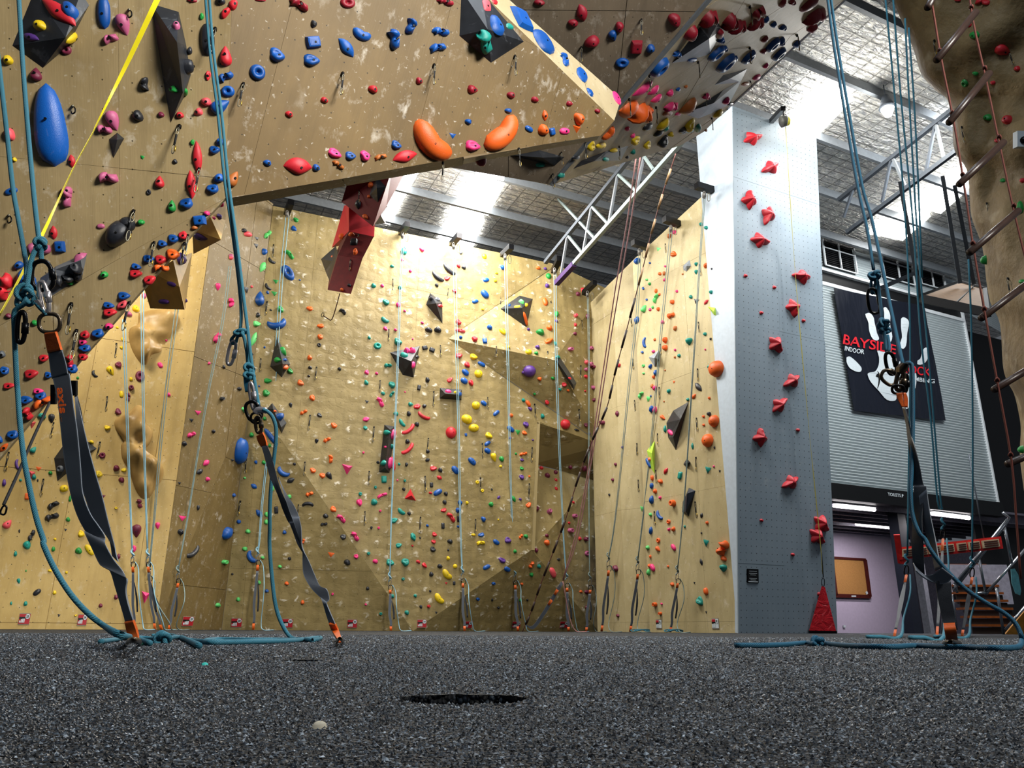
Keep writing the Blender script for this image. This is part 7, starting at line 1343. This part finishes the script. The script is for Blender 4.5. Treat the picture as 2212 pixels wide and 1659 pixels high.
# ---------------------------------------------------------------- signs, gate, reel, notice
M_sred = simple('sign_red', '#a91f2b', .45, var=.05); M_sfr = simple('sign_perspex_edge', '#8d7f6c', .4)
def number_sign(num, cx, cy, w, h, label):
    hit = cast(cx, cy); co, n, wid = hit; up = (Z-n*n.z).normalized(); u = up.cross(n); k = depth(co)/F; e = .01; pu = proj(co+u*e); p0 = proj(co); W_ = w/((pu[0]-p0[0])/e); H_ = h*k*1.0
    r = group('route_sign', co, label, 'sign', 'numbered route signs'); f = lambda x, y, o=.0: co+u*(x*W_)+up*(y*H_)+n*(.008+o)
    B = lambda nm, x, y, sx, sy, o, m: kid(box(nm, f(x, y, o), u, n, up, (sx*W_, .004, sy*H_), m), r)
    B('backing', 0, 0, 1, 1, 0, M_sfr); B('face', 0, 0, .96, .84, .004, M_print if wid == 'D' else M_sred); B('dark_arch', -.20, .08, .52, .18, .008, M_blk)
    B('red_header', -.20, .28, .5, .22, .008, M_sred)
    for k_, hh in enumerate((.18, .30, .34, .34)): B('bar', -.38+.125*k_, -.32+hh/2, .09, hh, .009, M_print)
    dv = [f(.26+.2*math.cos(a), .22+.22*S(a), .011) for a in [2*PI*j/14 for j in range(14)]]; kid(mesh_obj('number_disc', dv, [tuple(range(14))], M_print), r)
    me = text_curve('number', num, 1, M_blk, None, bold=.03); xs = [v.co.x for v in me.vertices]; ys = [v.co.y for v in me.vertices]; a0, a1, b0_, b1_ = min(xs), max(xs), min(ys), max(ys)
    for v in me.vertices: v.co = f(.13+.26*(v.co.x-a0)/(a1-a0), .13+.19*(v.co.y-b0_)/(b1_-b0_), .014+(.001 if v.co.z > 0 else 0))
    kid(mesh_obj('number', None, None, None, None, me=me), r)['label'] = 'black number '+num
SIGN = {'25': 'leftmost one on the yellow wall', '26': 'partly behind the curving teal rope', '27': 'first one on the shaded corner wall', '28': 'at the foot of the corner fold', '29': 'behind the middle teal rope', '30': 'left of the middle strap end', '31': 'below the yellow kidney holds', '32': 'behind a hanging strap end', '33': 'beside the slim rope ladder foot', '34': 'behind straps below the alcove'}
for num, cx, cy, w, h in (('25', 53, 1337, 24, 24), ('26', 178, 1339, 20, 24), ('27', 405, 1342, 24, 21), ('28', 511, 1345, 23, 20), ('29', 621, 1346, 23, 20), ('30', 761, 1347, 21, 19), ('31', 911, 1347, 20, 18), ('32', 1010, 1349, 19, 17), ('33', 1115, 1349, 18, 16), ('34', 1218, 1349, 18, 16)):
    number_sign(num, cx, cy, w, h, 'red and white route sign numbered %s, %s' % (num, SIGN[num]))
number_sign('36', 1424, 1348, 12, 20, 'white route sign at the fold of the cream wall'); number_sign('37', 1546, 1347, 15, 23, 'white route sign numbered 37 beside the grey tower')
hit = cast(1625, 1244); co, n, wid = hit; up = (Z-n*n.z).normalized(); u = up.cross(n); k = depth(co)/F*1.05
nt = group('notice', co, 'black framed notice with pale lines of print on the grey tower', 'notice'); B2 = lambda nm, x, y, sx, sy, o, m: kid(box(nm, co+u*(x*k)+up*(y*k)+n*(.012+o), u, n, up, (sx*k, .006, sy*k), m), nt)
B2('frame', 0, 0, 31, 28, 0, M_krabk); B2('sheet', 0, 0, 26, 23, .005, M_blk)
for y_, sx_ in ((9.5, 20), (5, 21), (2, 15), (-5, 20), (-8, 14)): B2('print_line', 0, y_, sx_, .8, .010, M_print)
B2('white_strip', 0, -11.5, 25, 1.6, .010, M_print)
# red belay gate
gz_ = depth(cast(1777, 1290)[0])-.25
gp = [P(1775, 1266, gz_+.15), P(1782, 1268, gz_+.15), P(1807, 1366, gz_-.1), P(1747, 1365, gz_-.1)]
gt = group('belay_gate', Vector((gp[2].x, gp[2].y, 0)), 'red triangular belay gate standing at the foot of the grey tower', 'gate')
M_vin = NT('red_vinyl_sheet'); M_vin.col(lin('#b3121f')); M_vin.bump(M_vin.noise(M_vin.coord('Object'), 7, 4, .6, 1), .6, .05); M_vin = M_vin.pr(.3, 0, .6)
kid(mesh_obj('vinyl_sheet', gp+[p+Vector((.01, .03, 0)) for p in gp], [(0, 1, 2, 3), (7, 6, 5, 4), (0, 4, 5, 1), (1, 5, 6, 2), (2, 6, 7, 3), (3, 7, 4, 0)], M_vin), gt)
kid(bar('base_bar', gp[3], gp[2], .05, .05, M_krabk), gt); krab(gt, 1778, 1258, 6, 17, 0, gz_+.16, .007, M_krabk, 0, 'carabiner', False)
# auto belay reel, arm and its tape
zr = depth(cast(1690, 330)[0])-.9
re_ = group('auto_belay', P(1694, 264, zr), 'yellow and grey auto belay reel on a black arm at the tower top', 'auto belay')
kid(bar('arm', P(1666, 262, zr+.9), P(1692, 234, zr), .09, .09, M_krabk), re_); kid(tube('reel_body', [P(1687, 264, zr), P(1694, 262, zr), P(1699, 262, zr)], .11, simple('grey_reel', '#4d4d48', .5), None, 12, 2, r2=.10), re_)
kid(tube('yellow_cover', [P(1699, 262, zr), P(1706, 263, zr)], .10, simple('yellow_reel_cover', '#b9b33a', .4), None, 12, r2=.07), re_)
kid(tube('hook', [P(1694, 234, zr), P(1692, 244, zr), P(1694, 250, zr)], .015, M_krabk, None, 6, 2), re_)
def on_tower(x, y, off):
    h = cast(x, y); return depth(h[0])-off if h else zr
tt = group('belay_tape', P(1697, 280, zr), 'thin yellow belay tape hanging down the grey tower to the red gate', 'tape')
TPA = [(1697, 274, zr), (1701, 330, zr+.1), (1707, 430, zr+.25), (1716, 560, zr+.5), (1727, 700, zr+.7), (1738, 820, zr+.85), (1750, 950, zr+.95), (1760, 1050, zr+1.0), (1773, 1180, gz_+.1), (1777, 1240, gz_+.15)]
wv_ = [.022, .016, .020, .012, .020, .018, .012, .020, .018, .012]; M_tape2 = simple('olive_yellow_tape', '#a3983f', .5, var=.08, bump=.05)
TPA = [(x, y, min(z, on_tower(x, y, .30))) for x, y, z in TPA]
for mat_, a, b in ((M_tape2, 0, 9),): kid(ribbon('tape', [P(*q)-RT*(wv_[i]/2) for i, q in enumerate(TPA)], [P(*q)+RT*(wv_[i]/2)+FW*(.03-wv_[i]) for i, q in enumerate(TPA)], mat_, None, .0015, 5), tt)
kid(ribbon('dark_leader', [P(1774, 1190, gz_+.1), P(1777.5, 1248, gz_+.15)], [P(1776, 1190, gz_+.1), P(1779.5, 1248, gz_+.15)], M_webk, None, .002, 2), tt)
# ---------------------------------------------------------------- rock reliefs on the yellow wall
def relief(label, pix, hgt, bumps):
    n = TD; pts = catmull([Vector((x, y, 0)) for x, y in pix+pix[:1]], 3)[:-1]; k = len(pts); cx = sum(p.x for p in pts)/k; cy = sum(p.y for p in pts)/k; c = onA(cx, cy); V, Fc = [c+n*hgt], []
    NR = 9
    for i in range(1, NR+1):
        q = i/NR
        for p in pts:
            w = onA(cx+(p.x-cx)*q, cy+(p.y-cy)*q); z = hgt*(1-q**2.2)**.6*(1+.6*noise.fractal(w*1.7, 1, 2, 3)) if i < NR else -.01
            for bx, by, br, bh in bumps: z += bh*math.exp(-(((cx+(p.x-cx)*q-bx)**2+(cy+(p.y-cy)*q-by)**2)/br**2))*(1 if i < NR else 0)
            V.append(w+n*max(z, -.01))
    for j in range(k): Fc.append((0, 1+j, 1+(j+1) % k))
    for i in range(NR-1):
        for j in range(k): a, b = 1+i*k+j, 1+i*k+(j+1) % k; Fc.append((a, a+k, b+k, b))
    o = mesh_obj('rock_relief', [p-c for p in V], Fc, M_rel, None, True); o.location = c; tag(o, label, 'rock relief', 'moulded rock reliefs')
M_rel = NT('tan_moulded_rock'); rv2 = M_rel.coord('Object'); M_rel.col(M_rel.ramp(M_rel.noise(rv2, 2.5, 4), [(.3, lin('#8f6f3c')), (.7, lin('#c2a066'))])); M_rel.bump(M_rel.noise(rv2, 9, 3), .2, .02); M_rel = M_rel.pr(.4, 0, .4)
relief('upper moulded rock relief on the yellow side wall', Zp(0, 400, 3.95, [(1180, 1090), (1300, 1060), (1440, 1060), (1525, 1110), (1520, 1200), (1440, 1310), (1380, 1420), (1290, 1450), (1250, 1530), (1200, 1520), (1130, 1420), (1095, 1300), (1110, 1220), (1170, 1200)]), .22, [(370, 680, 18, .12), (318, 770, 16, .18), (345, 745, 12, -.16), (300, 720, 14, .10)])
relief('lower moulded rock relief on the yellow side wall', Zp(0, 780, 3.95, [(1110, 430), (1170, 372), (1230, 400), (1240, 520), (1300, 600), (1280, 700), (1230, 770), (1310, 830), (1390, 900), (1390, 1000), (1330, 1090), (1270, 1170), (1200, 1170), (1140, 1060), (1100, 940), (1040, 830), (1030, 720), (1050, 680), (980, 570), (980, 500), (1040, 460)]), .22, [(305, 925, 16, .16), (278, 905, 12, .08), (330, 1005, 16, .2), (292, 985, 14, .12), (300, 955, 10, -.15), (310, 1050, 12, .12)])
# big red and orange holds hanging behind the prow lip
for nm, x, y, w, h, r, c, zc, lb in (('climbing_hold', 577, 420, 40, 11, 4, 'R', 6.5, 'big red pointed hold peeping from behind the prow lip'), ('climbing_hold', 604, 416, 28, 20, -10, 'O', 6.7, 'big orange rounded hold peeping from behind the prow lip')):
    co = P(x, y, zc); n = (-FW*.3-Z).normalized(); dirv = RT; perp = n.cross(dirv).normalized(); k = zc/F
    o = bpy.data.objects.new(nm, hold_mesh('d' if c == 'O' else 'l', 0)); COL.objects.link(o); q = Matrix((dirv*(w*k), perp*(w*k*.7), n*(h*k))).transposed().to_4x4(); q.translation = co+Z*(.02); o.matrix_world = q
    o.material_slots[0].link = 'OBJECT'; o.material_slots[0].material = HMAT[c]; tag(o, lb, 'hold')
# crumbs on the mat
for px, py, sz, c, lb in ((442, 1438, .0035, '#3fd0c4', 'cyan chalk crumb on the black mat'), (690, 1573, .0028, '#d8cdb4', 'cream chip on the black mat before the torn hole'), (308, 1394, .006, '#2f9a7c', 'green crumb beside the orange strap end'), (146, 1396, .003, '#d8dcd8', 'white crumb on the mat below the blue rope')):
    m = simple('crumb_'+c[1:], c, .6); co = at_z(px, py, 0); V, Fc = shape('d', 1); tag(mesh_obj('crumb', [co+Vector((v[0]*sz*2.2, v[1]*sz*2.2, v[2]*sz*.8)) for v in V], Fc, m, None, True), lb, 'crumb', 'crumbs on the mat')

# ---- small hooks on the tan overhang, the tail below the stalactite, rope coils at the cream wall
for px, py, lb in ((280, 30, 'small open hook beside the mauve drips at the top of the tan overhang'), (158, 238, 'small open hook right of the giant blue egg'), (20, 474, 'small twisted hook on the tan overhang beside the left rope')):
    h = cast(px, py); z = depth(h[0])-.02; r = group('wall_hook', h[0], lb, 'hook', 'small wall hooks')
    kid(tube('hook', [P(px-1, py-9, z), P(px+4, py-4, z-.01), P(px+4, py+4, z-.02), P(px-2, py+8, z-.01), P(px-4, py+3, z)], .005, M_krabk, None, 6, 3), r); kid(tube('pin', [P(px-1, py-9, z+.03), P(px-1, py-9, z-.012)], .009, M_krab, None, 8), r)
zt_ = 11.7
tl_ = group('tail_cord', P(735, 636, zt_), 'thin dark red cord with a hook dangling below the red stalactite', 'cord')
kid(tube('cord', [P(734, 634, zt_), P(727, 660, zt_), P(717, 690, zt_+.05), P(708, 688, zt_+.05), P(699, 682, zt_+.05)], .008, simple('dark_red_cord', '#4a1a18', .7), None, 5, 3), tl_); krab(tl_, 697, 680, 5, 9, 20, zt_+.05, .005, M_krabk, 0, 'hook', False)
for px, py, w_, lb in ((1386, 1362, .34, 'coil of blue rope end at the fold of the cream wall'), (1455, 1364, .26, 'small coil of blue rope end below the half moon volume')):
    c = floor_near(px, .55); pts = []
    for i in range(34):
        t = i/33*2*PI*3; pts.append(c+Vector((math.cos(t)*w_*(.5+.2*S(i*.9)), S(t)*w_*.4, .012+.045*abs(S(i*.55)))))
    tag(tube('rope_coil', pts, .011, M_rope, None, 6, 2), lb, 'rope', 'rope coils on the mat')
# control box on the rock tower
h = cast(2205, 300)
if h:
    z = depth(h[0])-.12; r = group('control_box', h[0], 'small pale box with a dark dial on the rock tower edge', 'box'); kid(box('casing', P(2206, 302, z), RT, FW, UP, (.14, .08, .18), M_print), r); kid(tube('dial', [P(2212, 302, z-.05), P(2212, 302, z-.07)], .04, M_krabk, None, 12), r)
